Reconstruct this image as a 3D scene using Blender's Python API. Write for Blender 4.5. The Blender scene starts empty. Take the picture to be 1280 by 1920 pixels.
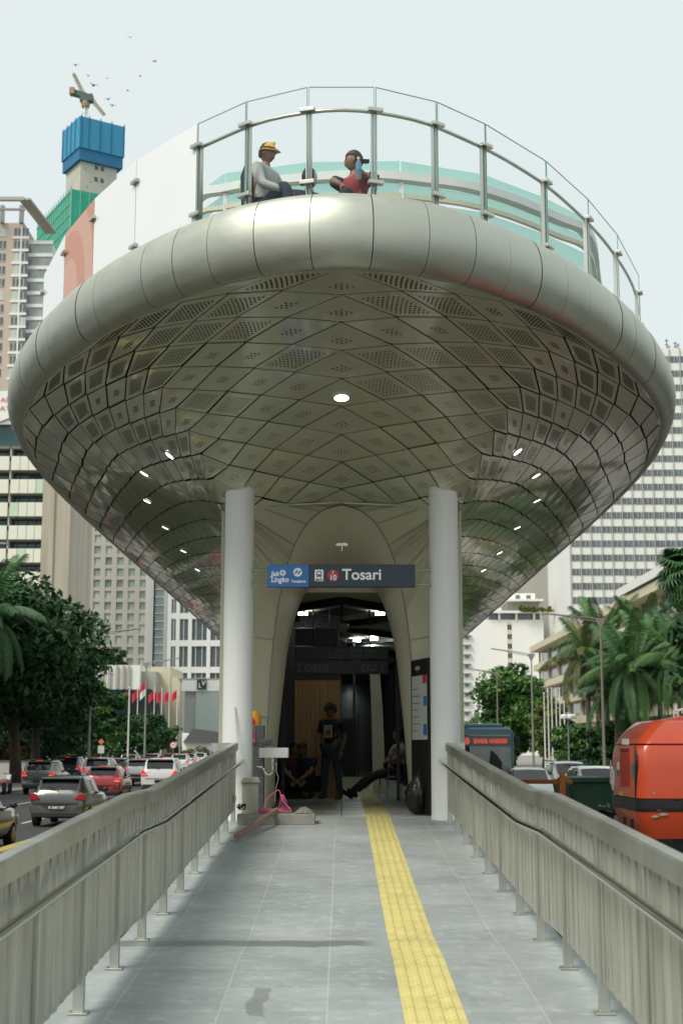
import bpy, bmesh, math, random
import numpy as np
from mathutils import Vector, Matrix, Euler
R = math.radians
rnd = random.Random(7)
nr = np.random.RandomState(11)
SC = bpy.context.scene
COL = SC.collection

# ---------------------------------------------------------------- camera
EYE = 2.4
FPX = 2667.0
TILT = math.atan(440 / FPX)
cd = bpy.data.cameras.new('camera')
cam = bpy.data.objects.new('camera', cd); COL.objects.link(cam)
cam.location = (0, 0, EYE)
cam.rotation_euler = (R(90) + TILT, 0, 0)
cd.sensor_fit = 'VERTICAL'; cd.sensor_height = 36.0; cd.sensor_width = 24.0
cd.lens = FPX / 1920 * 36.0
cd.clip_start = 0.1; cd.clip_end = 5000
cd.dof.use_dof = True; cd.dof.focus_distance = 16.5; cd.dof.aperture_fstop = 3.2
SC.camera = cam

# ---------------------------------------------------------------- sky and sun
SUN_DIR = Vector((-0.44, -0.44, 0.78)).normalized()      # towards the sun
sun_el = math.asin(SUN_DIR.z); sun_az = math.atan2(SUN_DIR.x, SUN_DIR.y)
w = bpy.data.worlds.new("World"); SC.world = w; w.use_nodes = True
nt = w.node_tree; nt.nodes.clear()
out = nt.nodes.new('ShaderNodeOutputWorld'); bg = nt.nodes.new('ShaderNodeBackground')
sky = nt.nodes.new('ShaderNodeTexSky'); sky.sky_type = 'NISHITA'; sky.sun_disc = False
sky.sun_elevation = sun_el; sky.sun_rotation = sun_az
sky.air_density = 1.0; sky.dust_density = 6.0; sky.ozone_density = 1.0
mx = nt.nodes.new('ShaderNodeMix'); mx.data_type = 'RGBA'; mx.inputs[0].default_value = 0.93
mx.inputs[7].default_value = (8.3, 9.05, 9.05, 1)          # an overcast, nearly white cloud layer
nt.links.new(sky.outputs[0], mx.inputs[6]); nt.links.new(mx.outputs[2], bg.inputs[0])
bg.inputs[1].default_value = 0.1
nt.links.new(bg.outputs[0], out.inputs[0])
sd = bpy.data.lights.new('sun', 'SUN'); sd.energy = 2.6; sd.angle = R(24); sd.color = (1, .94, .84)
so = bpy.data.objects.new('sun', sd); COL.objects.link(so)
so.rotation_euler = SUN_DIR.to_track_quat('Z', 'Y').to_euler(); so.location = (-30, -20, 60)
SC.view_settings.view_transform = 'Standard'; SC.view_settings.look = 'None'
SC.view_settings.exposure = 0.0; SC.view_settings.gamma = 1.0; SC.view_settings.use_curve_mapping = False
SC.render.engine = 'CYCLES'
SC.cycles.use_denoising = True
SC.cycles.max_bounces = 8; SC.cycles.transparent_max_bounces = 16
SC.cycles.caustics_reflective = False; SC.cycles.caustics_refractive = False
SC.cycles.sample_clamp_indirect = 6

# ---------------------------------------------------------------- helpers
def _ray(px, py):
    c, s = math.cos(TILT), math.sin(TILT); u = px - 640; v = 960 - py
    return u, FPX * c - v * s, FPX * s + v * c
def at(px, py, Y):
    u, y, z = _ray(px, py); t = Y / y
    return Vector((u * t, Y, EYE + z * t))
def proj(p):
    c, s = math.cos(TILT), math.sin(TILT); z = p[2] - EYE; d = p[1] * c + z * s; v = -p[1] * s + z * c
    return 640 + FPX * p[0] / d, 960 - FPX * v / d
def gnd(px, py, z=0.0):
    u, y, zz = _ray(px, py); t = (z - EYE) / zz
    return Vector((u * t, y * t, z))

def mat(name, col, rough=.5, metal=0.0, var=.12, scale=6.0, bump=0.0, coat=0.0, spec=.5, emit=0, stretch=(1, 1, 1), bscale=None, dirt=0.0):
    m = bpy.data.materials.new(name); m.use_nodes = True
    t = m.node_tree; b = t.nodes['Principled BSDF']
    b.inputs['Roughness'].default_value = rough; b.inputs['Metallic'].default_value = metal
    b.inputs['Coat Weight'].default_value = coat; b.inputs['Coat Roughness'].default_value = .06
    b.inputs['Specular IOR Level'].default_value = spec
    c4 = (*col, 1)
    b.inputs['Base Color'].default_value = c4
    if emit:
        b.inputs['Emission Color'].default_value = c4; b.inputs['Emission Strength'].default_value = emit
    if var or bump:
        tc = t.nodes.new('ShaderNodeTexCoord'); mp = t.nodes.new('ShaderNodeMapping'); mp.inputs[3].default_value = stretch
        t.links.new(tc.outputs['Object'], mp.inputs[0])
        n = t.nodes.new('ShaderNodeTexNoise'); n.inputs['Scale'].default_value = scale; n.inputs['Detail'].default_value = 6
        n.inputs['Roughness'].default_value = .65
        t.links.new(mp.outputs[0], n.inputs['Vector'])
        if var:
            rp = t.nodes.new('ShaderNodeMapRange'); rp.inputs[1].default_value = .25; rp.inputs[2].default_value = .75
            rp.inputs[3].default_value = 1 - var; rp.inputs[4].default_value = 1 + var
            t.links.new(n.outputs[0], rp.inputs[0])
            vm = t.nodes.new('ShaderNodeVectorMath'); vm.operation = 'SCALE'; vm.inputs[0].default_value = col
            t.links.new(rp.outputs[0], vm.inputs['Scale']); src = vm.outputs[0]
            if dirt:
                n2 = t.nodes.new('ShaderNodeTexNoise'); n2.inputs['Scale'].default_value = scale * .35; n2.inputs['Detail'].default_value = 8
                n2.inputs['Roughness'].default_value = .75
                t.links.new(mp.outputs[0], n2.inputs['Vector'])
                r2 = t.nodes.new('ShaderNodeMapRange'); r2.inputs[1].default_value = .5; r2.inputs[2].default_value = .72; r2.inputs[4].default_value = dirt
                t.links.new(n2.outputs[0], r2.inputs[0])
                mm = t.nodes.new('ShaderNodeMix'); mm.data_type = 'RGBA'; mm.inputs[7].default_value = (col[0] * .35, col[1] * .33, col[2] * .28, 1)
                t.links.new(r2.outputs[0], mm.inputs[0]); t.links.new(src, mm.inputs[6]); src = mm.outputs[2]
            t.links.new(src, b.inputs['Base Color'])
            rr = t.nodes.new('ShaderNodeMapRange'); rr.inputs[3].default_value = max(.02, rough * .8); rr.inputs[4].default_value = min(1, rough * 1.25)
            t.links.new(n.outputs[0], rr.inputs[0]); t.links.new(rr.outputs[0], b.inputs['Roughness'])
        if bump:
            bn = n
            if bscale:
                bn = t.nodes.new('ShaderNodeTexNoise'); bn.inputs['Scale'].default_value = bscale; bn.inputs['Detail'].default_value = 4
                t.links.new(mp.outputs[0], bn.inputs['Vector'])
            bp = t.nodes.new('ShaderNodeBump'); bp.inputs['Strength'].default_value = bump; bp.inputs['Distance'].default_value = .02
            t.links.new(bn.outputs[0], bp.inputs['Height']); t.links.new(bp.outputs[0], b.inputs['Normal'])
    return m

def glass_mat(name, tint, refl=.06, alpha=.15, rough=.01):
    """thin architectural glass: transparent with a tint, a fresnel reflection and a little body colour"""
    m = bpy.data.materials.new(name); m.use_nodes = True; t = m.node_tree; t.nodes.clear()
    o = t.nodes.new('ShaderNodeOutputMaterial'); tr = t.nodes.new('ShaderNodeBsdfTransparent'); gl = t.nodes.new('ShaderNodeBsdfGlossy')
    df = t.nodes.new('ShaderNodeBsdfDiffuse'); df.inputs[0].default_value = (*tint, 1)
    tl = t.nodes.new('ShaderNodeBsdfTranslucent'); tl.inputs[0].default_value = (*tint, 1)
    tr.inputs[0].default_value = tuple(.55 + .45 * c for c in tint) + (1,); gl.inputs['Roughness'].default_value = rough
    ad = t.nodes.new('ShaderNodeMixShader'); ad.inputs[0].default_value = .5
    t.links.new(df.outputs[0], ad.inputs[1]); t.links.new(tl.outputs[0], ad.inputs[2])
    m1 = t.nodes.new('ShaderNodeMixShader'); m1.inputs[0].default_value = alpha
    t.links.new(tr.outputs[0], m1.inputs[1]); t.links.new(ad.outputs[0], m1.inputs[2])
    fr = t.nodes.new('ShaderNodeFresnel'); fr.inputs[0].default_value = 1.5
    ge = t.nodes.new('ShaderNodeNewGeometry'); mu = t.nodes.new('ShaderNodeMath'); mu.operation = 'SUBTRACT'; mu.inputs[0].default_value = 1; mu.use_clamp = True
    t.links.new(ge.outputs['Backfacing'], mu.inputs[1]); mv = t.nodes.new('ShaderNodeMath'); mv.operation = 'MULTIPLY'
    mv2 = t.nodes.new('ShaderNodeMath'); mv2.operation = 'MULTIPLY'; mv2.inputs[1].default_value = .3
    t.links.new(mu.outputs[0], mv.inputs[0]); t.links.new(fr.outputs[0], mv2.inputs[0]); t.links.new(mv2.outputs[0], mv.inputs[1])
    m2 = t.nodes.new('ShaderNodeMixShader'); t.links.new(mv.outputs[0], m2.inputs[0])
    t.links.new(m1.outputs[0], m2.inputs[1]); t.links.new(gl.outputs[0], m2.inputs[2]); t.links.new(m2.outputs[0], o.inputs[0])
    return m

class MB:
    def __init__(s): s.v = []; s.f = []; s.m = []; s.M = Matrix(); s.mi = 0
    def add(s, vs, fs, mi=None):
        k = len(s.v); s.v += [s.M @ Vector(p) for p in vs]
        s.f += [tuple(i + k for i in f) for f in fs]; s.m += [s.mi if mi is None else mi] * len(fs)
    def quad(s, a, b, c, d, mi=None): s.add([a, b, c, d], [(0, 1, 2, 3)], mi)
    def box(s, x0, x1, y0, y1, z0, z1, mi=None):
        s.add([(x0, y0, z0), (x1, y0, z0), (x1, y1, z0), (x0, y1, z0), (x0, y0, z1), (x1, y0, z1), (x1, y1, z1), (x0, y1, z1)],
              [(3, 2, 1, 0), (4, 5, 6, 7), (0, 1, 5, 4), (1, 2, 6, 5), (2, 3, 7, 6), (3, 0, 4, 7)], mi)
    def bar(s, a, b, wd, th, up=(0, 0, 1), mi=None):
        """rectangular bar from a to b; wd across (side), th along up"""
        a = Vector(a); b = Vector(b); d = (b - a).normalized(); up = Vector(up)
        sd_ = d.cross(up)
        if sd_.length < 1e-4: sd_ = d.cross(Vector((1, 0, 0)))
        sd_.normalize(); u = sd_.cross(d).normalized()
        vs = []
        for p in (a, b):
            for i, j in ((-1, -1), (1, -1), (1, 1), (-1, 1)): vs.append(p + sd_ * (i * wd / 2) + u * (j * th / 2))
        s.add(vs, [(0, 1, 2, 3), (7, 6, 5, 4), (0, 4, 5, 1), (1, 5, 6, 2), (2, 6, 7, 3), (3, 7, 4, 0)], mi)
    def tube(s, pts, r, n=8, cap=True, mi=None):
        pts = [Vector(p) for p in pts]; rs = r if isinstance(r, (list, tuple)) else [r] * len(pts)
        vs = []; N = len(pts); up = None
        for i, p in enumerate(pts):
            d = (pts[min(i + 1, N - 1)] - pts[max(i - 1, 0)]).normalized()
            if up is None:
                up = d.orthogonal().normalized()
            else:
                up = (up - d * up.dot(d)); up = up.normalized() if up.length > 1e-5 else d.orthogonal().normalized()
            sd_ = d.cross(up)
            for k in range(n):
                a = 2 * math.pi * k / n; vs.append(p + (up * math.cos(a) + sd_ * math.sin(a)) * rs[i])
        fs = []
        for i in range(N - 1):
            for k in range(n): fs.append((i * n + k, i * n + (k + 1) % n, (i + 1) * n + (k + 1) % n, (i + 1) * n + k))
        if cap: fs.append(tuple(range(n))[::-1]); fs.append(tuple((N - 1) * n + k for k in range(n)))
        s.add(vs, fs, mi)
    def sweep(s, pts, prof, mi=None, closed_prof=True):
        """sweep a 2D profile (side, up) along a path with z kept up"""
        pts = [Vector(p) for p in pts]; N = len(pts); n = len(prof); vs = []
        for i, p in enumerate(pts):
            d = (pts[min(i + 1, N - 1)] - pts[max(i - 1, 0)]); d.z *= 1; h = Vector((d.x, d.y, 0)).normalized(); sd_ = Vector((h.y, -h.x, 0))
            for a, b in prof: vs.append(p + sd_ * a + Vector((0, 0, b)))
        fs = []; kk = n if closed_prof else n - 1
        for i in range(N - 1):
            for k in range(kk): fs.append((i * n + k, i * n + (k + 1) % n, (i + 1) * n + (k + 1) % n, (i + 1) * n + k))
        if closed_prof: fs.append(tuple(range(n))[::-1]); fs.append(tuple((N - 1) * n + k for k in range(n)))
        s.add(vs, fs, mi)
    def lathe(s, prof, c=(0, 0, 0), n=24, mi=None):
        vs = []; c = Vector(c)
        for r, z in prof:
            for k in range(n): a = 2 * math.pi * k / n; vs.append(c + Vector((r * math.cos(a), r * math.sin(a), z)))
        fs = []
        for i in range(len(prof) - 1):
            for k in range(n): fs.append((i * n + k, i * n + (k + 1) % n, (i + 1) * n + (k + 1) % n, (i + 1) * n + k))
        fs.append(tuple(range(n))[::-1]); fs.append(tuple((len(prof) - 1) * n + k for k in range(n)))
        s.add(vs, fs, mi)
    def ball(s, c, r, n=12, mi=None):
        if not isinstance(r, (tuple, list, Vector)): r = (r, r, r)
        c = Vector(c); vs = [c + Vector((0, 0, -r[2]))]; m = max(4, n // 2)
        for i in range(1, m):
            ph = -math.pi / 2 + math.pi * i / m
            for k in range(n): a = 2 * math.pi * k / n; vs.append(c + Vector((r[0] * math.cos(ph) * math.cos(a), r[1] * math.cos(ph) * math.sin(a), r[2] * math.sin(ph))))
        vs.append(c + Vector((0, 0, r[2]))); fs = []
        for k in range(n): fs.append((0, 1 + (k + 1) % n, 1 + k))
        for i in range(m - 2):
            for k in range(n): fs.append((1 + i * n + k, 1 + i * n + (k + 1) % n, 1 + (i + 1) * n + (k + 1) % n, 1 + (i + 1) * n + k))
        L = len(vs) - 1; b = 1 + (m - 2) * n
        for k in range(n): fs.append((b + k, b + (k + 1) % n, L))
        s.add(vs, fs, mi)
    def prism(s, poly, axis, a0, a1, mi=None):
        """extrude a 2D polygon along an axis: 'x' -> poly is (y,z); 'y' -> (x,z); 'z' -> (x,y)"""
        f = {'x': lambda p, a: (a, p[0], p[1]), 'y': lambda p, a: (p[0], a, p[1]), 'z': lambda p, a: (p[0], p[1], a)}[axis]
        n = len(poly); vs = [f(p, a0) for p in poly] + [f(p, a1) for p in poly]
        s.add(vs, [tuple(range(n))[::-1], tuple(range(n, 2 * n))] + [(i, (i + 1) % n, n + (i + 1) % n, n + i) for i in range(n)], mi)
    def disc(s, c, r, nrm=(0, 0, 1), n=12, mi=None):
        c = Vector(c); q = Vector(nrm).to_track_quat('Z', 'Y')
        s.add([c + q @ Vector((r * math.cos(2 * math.pi * k / n), r * math.sin(2 * math.pi * k / n), 0)) for k in range(n)], [tuple(range(n))], mi)
    def mesh(s, name, mats, smooth=False, fix=True):
        me = bpy.data.meshes.new(name); me.from_pydata([tuple(v) for v in s.v], [], s.f); me.update()
        for m in (mats if isinstance(mats, (list, tuple)) else [mats]): me.materials.append(m)
        me.polygons.foreach_set('material_index', s.m)
        if fix:
            b = bmesh.new(); b.from_mesh(me); bmesh.ops.recalc_face_normals(b, faces=b.faces); b.to_mesh(me); b.free()
        if smooth:
            me.polygons.foreach_set('use_smooth', [True] * len(me.polygons))
            if smooth is not True: me.set_sharp_from_angle(angle=R(smooth))
        return me
    def build(s, name, mats, parent=None, smooth=False, world=True, bevel=0, fix=True):
        """link as ONE object; world=True: the vertices are in world space, the parent's place is taken off"""
        if parent is not None and world:
            p = parent; off = Vector()
            while p is not None: off += p.location; p = p.parent
            s.v = [v - off for v in s.v]
        o = bpy.data.objects.new(name, s.mesh(name, mats, smooth, fix)); COL.objects.link(o); o.parent = parent
        if bevel:
            bm_ = o.modifiers.new('bevel', 'BEVEL'); bm_.width = bevel; bm_.segments = 2; bm_.limit_method = 'ANGLE'; bm_.angle_limit = R(35)
        return o

def tag(o, label=None, cat=None, group=None, kind=None):
    if label: o['label'] = label
    if cat: o['category'] = cat
    if group: o['group'] = group
    if kind: o['kind'] = kind
    return o
def thing(name, label, cat, loc=(0, 0, 0), rz=0, group=None):
    o = bpy.data.objects.new(name, None); COL.objects.link(o); o.location = loc; o.rotation_euler = (0, 0, rz); o.empty_display_size = .2
    return tag(o, label, cat, group)
def copy_tree(o, parent=None):
    c = o.copy(); COL.objects.link(c); c.parent = parent
    for ch in o.children: copy_tree(ch, c)
    return c
def text(name, body, size, loc, m, parent, rot=(R(90), 0, 0), align='LEFT', shear=0, offset=0, ext=.001, sx=1.0):
    """lettering; loc is in the parent's space"""
    cu = bpy.data.curves.new(name, 'FONT'); cu.body = body; cu.size = size; cu.align_x = align; cu.align_y = 'CENTER'
    cu.shear = shear; cu.offset = offset; cu.extrude = ext; cu.materials.append(m)
    tmp = bpy.data.objects.new(name + '_curve', cu); COL.objects.link(tmp)
    dg = bpy.context.evaluated_depsgraph_get(); me = bpy.data.meshes.new_from_object(tmp.evaluated_get(dg)); me.name = name
    bpy.data.objects.remove(tmp); bpy.data.curves.remove(cu)
    o = bpy.data.objects.new(name, me); COL.objects.link(o); o.parent = parent; o.location = loc; o.rotation_euler = rot; o.scale = (sx, 1, 1)
    return o
def catmull(P, n=8):
    P = [Vector(p) for p in P]; out_ = []
    for i in range(len(P) - 1):
        a = P[max(i - 1, 0)]; b = P[i]; c = P[i + 1]; d = P[min(i + 2, len(P) - 1)]
        for k in range(n):
            t = k / n
            out_.append(.5 * ((2 * b) + (c - a) * t + (2 * a - 5 * b + 4 * c - d) * t * t + (3 * b - a - 3 * c + d) * t ** 3))
    out_.append(P[-1]); return out_
class Path:
    """polyline with lookup by arc length"""
    def __init__(s, pts):
        s.p = [Vector(p) for p in pts]; s.l = [0]
        for a, b in zip(s.p, s.p[1:]): s.l.append(s.l[-1] + (b - a).length)
        s.L = s.l[-1]
    def __call__(s, d):
        d = min(max(d, 0), s.L)
        for i in range(len(s.l) - 1):
            if d <= s.l[i + 1] + 1e-9:
                t = (d - s.l[i]) / max(1e-9, s.l[i + 1] - s.l[i]); return s.p[i].lerp(s.p[i + 1], t)
        return s.p[-1]
    def tan(s, d): return (s(d + .05) - s(d - .05)).normalized()

# ---------------------------------------------------------------- materials
M = {}
M['asphalt'] = mat('asphalt', (.055, .055, .055), .85, var=.25, scale=3, bump=.25, bscale=60, dirt=.3)
M['pave'] = mat('pavement concrete', (.27, .26, .24), .85, var=.2, scale=2, bump=.1, bscale=30, dirt=.4)
M['earth'] = mat('ground cover', (.09, .1, .06), .95, var=.3, scale=.4)
M['concrete'] = mat('concrete', (.33, .32, .28), .85, var=.18, scale=3, bump=.2, bscale=40, dirt=.5)
M['white_paint'] = mat('white paint', (.76, .77, .74), .45, var=.04, scale=4)
M['column'] = mat('white column paint', (.83, .85, .81), .42, var=.05, scale=2.5, stretch=(1, 1, .25), bump=.03, dirt=.08)
M['yellow_paint'] = mat('yellow kerb paint', (.5, .4, .08), .7, var=.3, scale=4, dirt=.6)
M['stainless'] = mat('stainless steel', (.57, .575, .515), .36, 1.0, var=.16, scale=3, stretch=(1, 1, .15), dirt=.3)
M['slat'] = mat('brushed steel slat', (.55, .55, .485), .5, .7, var=.3, scale=6, stretch=(1.5, 1.5, .15), dirt=.4)
M['chrome'] = mat('polished steel', (.62, .63, .6), .14, 1.0, var=.05, scale=6)
M['black'] = mat('black', (.012, .012, .012), .4, var=.2)
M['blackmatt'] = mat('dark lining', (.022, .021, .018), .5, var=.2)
M['darkgap'] = mat('joint shadow gap', (.015, .015, .013), .9, var=0)
M['dark_glass'] = mat('dark window glass', (.02, .03, .03), .08, var=.3, scale=.4, spec=.6)
M['teal_glass'] = mat('teal window glass', (.03, .09, .10), .1, var=.4, scale=.3, spec=.6)
M['pale_glass'] = mat('pale green window glass', (.30, .38, .35), .12, var=.3, scale=.15, spec=.6)
M['grey_glass'] = mat('grey window glass', (.11, .13, .135), .12, var=.4, scale=.2, spec=.9)
# ================================================================= SETTING: ground, roads
def sheet(name, x0, x1, y0, y1, z, m, nx=1, ny=1):
    b = MB(); b.quad((x0, y0, z), (x1, y0, z), (x1, y1, z), (x0, y1, z))
    return tag(b.build(name, m), kind='structure')
sheet('ground', -900, 900, -60, 2500, -.10, M['earth'])
sheet('road', -17.2, -2.0, -40, 420, 0.0, M['asphalt']).name = 'road'
sheet('road', 2.0, 15.0, -40, 420, 0.0, M['asphalt'])
b = MB(); b.box(-60, -17.2, -40, 420, -.09, .13); tag(b.build('pavement', M['pave']), kind='structure')
b = MB(); b.box(15.0, 60, -40, 420, -.09, .13); tag(b.build('pavement', M['pave']), kind='structure')
b = MB()
for k in range(60):
    for x in (-10.1, -13.6):
        b.quad((x - .06, -10 + k * 7, .004), (x + .06, -10 + k * 7, .004), (x + .06, -6.5 + k * 7, .004), (x - .06, -6.5 + k * 7, .004))
    b.quad((8.6, -10 + k * 7, .004), (8.72, -10 + k * 7, .004), (8.72, -6.5 + k * 7, .004), (8.6, -6.5 + k * 7, .004))
tag(b.build('lane_marking', M['white_paint']), kind='structure')

# separator kerb along the busway, yellow painted
k = thing('separator_kerb', 'long low yellow painted kerb between the station and the left car lanes', 'kerb', (-7.0, 0, 0))
b = MB(); b.prism([(-.2, 0), (.2, 0), (.16, .32), (-.16, .32)], 'y', 5, 140); b.M = Matrix()
b.build('concrete_body', M['yellow_paint'], k, world=False, bevel=.03)

# ================================================================= RAMP
def zf(y):
    if y < 9.75: return 1.01 + (y - 9.75) * .042
    if y < 10.95: return 1.01
    if y < 20.2: return 1.01 + (y - 10.95) * .0445
    return 1.425
RW = 1.62
m = bpy.data.materials.new('grey ramp tiles'); m.use_nodes = True; t = m.node_tree; bs = t.nodes['Principled BSDF']
tc = t.nodes.new('ShaderNodeTexCoord'); mp = t.nodes.new('ShaderNodeMapping'); mp.inputs[1].default_value = (.08, .13, 0)
t.links.new(tc.outputs['Object'], mp.inputs[0])
br = t.nodes.new('ShaderNodeTexBrick'); br.offset = 0; br.inputs['Scale'].default_value = 1; br.inputs['Brick Width'].default_value = .6; br.inputs['Row Height'].default_value = .6
br.inputs['Mortar Size'].default_value = .005; br.inputs['Mortar Smooth'].default_value = .3; br.inputs['Bias'].default_value = 0
br.inputs['Color1'].default_value = (.295, .33, .325, 1); br.inputs['Color2'].default_value = (.345, .38, .372, 1); br.inputs['Mortar'].default_value = (.43, .455, .43, 1)
t.links.new(mp.outputs[0], br.inputs['Vector'])
def noise(t, sc, det=6, rough=.6, vec=None, dist=0):
    n = t.nodes.new('ShaderNodeTexNoise'); n.inputs['Scale'].default_value = sc; n.inputs['Detail'].default_value = det; n.inputs['Roughness'].default_value = rough
    n.inputs['Distortion'].default_value = dist
    if vec is not None: t.links.new(vec, n.inputs['Vector'])
    return n.outputs[0]
def maprange(t, src, a, b_, c, d):
    r = t.nodes.new('ShaderNodeMapRange'); t.links.new(src, r.inputs[0])
    for i, v in zip((1, 2, 3, 4), (a, b_, c, d)): r.inputs[i].default_value = v
    return r.outputs[0]
def mathn(t, op, a, b_=None):
    r = t.nodes.new('ShaderNodeMath'); r.operation = op
    for i, v in ((0, a), (1, b_)):
        if v is None: continue
        if isinstance(v, (int, float)): r.inputs[i].default_value = v
        else: t.links.new(v, r.inputs[i])
    return r.outputs[0]
def mixc(t, f, a, b_, mode='MIX'):
    r = t.nodes.new('ShaderNodeMix'); r.data_type = 'RGBA'; r.blend_type = mode
    for i, v in ((0, f), (6, a), (7, b_)):
        if isinstance(v, (int, float)): r.inputs[i].default_value = v
        elif isinstance(v, tuple): r.inputs[i].default_value = (*v, 1)
        else: t.links.new(v, r.inputs[i])
    return r.outputs[2]
O = tc.outputs['Object']
n1 = noise(t, 1.1, 8, .7, O); n2 = noise(t, 9, 6, .7, O); n3 = noise(t, 2.3, 8, .75, O, .6)
col = mixc(t, 1.0, br.outputs[0], maprange(t, n1, .3, .7, .80, 1.18), 'MULTIPLY')
col = mixc(t, maprange(t, n2, .52, .70, 0, .5), col, (.56, .58, .55))              # pale scuffs
n4 = noise(t, 26, 4, .8, O)
col = mixc(t, maprange(t, n4, .64, .70, 0, .4), col, (.22, .23, .21))              # specks
col = mixc(t, maprange(t, n3, .57, .72, 0, .5), col, (.20, .215, .20))              # dark blotches
sx = t.nodes.new('ShaderNodeSeparateXYZ'); t.links.new(O, sx.inputs[0])
wob = maprange(t, noise(t, 3.5, 7, .65, O), 0, 1, -.16, .16)
# the wet run of water across the ramp, and a spill nearer the camera
yy = mathn(t, 'ADD', sx.outputs[1], wob)
band = mathn(t, 'MULTIPLY', maprange(t, mathn(t, 'ABSOLUTE', mathn(t, 'SUBTRACT', yy, 10.55)), .145, .165, 1, 0), maprange(t, sx.outputs[0], .12, .3, 1, 0))
sp = mathn(t, 'MULTIPLY', maprange(t, mathn(t, 'ABSOLUTE', mathn(t, 'SUBTRACT', yy, 8.5)), .36, .40, 1, 0),
           maprange(t, mathn(t, 'ABSOLUTE', mathn(t, 'ADD', mathn(t, 'ADD', sx.outputs[0], .47), mathn(t, 'MULTIPLY', wob, .6))), .045, .058, 1, 0))
wet = mathn(t, 'MAXIMUM', band, mathn(t, 'MULTIPLY', sp, .7))
col = mixc(t, mathn(t, 'MULTIPLY', wet, .78), col, (.15, .16, .145))
t.links.new(col, bs.inputs['Base Color'])
t.links.new(mathn(t, 'SUBTRACT', maprange(t, n1, .3, .7, .55, .75), mathn(t, 'MULTIPLY', wet, .25)), bs.inputs['Roughness'])
bp = t.nodes.new('ShaderNodeBump'); bp.inputs['Strength'].default_value = .15; bp.inputs['Distance'].default_value = .01
t.links.new(noise(t, 40, 4, .6, O), bp.inputs['Height']); t.links.new(bp.outputs[0], bs.inputs['Normal'])
M['ramp'] = m
ys = [-3, 4, 9.75, 10.95, 20.2]
b = MB()
for a, c in zip(ys, ys[1:]): b.quad((-RW, a, zf(a)), (RW, a, zf(a)), (RW, c, zf(c)), (-RW, c, zf(c)))
for sgn in (-1, 1):
    for a, c in zip(ys, ys[1:]): b.quad((sgn * RW, a, -.09), (sgn * RW, c, -.09), (sgn * RW, c, zf(c)), (sgn * RW, a, zf(a)), 1)
b.quad((-RW, 20.2, 0), (RW, 20.2, 0), (RW, 20.2, zf(20.2)), (-RW, 20.2, zf(20.2)), 1)
tag(b.build('ramp', [M['ramp'], M['concrete']]), kind='structure')
# station floor slab, cream tiles
m = mat('cream floor tiles', (.46, .46, .40), .3, var=.08, scale=1.5, dirt=.25); M['tile_floor'] = m
b = MB(); b.box(-1.75, 1.75, 20.204, 70, 1.2, 1.44, 0)
for y in (21.2, 22.2, 23.2, 24.4, 25.6): b.box(-1.2, 1.2, y, y + .006, 1.4, 1.4415, 1)
b.box(-.006, .006, 20.25, 40, 1.4, 1.4417, 1)
tag(b.build('floor', [m, M['darkgap']]), kind='structure')

# yellow tactile paving strip: ribbed tiles
M['tactile'] = mat('yellow tactile tile', (.66, .58, .22), .6, var=.12, scale=5, bump=.1, bscale=60, dirt=.35)
tp = thing('tactile_path', 'yellow ribbed tactile strip running up the ramp into the station', 'tactile paving', (.45, 4, zf(4)))
def tac_x(y): return .50
y = -1.0; kk = 0
while y < 33:
    y1 = y + (.3 if y < 20.2 else .3)
    for brk in (9.75, 10.95, 20.22):
        if y < brk - .02 < y1: y1 = brk
    y0_, y1_ = y + .002, y1 - .002
    b = MB() if kk % 8 == 0 else b
    def zz_(q): return (zf(q) if q < 20.2 else 1.44)
    x0, x1 = .36 - .02, .66 + .02
    b.add([(x0, y0_, zz_(y0_) + .004), (x1, y0_, zz_(y0_) + .004), (x1, y1_, zz_(y1_) + .004), (x0, y1_, zz_(y1_) + .004)], [(0, 1, 2, 3)])
    for i in range(4):
        xa = x0 + .03 + i * .0755; xb = xa + .042
        za, zb = zz_(y0_), zz_(y1_)
        pr = [(xa, .004), (xa + .009, .012), (xb - .009, .012), (xb, .004)]
        b.add([(p[0], y0_ + .006, za + p[1]) for p in pr] + [(p[0], y1_ - .006, zb + p[1]) for p in pr],
              [(0, 1, 5, 4), (1, 2, 6, 5), (2, 3, 7, 6), (0, 3, 2, 1), (4, 5, 6, 7)])
    y = y1; kk += 1
    if kk % 8 == 0 or y >= 33: b.build('paver_run', M['tactile'], tp)

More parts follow.
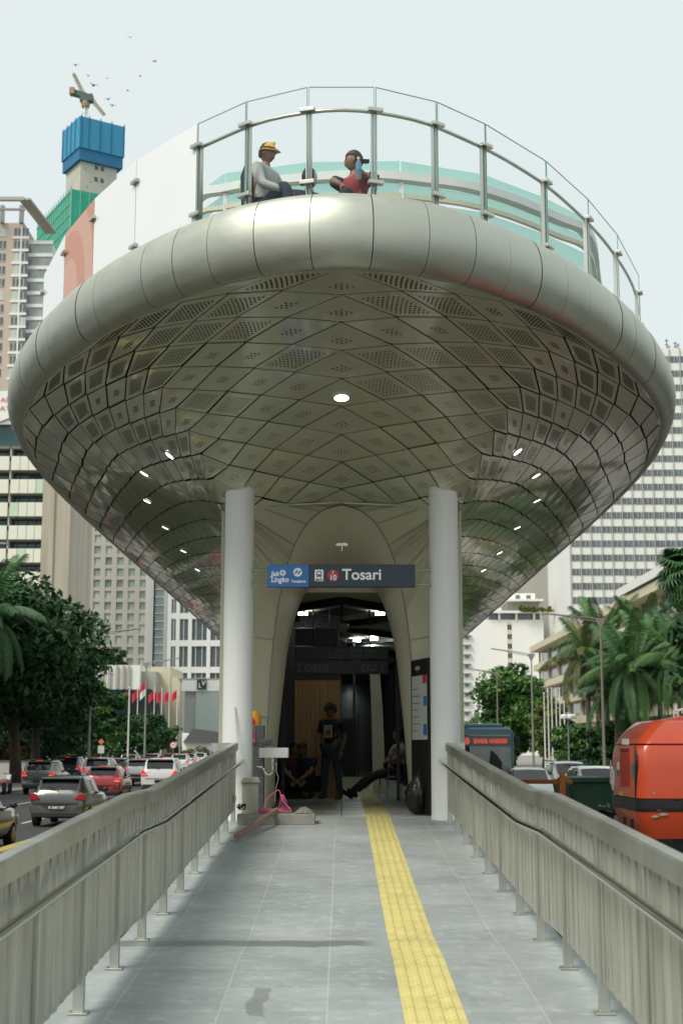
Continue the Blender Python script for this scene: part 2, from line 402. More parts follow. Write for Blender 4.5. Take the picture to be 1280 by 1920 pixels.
# ================================================================= RAILINGS
XR = 1.45
def zr(y):
    if y < 9.8: return 2.085 + (y - 9.8) * .042
    if y < 11.1: return 2.085
    return 2.085 + (y - 11.1) * .0435
def railing(sg, label):
    root = thing('ramp_railing', label, 'railing', (sg * XR, 3, zf(3)), group='railings along the ramp')
    yend = 19.55
    # top rail: pressed steel capping with rounded shoulders
    pr = [(-.045, -.105), (-.045, -.012), (-.034, 0), (.034, 0), (.045, -.012), (.045, -.105)]
    b = MB(); b.sweep([(sg * XR, yy, zr(yy)) for yy in (1.5, 5, 9.8, 11.1, 15, yend)], pr); b.build('top_rail', M['stainless'], root)
    b = MB(); b.box(sg * XR - .05 + (.11 if sg > 0 else -.17), sg * XR + .05 + (.11 if sg < 0 else .17) * (1 if sg > 0 else 0) + (0 if sg > 0 else 0), yend - .03, yend + .06, zr(yend) - .10, zr(yend) + .0)
    b.build('end_cap', M['stainless'], root)
    # posts every 1.25 m with a base plate
    py = 8.2 - 1.25 * 5; posts = []
    while py < yend + .1: posts.append(py); py += 1.25
    posts[-1] = min(posts[-1], yend - .05)
    for q in posts:
        b = MB(); b.box(sg * XR - .03, sg * XR + .03, q - .022, q + .022, zf(q) + .012, zr(q) - .10)
        o = b.build('post', M['stainless'], root, bevel=.004)
        b = MB(); b.box(sg * XR - .055, sg * XR + .055, q - .05, q + .05, zf(q), zf(q) + .012)
        b.build('base_plate', M['stainless'], o, bevel=.003)
    # slat bays between the posts
    for q0, q1 in zip(posts, posts[1:]):
        b = MB(); n = 13; st = (q1 - q0 - .05) / n
        for i in range(n):
            yc = q0 + .025 + st * (i + .5); hw = st * .405
            off = (.002 if i % 2 else -.002) + rnd.uniform(-.002, .002)
            x0 = sg * XR - .008 + off
            b.box(x0, x0 + .016, yc - hw, yc + hw, zf(yc) + .17 + rnd.uniform(-.004, .004), zr(yc) - .10)
        # thin rails carrying the slats
        for dz, f in ((.19, zf),):
            b.bar((sg * XR, q0 + .025, f(q0) + dz), (sg * XR, q1 - .025, f(q1) + dz), .012, .03)
        b.bar((sg * (XR + .018), q0 + .025, zr(q0) - .13), (sg * (XR + .018), q1 - .025, zr(q1) - .13), .006, .05)
        b.build('slat_panel', M['slat'], root)
    # round handrail on the walking side with brackets
    xh = sg * (XR - .10); dz = -.255
    hp = [(xh, yy, zr(yy) + dz) for yy in (1.5, 4, 7, 9.5, 9.8, 10.1, 10.8, 11.1, 11.4, 14, 17, 19.6, 20.2)]
    hp.append((xh + sg * .02, 20.26, hp[-1][2] - .01)); hp.append((xh + sg * .10, 20.28, hp[-1][2]))
    b = MB(); b.tube(hp, .025, 12); b.build('handrail', M['chrome'], root, smooth=True)
    for q in posts:
        b = MB(); b.tube([(sg * (XR - .03), q, zr(q) + dz - .05), (xh + sg * .02, q, zr(q) + dz - .05), (xh, q, zr(q) + dz - .02)], .008, 6)
        b.box(sg * XR - .034, sg * XR + .034, q - .026, q + .026, zr(q) + dz - .09, zr(q) + dz - .02)
        b.build('bracket', M['stainless'], root)
    return root
railing(-1, 'stainless slatted ramp railing beside the parked traffic of the left road')
railing(1, 'stainless slatted ramp railing beside the orange excavator and the bus')
# ================================================================= STATION: mushroom canopy, portal, tunnel
ZB = 7.40
half = [(-.92, 14.72), (0, 14.45), (.92, 14.72), (1.65, 15.33), (2.3, 16.05), (3.03, 17.1), (4.0, 18.95), (4.85, 21.2), (5.3, 23.6), (5.55, 27), (5.64, 33), (5.64, 40), (5.64, 68.5)]
cr = catmull([(x, y, 0) for x, y in half], 10)[10:]
RIM = Path(cr)
nk = [(-.6, 20.95, 5.98), (0, 21.0, 6.0), (.6, 20.95, 5.97), (1.08, 20.5, 5.84), (1.42, 20.08, 5.72), (1.68, 20.06, 5.84), (1.73, 20.9, 5.80), (1.74, 24, 5.78), (1.75, 40, 5.75), (1.75, 68.5, 5.75)]
NECK = Path(catmull(nk, 8)[8:])
NU = [0]; NN = 14
for _i in range(NN): NU.append(NU[-1] + .70 + .028 * _i)
while NU[-1] < RIM.L - 1.0: NU.append(NU[-1] + 1.0)
I20N = next(d / 100 for d in range(0, 2000) if NECK(d / 100).y > 24.0)
def rim_pt(i): 
    p = RIM(NU[abs(i)]); return Vector((math.copysign(p.x, i) if i else 0, p.y, ZB))
def neck_pt(i):
    a = abs(i)
    if a <= NN: d = I20N * (a / NN)
    else: d = I20N + (NU[a] - NU[NN]) * (NECK.L - I20N) / (NU[-1] - NU[NN])
    p = NECK(d); return Vector((math.copysign(p.x, i) if i else 0, p.y, p.z))
NJ = 17
KS = .42
def S(i, j):
    r = min(1, max(0, (j + KS * min(abs(i), NN)) / NJ)); a = rim_pt(i); c = neck_pt(i); p = a.lerp(c, r); p.z = c.z + (a.z - c.z) * (1 - r ** 1.7); return p
IM = len(NU) - 1
station = thing('station_building', 'metal clad bus station with flared mushroom canopy and arched portal', 'station', (0, 20.5, 0))

M['soffit'] = mat('champagne metal soffit panel', (.64, .655, .475), .40, .1, var=.05, scale=1.2, coat=1.0, bump=.05, bscale=1.3)
M['soffit'].node_tree.nodes['Principled BSDF'].inputs['Coat IOR'].default_value = 1.62; M['soffit'].node_tree.nodes['Principled BSDF'].inputs['Specular IOR Level'].default_value = .25
M['rim'] = mat('brushed champagne aluminium', (.54, .555, .475), .47, 1.0, var=.07, scale=2.2, stretch=(1, 1, 3), bump=.02, dirt=.05)
M['portal'] = mat('beige portal cladding', (.62, .60, .44), .42, .1, var=.05, scale=1.5, dirt=.06)
M['lamp'] = mat('lit downlight', (1, .98, .92), .4, var=0, emit=6)

r2 = random.Random(5)
b = MB()                                                    # panels (slot 0) and their perforations (slot 1)
SS = lambda i, k: S(i, k - KS * min(abs(i), NN))             # k counts straight down from the rim
def Nrm(i, k):
    a = SS(min(i + 1, IM), k) - SS(max(i - 1, -IM), k); c = SS(i, min(k + 1, NJ)) - SS(i, max(k - 1, 0)); return a.cross(c).normalized()
NSGN = -1 if Nrm(0, 8).z > 0 else 1                        # so that NSGN * Nrm points down / outwards
def panel(ps, dots, nref, fine):
    c = sum(ps, Vector()) / len(ps); n = ((ps[1] - ps[0]).cross(ps[2] - ps[0]) if len(ps) == 3 else (ps[2] - ps[0]).cross(ps[3] - ps[1])).normalized()
    if n.dot(nref) < 0: n = -n
    g = r2.uniform(.010, .021); q = []
    lift = r2.uniform(-.003, .005)
    for p in ps:
        d = c - p; q.append(p + d.normalized() * min(g * 1.5, d.length * .3) + n * (lift + r2.uniform(-.003, .003)))
    if len(q) == 4:
        m_ = 4 if fine else 1; gr = []
        for u in range(m_ + 1):
            for v in range(m_ + 1): s_, t_ = u / m_, v / m_; gr.append(q[0] * (1 - s_) * (1 - t_) + q[1] * s_ * (1 - t_) + q[2] * s_ * t_ + q[3] * (1 - s_) * t_)
        b.add(gr, [(u * (m_ + 1) + v, (u + 1) * (m_ + 1) + v, (u + 1) * (m_ + 1) + v + 1, u * (m_ + 1) + v + 1) for u in range(m_) for v in range(m_)], 0)
    else: b.add(q, [tuple(range(len(q)))], 0)
    b.add([p - n * .022 for p in q] + q, [(k, (k + 1) % len(q), len(q) + (k + 1) % len(q), len(q) + k) for k in range(len(q))], 0)
    if dots:
        nn, wd = dots; ed = sum((q[k] - q[k - 1]).length for k in range(len(q))) / len(q); rr_ = min(.0165, .205 * ed * wd)
        if len(q) == 4:
            for u in range(nn):
                for v in range(nn):
                    s_ = .5 + (u - (nn - 1) / 2) * wd; t_ = .5 + (v - (nn - 1) / 2) * wd
                    p = q[0] * (1 - s_) * (1 - t_) + q[1] * s_ * (1 - t_) + q[2] * s_ * t_ + q[3] * (1 - s_) * t_
                    b.disc(p + n * .006, rr_, n, 7, 1)
        elif ed > .4:
            nn = 6; rr_ = .014
            for u in range(1, nn + 1):
                for v in range(1, nn + 1 - u):
                    s_ = u / (nn + 1) * .72 + .12; t_ = v / (nn + 1) * .72 + .12
                    b.disc(q[0] * (1 - s_ - t_) + q[1] * s_ + q[2] * t_ + n * .006, rr_, n, 7, 1)
JMIN = -int(KS * NN) - 3
for i in range(-IM + 1, IM):
    a = abs(i); sh = KS * min(a, NN)
    for j in range(JMIN, NJ + 2):
        if (i + j) % 2 == 0: continue
        kk_ = j + sh
        ps = [S(i - 1, j), S(i, j + 1), S(i + 1, j), S(i, j - 1)]
        q = []
        for p in ps:
            if all((p - o).length > .03 for o in q): q.append(p)
        if len(q) < 3: continue
        ar = sum(((q[k] - q[0]).cross(q[k + 1] - q[0]).length for k in range(1, len(q) - 1))) / 2
        if ar < .008: continue
        fine = a <= NN; d = None; f = kk_ / NJ
        if a <= 10 and .0 < f < 1.0:
            v = math.sin(a * 1.9 + j * .75 + (0 if i > 0 else 1.3)) + .9 * math.cos(j * 1.1 - a * .7)
            lg = a >= 1 and ((f < .33 and v > -.5) or (f < .6 and v > .3) or (a > 4 and f < .85 and v > .0))
            d = (8 if a < 6 else 7, .092) if lg else (3, .098)
            if f > .8: d = (3, .11)
            if a > 8 and v < -.3: d = None
        panel(q, d, NSGN * Nrm(i, min(max(kk_, 1), NJ - 1)), fine)
soffit = b.build('soffit', [M['soffit'], M['darkgap']], station, fix=False)
# dark carrier sheet above the panels, seen through the joints
b = MB(); vs = []; fs = []; W_ = NJ + 1
for i in range(-IM, IM + 1):
    for j in range(W_): vs.append(SS(i, j) - NSGN * Nrm(i, j) * (.09 if 0 < j < NJ else .05))
for i in range(2 * IM):
    for j in range(NJ): k0 = i * W_ + j; fs.append((k0, k0 + 1, k0 + W_ + 1, k0 + W_))
b.add(vs, fs); b.build('carrier_sheet', M['darkgap'], station)
# downlights set into the soffit
from mathutils.bvhtree import BVHTree
tv = [tuple(SS(i, j)) for i in range(-IM, IM + 1) for j in range(W_)]
bvh = BVHTree.FromPolygons(tv, [tuple(f) for f in fs])
for px, py in [(640, 743), (320, 852), (272, 886), (277, 938), (311, 988), (345, 1032), (371, 1067), (968, 845), (1003, 890), (1005, 937), (968, 988), (935, 1035), (905, 1068)]:
    u, y, z = _ray(px, py); dr = Vector((u, y, z)).normalized(); hit, nrm, _, _ = bvh.ray_cast(Vector((0, 0, EYE)), dr)
    if hit is None: continue
    if nrm.dot(dr) > 0: nrm = -nrm
    lr = .095 if px == 640 else .072
    b = MB(); b.disc(hit + nrm * .028, lr, nrm, 20, 0)
    q = nrm.to_track_quat('Z', 'Y'); ring = []
    for rr, h in ((lr, .027), (lr + .013, .027), (lr + .017, .0)):
        ring.append([hit + q @ Vector((rr * math.cos(2 * math.pi * k / 20), rr * math.sin(2 * math.pi * k / 20), h)) for k in range(20)])
    for A, B_ in zip(ring, ring[1:]): b.add(A + B_, [(k, (k + 1) % 20, 20 + (k + 1) % 20, 20 + k) for k in range(20)], 1)
    b.build('downlight', [M['lamp'], M['white_paint']], station, fix=False)

# bullnose rim of curved metal segments
RR = .41
prof = [(-.03, 0.0)] + [(.03 + .21 * math.sin(a), RR - RR * math.cos(a)) for a in [math.pi * k / 14 for k in range(15)]] + [(-.2, 2 * RR - .005), (-.3, 2 * RR - .06)]
def rim_frame(d, sg):
    p = RIM(d); tn = RIM.tan(d) if d > .01 else Vector((1, 0, 0)); o = Vector((tn.y, -tn.x, 0)).normalized()
    return Vector((sg * p.x, p.y, ZB)), Vector((sg * o.x, o.y, 0))
b = MB()
segs = []
for sg in (-1, 1):
    for i in range(IM):
        pass
    d_ = .29
    while d_ < RIM.L - .1: segs.append((sg, d_, d_ + (.58 if d_ < 12 else 1.2))); d_ += .58 if d_ < 12 else 1.2
segs.append((0, -.29, .29))
r3 = random.Random(3)
for sg, d0, d1 in segs:
    d1 = min(d1, RIM.L); 
    if d1 - d0 < .05: continue
    n = 4 if d1 - d0 < .8 else 2; rows = []; jt = r3.uniform(-.004, .004)
    for k in range(n + 1):
        d = d0 + .004 + (d1 - d0 - .008) * k / n
        P0, o = rim_frame(abs(d), (sg if sg else (1 if d >= 0 else -1)))
        sw = .006 * (1 - (2 * k / n - 1) ** 2)
        rows.append([P0 + o * (a + (sw + jt if 0 < q < len(prof) - 2 else 0)) + Vector((0, 0, z)) for q, (a, z) in enumerate(prof)])
    L = len(prof)
    b.add([p for r_ in rows for p in r_], [(k * L + q, k * L + q + 1, (k + 1) * L + q + 1, (k + 1) * L + q) for k in range(n) for q in range(L - 1)])
b.build('rim_band', M['rim'], station, smooth=40)
# roof deck
b = MB(); N = 40
rows = []
for k in range(N + 1):
    d = RIM.L * k / N; p = RIM(d); tn = RIM.tan(d) if d > .01 else Vector((1, 0, 0)); o = Vector((tn.y, -tn.x, 0))
    rows.append((p - o * .12))
b.add([(-p.x, p.y, 8.12) for p in rows] + [(p.x, p.y, 8.12) for p in rows], [(k, k + 1, N + 1 + k + 1, N + 1 + k) for k in range(N)])
b.build('roof_deck', M['pave'], station)
# columns
for sg in (-1, 1):
    b = MB(); b.lathe([(.214, 1.36), (.214, 1.47), (.209, 1.49), (.206, 6.6)], (sg * 1.447, 20.0, 0), 40)
    b.build('column', M['column'], station, smooth=40)

# arched portal: outer lip, wall around it and the funnel behind
Ao = [(500, 1512), (502, 1400), (507, 1290), (517, 1175), (533, 1085), (552, 1025), (575, 985), (600, 962), (622, 952), (640, 949)]
Ao = [at(px, py, 21.25) for px, py in Ao]; Ao[-1] = Vector((0, 21.1, 5.98)); Ao[0].z = 1.44
Ao = catmull(Ao, 4)
Ai = [(515, 1505), (517, 1400), (526, 1300), (540, 1215), (556, 1150), (574, 1110), (597, 1083), (617, 1069), (630, 1063), (640, 1061)]
Ai = [at(px, py, 23.4) for px, py in Ai]; Ai[0].z = 1.44; Ai[-1].x = 0
Ai = catmull(Ai, 4)
def mir(L): return L + [Vector((-p.x, p.y, p.z)) for p in reversed(L[:-1])]
AO, AI = mir(Ao), mir(Ai)
def ruled(b, A, B_, n=1, bulge=None):
    L = len(A); rows = []
    for k in range(n + 1):
        t = k / n; rows.append([a.lerp(c, t) + (bulge(t, a, c) if bulge else Vector()) for a, c in zip(A, B_)])
    b.add([p for r_ in rows for p in r_], [(k * L + q, k * L + q + 1, (k + 1) * L + q + 1, (k + 1) * L + q) for k in range(n) for q in range(L - 1)])
ctr = Vector((0, 22, 3.2))
def blg(t, a, c):
    m_ = (a + c) / 2; o = (m_ - ctr); o.y = 0; o = o.normalized() if o.length else o
    return -o * .10 * math.sin(math.pi * t) * (1 if m_.z > 2 else .5)
b = MB(); ruled(b, AO, AI, 8, blg); b.build('arch_lining', mat('pale cream vault', (.76, .72, .57), .45, var=.04, scale=1.5), station, smooth=60)
b = MB()                                                    # thin grey lip round the opening
AO2 = [p + (Vector((p.x, 0, p.z - 3.0)).normalized() * .022) + Vector((0, -.02, 0)) for p in AO]
ruled(b, AO2, [p + Vector((0, -.02, 0)) for p in AO]); ruled(b, AO2, [p + Vector((0, .06, 0)) for p in AO2]); b.build('arch_lip', mat('grey portal edge', (.24, .24, .21), .5, var=.05), station, smooth=60)
# wall of the portal: from the lip out to the neck and the columns
outer = []
for p in Ao:
    q = (p.z - 1.44) / (5.98 - 1.44)
    if p.x < -.98 or q < .62: outer.append(Vector((-1.70, 20.75, max(1.44, min(5.72, p.z * 1.04 - .0576)))))
    else:
        s_ = max(0, min(1, abs(p.x) / .98)); outer.append(None)
idx = [k for k, o in enumerate(outer) if o is None]
for n_, k in enumerate(idx):
    t_ = (n_ + 1) / len(idx); d = (1 - t_)
    nd = next(d_ / 100 for d_ in range(0, 400) if NECK(d_ / 100).y > 20.74 and d_ > 150)
    p = NECK(nd * d); outer[k] = Vector((-p.x, p.y, p.z + .02))
b = MB(); Lw = len(Ao)
ow = outer
for k in range(Lw - 1):
    for sg in (1, -1):
        A0, A1, B1, B0 = [Vector((sg * v.x, v.y, v.z)) for v in (AO2[k] + Vector((0, .01, 0)), AO2[k + 1] + Vector((0, .01, 0)), ow[k + 1], ow[k])]
        b.add([A0, A1, B1, B0], [(0, 1, 2, 3)], 0)
    if k in (6, 11, 16, 20, 24, 28, 31, 34):
        for sg in (1, -1):
            A0, B0 = [Vector((sg * v.x, v.y - .012, v.z)) for v in (AO2[k], ow[k])]
            b.bar(A0, B0, .007, .012, up=(0, 1, 0), mi=1)
b.build('portal_wall', [M['portal'], mat('pale grout', (.36, .35, .27), .7, var=0)], station, smooth=30)
# outer side walls below the canopy
for sg in (-1, 1):
    b = MB(); b.box(sg * 1.74 - .03, sg * 1.74 + .03, 20.78, 68, 0, 5.85); b.build('side_wall', M['portal'], station)

# ---------------------------------------------------------------- tunnel interior
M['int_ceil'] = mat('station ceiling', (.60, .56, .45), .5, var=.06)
M['wood'] = mat('vertical wood cladding', (.30, .15, .045), .45, var=.3, scale=3, stretch=(6, 1, .2))
M['lamp_small'] = mat('lit ceiling lamp', (.85, 1, .98), .4, var=0, emit=32)
b = MB(); b.box(-1.69, 1.69, 23.45, 58, 4.92, 5.0); b.build('inner_ceiling', M['int_ceil'], station)
b = MB()                                                    # end cap between vault and ceiling
top = [p for p in AI if p.z > 4.6]
b.add(list(top) + [Vector((p.x, p.y + .05, 4.95)) for p in top], [(k, k + 1, len(top) + k + 1, len(top) + k) for k in range(len(top) - 1)])
b.build('vault_closure', M['int_ceil'], station)
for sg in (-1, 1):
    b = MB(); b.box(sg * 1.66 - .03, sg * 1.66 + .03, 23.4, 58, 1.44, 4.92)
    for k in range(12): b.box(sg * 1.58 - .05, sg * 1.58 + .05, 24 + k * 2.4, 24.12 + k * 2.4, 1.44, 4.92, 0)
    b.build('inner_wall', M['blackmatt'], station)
b = MB(); b.box(-1.69, 1.69, 57.6, 57.9, 1.44, 4.95); b.build('rear_screen', M['grey_glass'], station)
# diamond coffers of dark ribs on the ceiling
b = MB()
for y0 in (24.2, 30.0, 36.0, 42.0):
    y1 = y0 + 5.0; ym = (y0 + y1) / 2
    for a, c in (((-1.5, ym), (0, y0)), ((0, y0), (1.5, ym)), ((1.5, ym), (0, y1)), ((0, y1), (-1.5, ym))):
        b.bar((a[0], a[1], 4.86), (c[0], c[1], 4.86), .16, .12)
    b.add([(-.55, ym, 4.9), (0, ym - .95, 4.9), (.55, ym, 4.9), (0, ym + .95, 4.9)], [(0, 1, 2, 3)])
b.build('ceiling_rib', M['blackmatt'], station)
for x, y in [(-.72, 26.6), (.72, 26.6), (-.78, 28.2), (.80, 28.2), (.36, 31), (.36, 33.5), (.45, 37), (.45, 40), (.42, 44), (.42, 48), (-.4, 37), (.75, 33), (.75, 36)]:
    b = MB(); b.box(x - .085, x + .085, y - .085, y + .085, 4.84, 4.875); b.build('ceiling_lamp', M['lamp_small'], station)
# timber-clad partition, steel posts, beige inner column, glass gate line
b = MB()
for k in range(11): b.box(-.90 + k * .08, -.825 + k * .08, 27.6, 27.66 + .012 * (k % 2), 1.44, 3.66)
b.build('wood_partition', M['wood'], station)
b = MB(); b.box(-1.62, -.02, 27.7, 27.8, 1.44, 4.9); b.build('partition_backing', M['blackmatt'], station)
b = MB(); b.prism([(.66, 1.44), (.92, 1.44), (.86, 3.2), (.80, 3.9), (.60, 3.9), (.63, 3.0)], 'y', 30, 30.4); b.build('inner_column', M['portal'], station)
for x in (-1.05, 1.02, .30):
    b = MB(); b.box(x - .03, x + .03, 26.0 if abs(x) > .5 else 34, 26.06 if abs(x) > .5 else 34.06, 1.44, 4.9); b.build('gate_post', M['black'], station)
for bx in ((.02, .38, 36, 36.1, 1.44, 3.1), (-.2, .0, 38, 38.1, 1.44, 4.2), (.40, .44, 35.9, 35.98, 1.44, 3.2)):
    b = MB(); b.box(*bx); b.build('gate_frame', M['black'], station)
for bx in ((-.1, .62, 33.2, 33.28, 1.45, 1.62), (-.1, .62, 33.9, 34.0, 1.60, 1.70)):
    b = MB(); b.box(*bx); b.build('threshold', M['portal'], station)

# station sign between the columns
sign = thing('station_sign', 'wide dark blue sign board reading Tosari between the white columns', 'sign', tuple(at(640, 1080, 19.96)))
A0 = at(502, 1059, 19.9); A1 = at(778, 1101, 19.9); xd = at(579, 1080, 19.9).x
M['sign_navy'] = mat('navy sign face', (.028, .05, .075), .35, var=.1, scale=2)
M['sign_blue'] = mat('bright blue sign face', (.045, .21, .58), .35, var=.08, scale=2)
M['sign_white'] = mat('white sign lettering', (.85, .87, .86), .4, var=0, emit=.12)
M['sign_red'] = mat('red sign disc', (.62, .05, .06), .4, var=0)
b = MB(); b.box(xd, A1.x, 19.86, 19.98, A1.z, A0.z); b.build('board', M['sign_navy'], sign, bevel=.006)
b = MB(); b.box(A0.x, xd - .0005, 19.858, 19.982, A1.z - .002, A0.z + .002); b.build('blue_board', M['sign_blue'], sign, bevel=.006)
for sg in (-1, 1):
    for py in (1069, 1096):
        q = at(640, py, 19.93).z; b = MB(); b.tube([(A0.x - .0 if sg < 0 else A1.x, 19.93, q), (sg * 1.25, 19.93, q)], .018, 8); b.tube([(sg * 1.24, 19.93, q), (sg * 1.252, 19.93, q)], .035, 10); b.build('bracket', M['stainless'], sign, smooth=40)
lp = sign.location
def sg_loc(px, py, dy=-.103): 
    q = at(px, py, 19.855); return Vector((q.x - lp.x, 19.855 - lp.y, q.z - lp.z))
ppm = 2667 / 20.0
text('lettering', 'Tosari', .215, sg_loc(641, 1078), M['sign_white'], sign, offset=.004)
text('lettering', 'Jak', .098, sg_loc(508, 1076), M['sign_white'], sign, shear=.15, offset=.003)
text('lettering', 'Lingko', .108, sg_loc(508, 1087), M['sign_white'], sign, shear=.15, offset=.003, sx=.86)
text('lettering', 'Transjakarta', .052, sg_loc(545, 1090), M['sign_white'], sign, shear=.2, offset=.0015, sx=.8)
b = MB()                                                    # knotted ribbon emblem beside the first words
c_ = at(530, 1074, 19.853)
for k in range(3):
    an = k * math.pi / 3
    pts = [c_ + Vector((.042 * math.cos(t_) * math.cos(an) - .02 * math.sin(t_) * math.sin(an), 0, .042 * math.cos(t_) * math.sin(an) + .02 * math.sin(t_) * math.cos(an))) for t_ in [2 * math.pi * q / 20 for q in range(21)]]
    b.tube(pts, .0055, 5)
b.build('emblem', M['sign_white'], sign)
b = MB(); c_ = at(558, 1073, 19.852); b.disc(c_, .062, (0, -1, 0), 28, 0)
w_ = [(-.05, -.018), (-.012, .03), (.006, .03), (-.012, -.004), (.03, .02), (.055, .03), (.05, .018), (.012, -.03), (-.006, -.03), (.012, .004), (-.03, -.02), (-.055, -.03)]
b.add([c_ + Vector((x, -.002, z)) for x, z in w_], [(0, 1, 2, 3), (3, 4, 5, 6), (6, 7, 8, 9), (9, 10, 11, 0)], 1)
b.build('emblem', [M['sign_white'], M['sign_blue']], sign, fix=False)
def rrect(b, c, hw, hh, r, mi=0):
    pts = []
    for cx, cz, a0 in ((hw - r, hh - r, 0), (-hw + r, hh - r, 90), (-hw + r, -hh + r, 180), (hw - r, -hh + r, 270)):
        for k in range(5): a = R(a0 + 22.5 * k); pts.append(c + Vector((cx + r * math.cos(a), 0, cz + r * math.sin(a))))
    b.add(pts, [tuple(range(len(pts)))[::-1]], mi)
b = MB(); c_ = at(598, 1079, 19.853); rrect(b, c_, .062, .083, .018, 0)
cb = c_ + Vector((0, -.002, .022)); rrect(b, cb, .036, .038, .012, 1); rrect(b, cb + Vector((0, -.002, .010)), .028, .016, .005, 0)
for dx in (-.022, .022): b.disc(cb + Vector((dx, -.001, -.040)), .008, (0, -1, 0), 8, 1); b.disc(cb + Vector((dx * .8, -.004, -.022)), .005, (0, -1, 0), 8, 0)
b.build('bus_pictogram', [M['sign_white'], M['sign_navy']], sign, fix=False)
text('lettering', 'BRT', .055, sg_loc(598, 1088.5) + Vector((0, -.008, 0)), M['sign_navy'], sign, align='CENTER', offset=.002)
b = MB(); b.disc(at(624, 1079, 19.853), .08, (0, -1, 0), 32); b.build('route_disc', M['sign_red'], sign, fix=False)
text('lettering', '1', .07, sg_loc(624, 1073.5) + Vector((0, -.006, 0)), M['sign_white'], sign, align='CENTER', offset=.001)
text('lettering', '10', .105, sg_loc(624, 1083.5) + Vector((0, -.006, 0)), M['sign_white'], sign, align='CENTER', offset=.002)

q = at(641, 1022, 22.35)
b = MB(); b.lathe([(.10, .05), (.10, 0), (.085, -.012)], q, 20); b.build('vault_lamp', mat('lit vault lamp', (.8, .78, .70), .4, var=0, emit=.3), station)  # unlit lamp; faint glow put into its colour to read as pale
b = MB(); q = at(641, 1034, 22.0); b.tube([q + Vector((0, 0, .10)), q], .012, 6); b.lathe([(.03, 0), (.035, .008)], q, 10); b.build('sprinkler', M['chrome'], station)
# hanging wayfinding signs and the black display inside
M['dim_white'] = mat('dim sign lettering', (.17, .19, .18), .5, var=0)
def hang(py0, py1, px0, px1, Y, label, nm='hanging_sign'):
    a, c = at(px0, py0, Y), at(px1, py1, Y)
    s_ = thing(nm, label, 'sign', ((a.x + c.x) / 2, Y, c.z))
    b = MB(); b.box(a.x, c.x, Y - .05, Y + .05, c.z, a.z); b.build('board', M['black'], s_, bevel=.008)
    for x in (a.x * .8 + c.x * .2, a.x * .2 + c.x * .8):
        b = MB(); b.tube([(x, Y, a.z), (x, Y, 4.9)], .012, 6); b.build('hanger', M['black'], s_)
    return s_
hs = hang(1212, 1237, 552, 728, 26.0, 'upper black hanging sign with bay letters and an up arrow in the tunnel')
def hl(s_, px, py): q = at(px, py, 25.945); return q - s_.location
def plate(s_, px, py, w_, h_, body):
    b = MB(); q = at(px, py, 25.943); rrect(b, q, w_, h_, .02); b.build('plate', M['dim_white'], s_, fix=False)
    if body: text('lettering', body, h_ * 1.5, hl(s_, px, py) + Vector((0, -.006, 0)), M['black'], s_, align='CENTER', offset=.002)
def arrow(s_, px, py):
    q = at(px, py, 25.943); b = MB()
    b.bar(q + Vector((0, 0, -.09)), q + Vector((0, 0, .08)), .022, .004, up=(0, 1, 0)); 
    for d in (-1, 1): b.bar(q + Vector((d * .06, 0, .02)), q + Vector((0, 0, .09)), .022, .004, up=(0, 1, 0))
    b.build('arrow', M['dim_white'], s_)
plate(hs, 669, 1225, .105, .07, 'A-J'); plate(hs, 695, 1225, .105, .07, 'K-U'); arrow(hs, 717, 1225)
b = MB()
for k_, w2 in enumerate((.05, .03, .10, .04, .08, .03)):
    b = MB(); q = at(617 + k_ * 6, 1221, 25.944); b.box(q.x, q.x + w2 * .5, 25.940, 25.946, q.z - .02, q.z + .025)
    b.build('lettering', M['dim_white'], hs)
hs2 = hang(1239, 1264, 552, 728, 26.0, 'lower black hanging sign with five pictogram plates and two arrows')
arrow(hs2, 560, 1252); arrow(hs2, 717, 1252)
for px in (578, 594, 609, 684, 699): plate(hs2, px, 1252, .068, .068, None)
for px, sh in ((578, 'x'), (594, '/'), (609, '\\'), (684, 'o'), (699, 'A')):
    text('lettering', sh, .12, hl(hs2, px, 1252) + Vector((0, -.006, .01)), M['black'], hs2, align='CENTER', offset=.004)
hang(1178, 1234, 554, 633, 26.4, 'large blank black display panel hung above the tunnel signs', 'display_panel')

# ceiling fans
M['fan'] = mat('fan grey enamel', (.25, .25, .22), .4, var=.05)
def fan(Y, label, rot):
    c_ = Vector((0, Y, 4.46)); f = thing('ceiling_fan', label, 'fan', (0, Y, 4.46), group='ceiling fans in the tunnel')
    b = MB(); b.tube([c_, (0, Y, 4.9)], .02, 8); b.build('downrod', M['black'], f)
    b = MB(); b.lathe([(.02, -.09), (.09, -.07), (.14, -.01), (.12, .06), (.03, .09)], c_, 20); b.build('motor', M['fan'], f, smooth=40)
    for k in range(3):
        a = rot + k * 2.094; d = Vector((math.cos(a), math.sin(a), 0)); b = MB(); b.bar(c_ + d * .12, c_ + d * .75, .11, .012, up=Vector((-d.y * .15, d.x * .15, 1))); b.build('blade', M['fan'], f)
fan(24.9, 'nearest white ceiling fan just behind the station sign', 0.1); fan(28.4, 'second ceiling fan hanging deeper in the tunnel', .5); fan(33, 'third ceiling fan hanging far down the tunnel', .2)

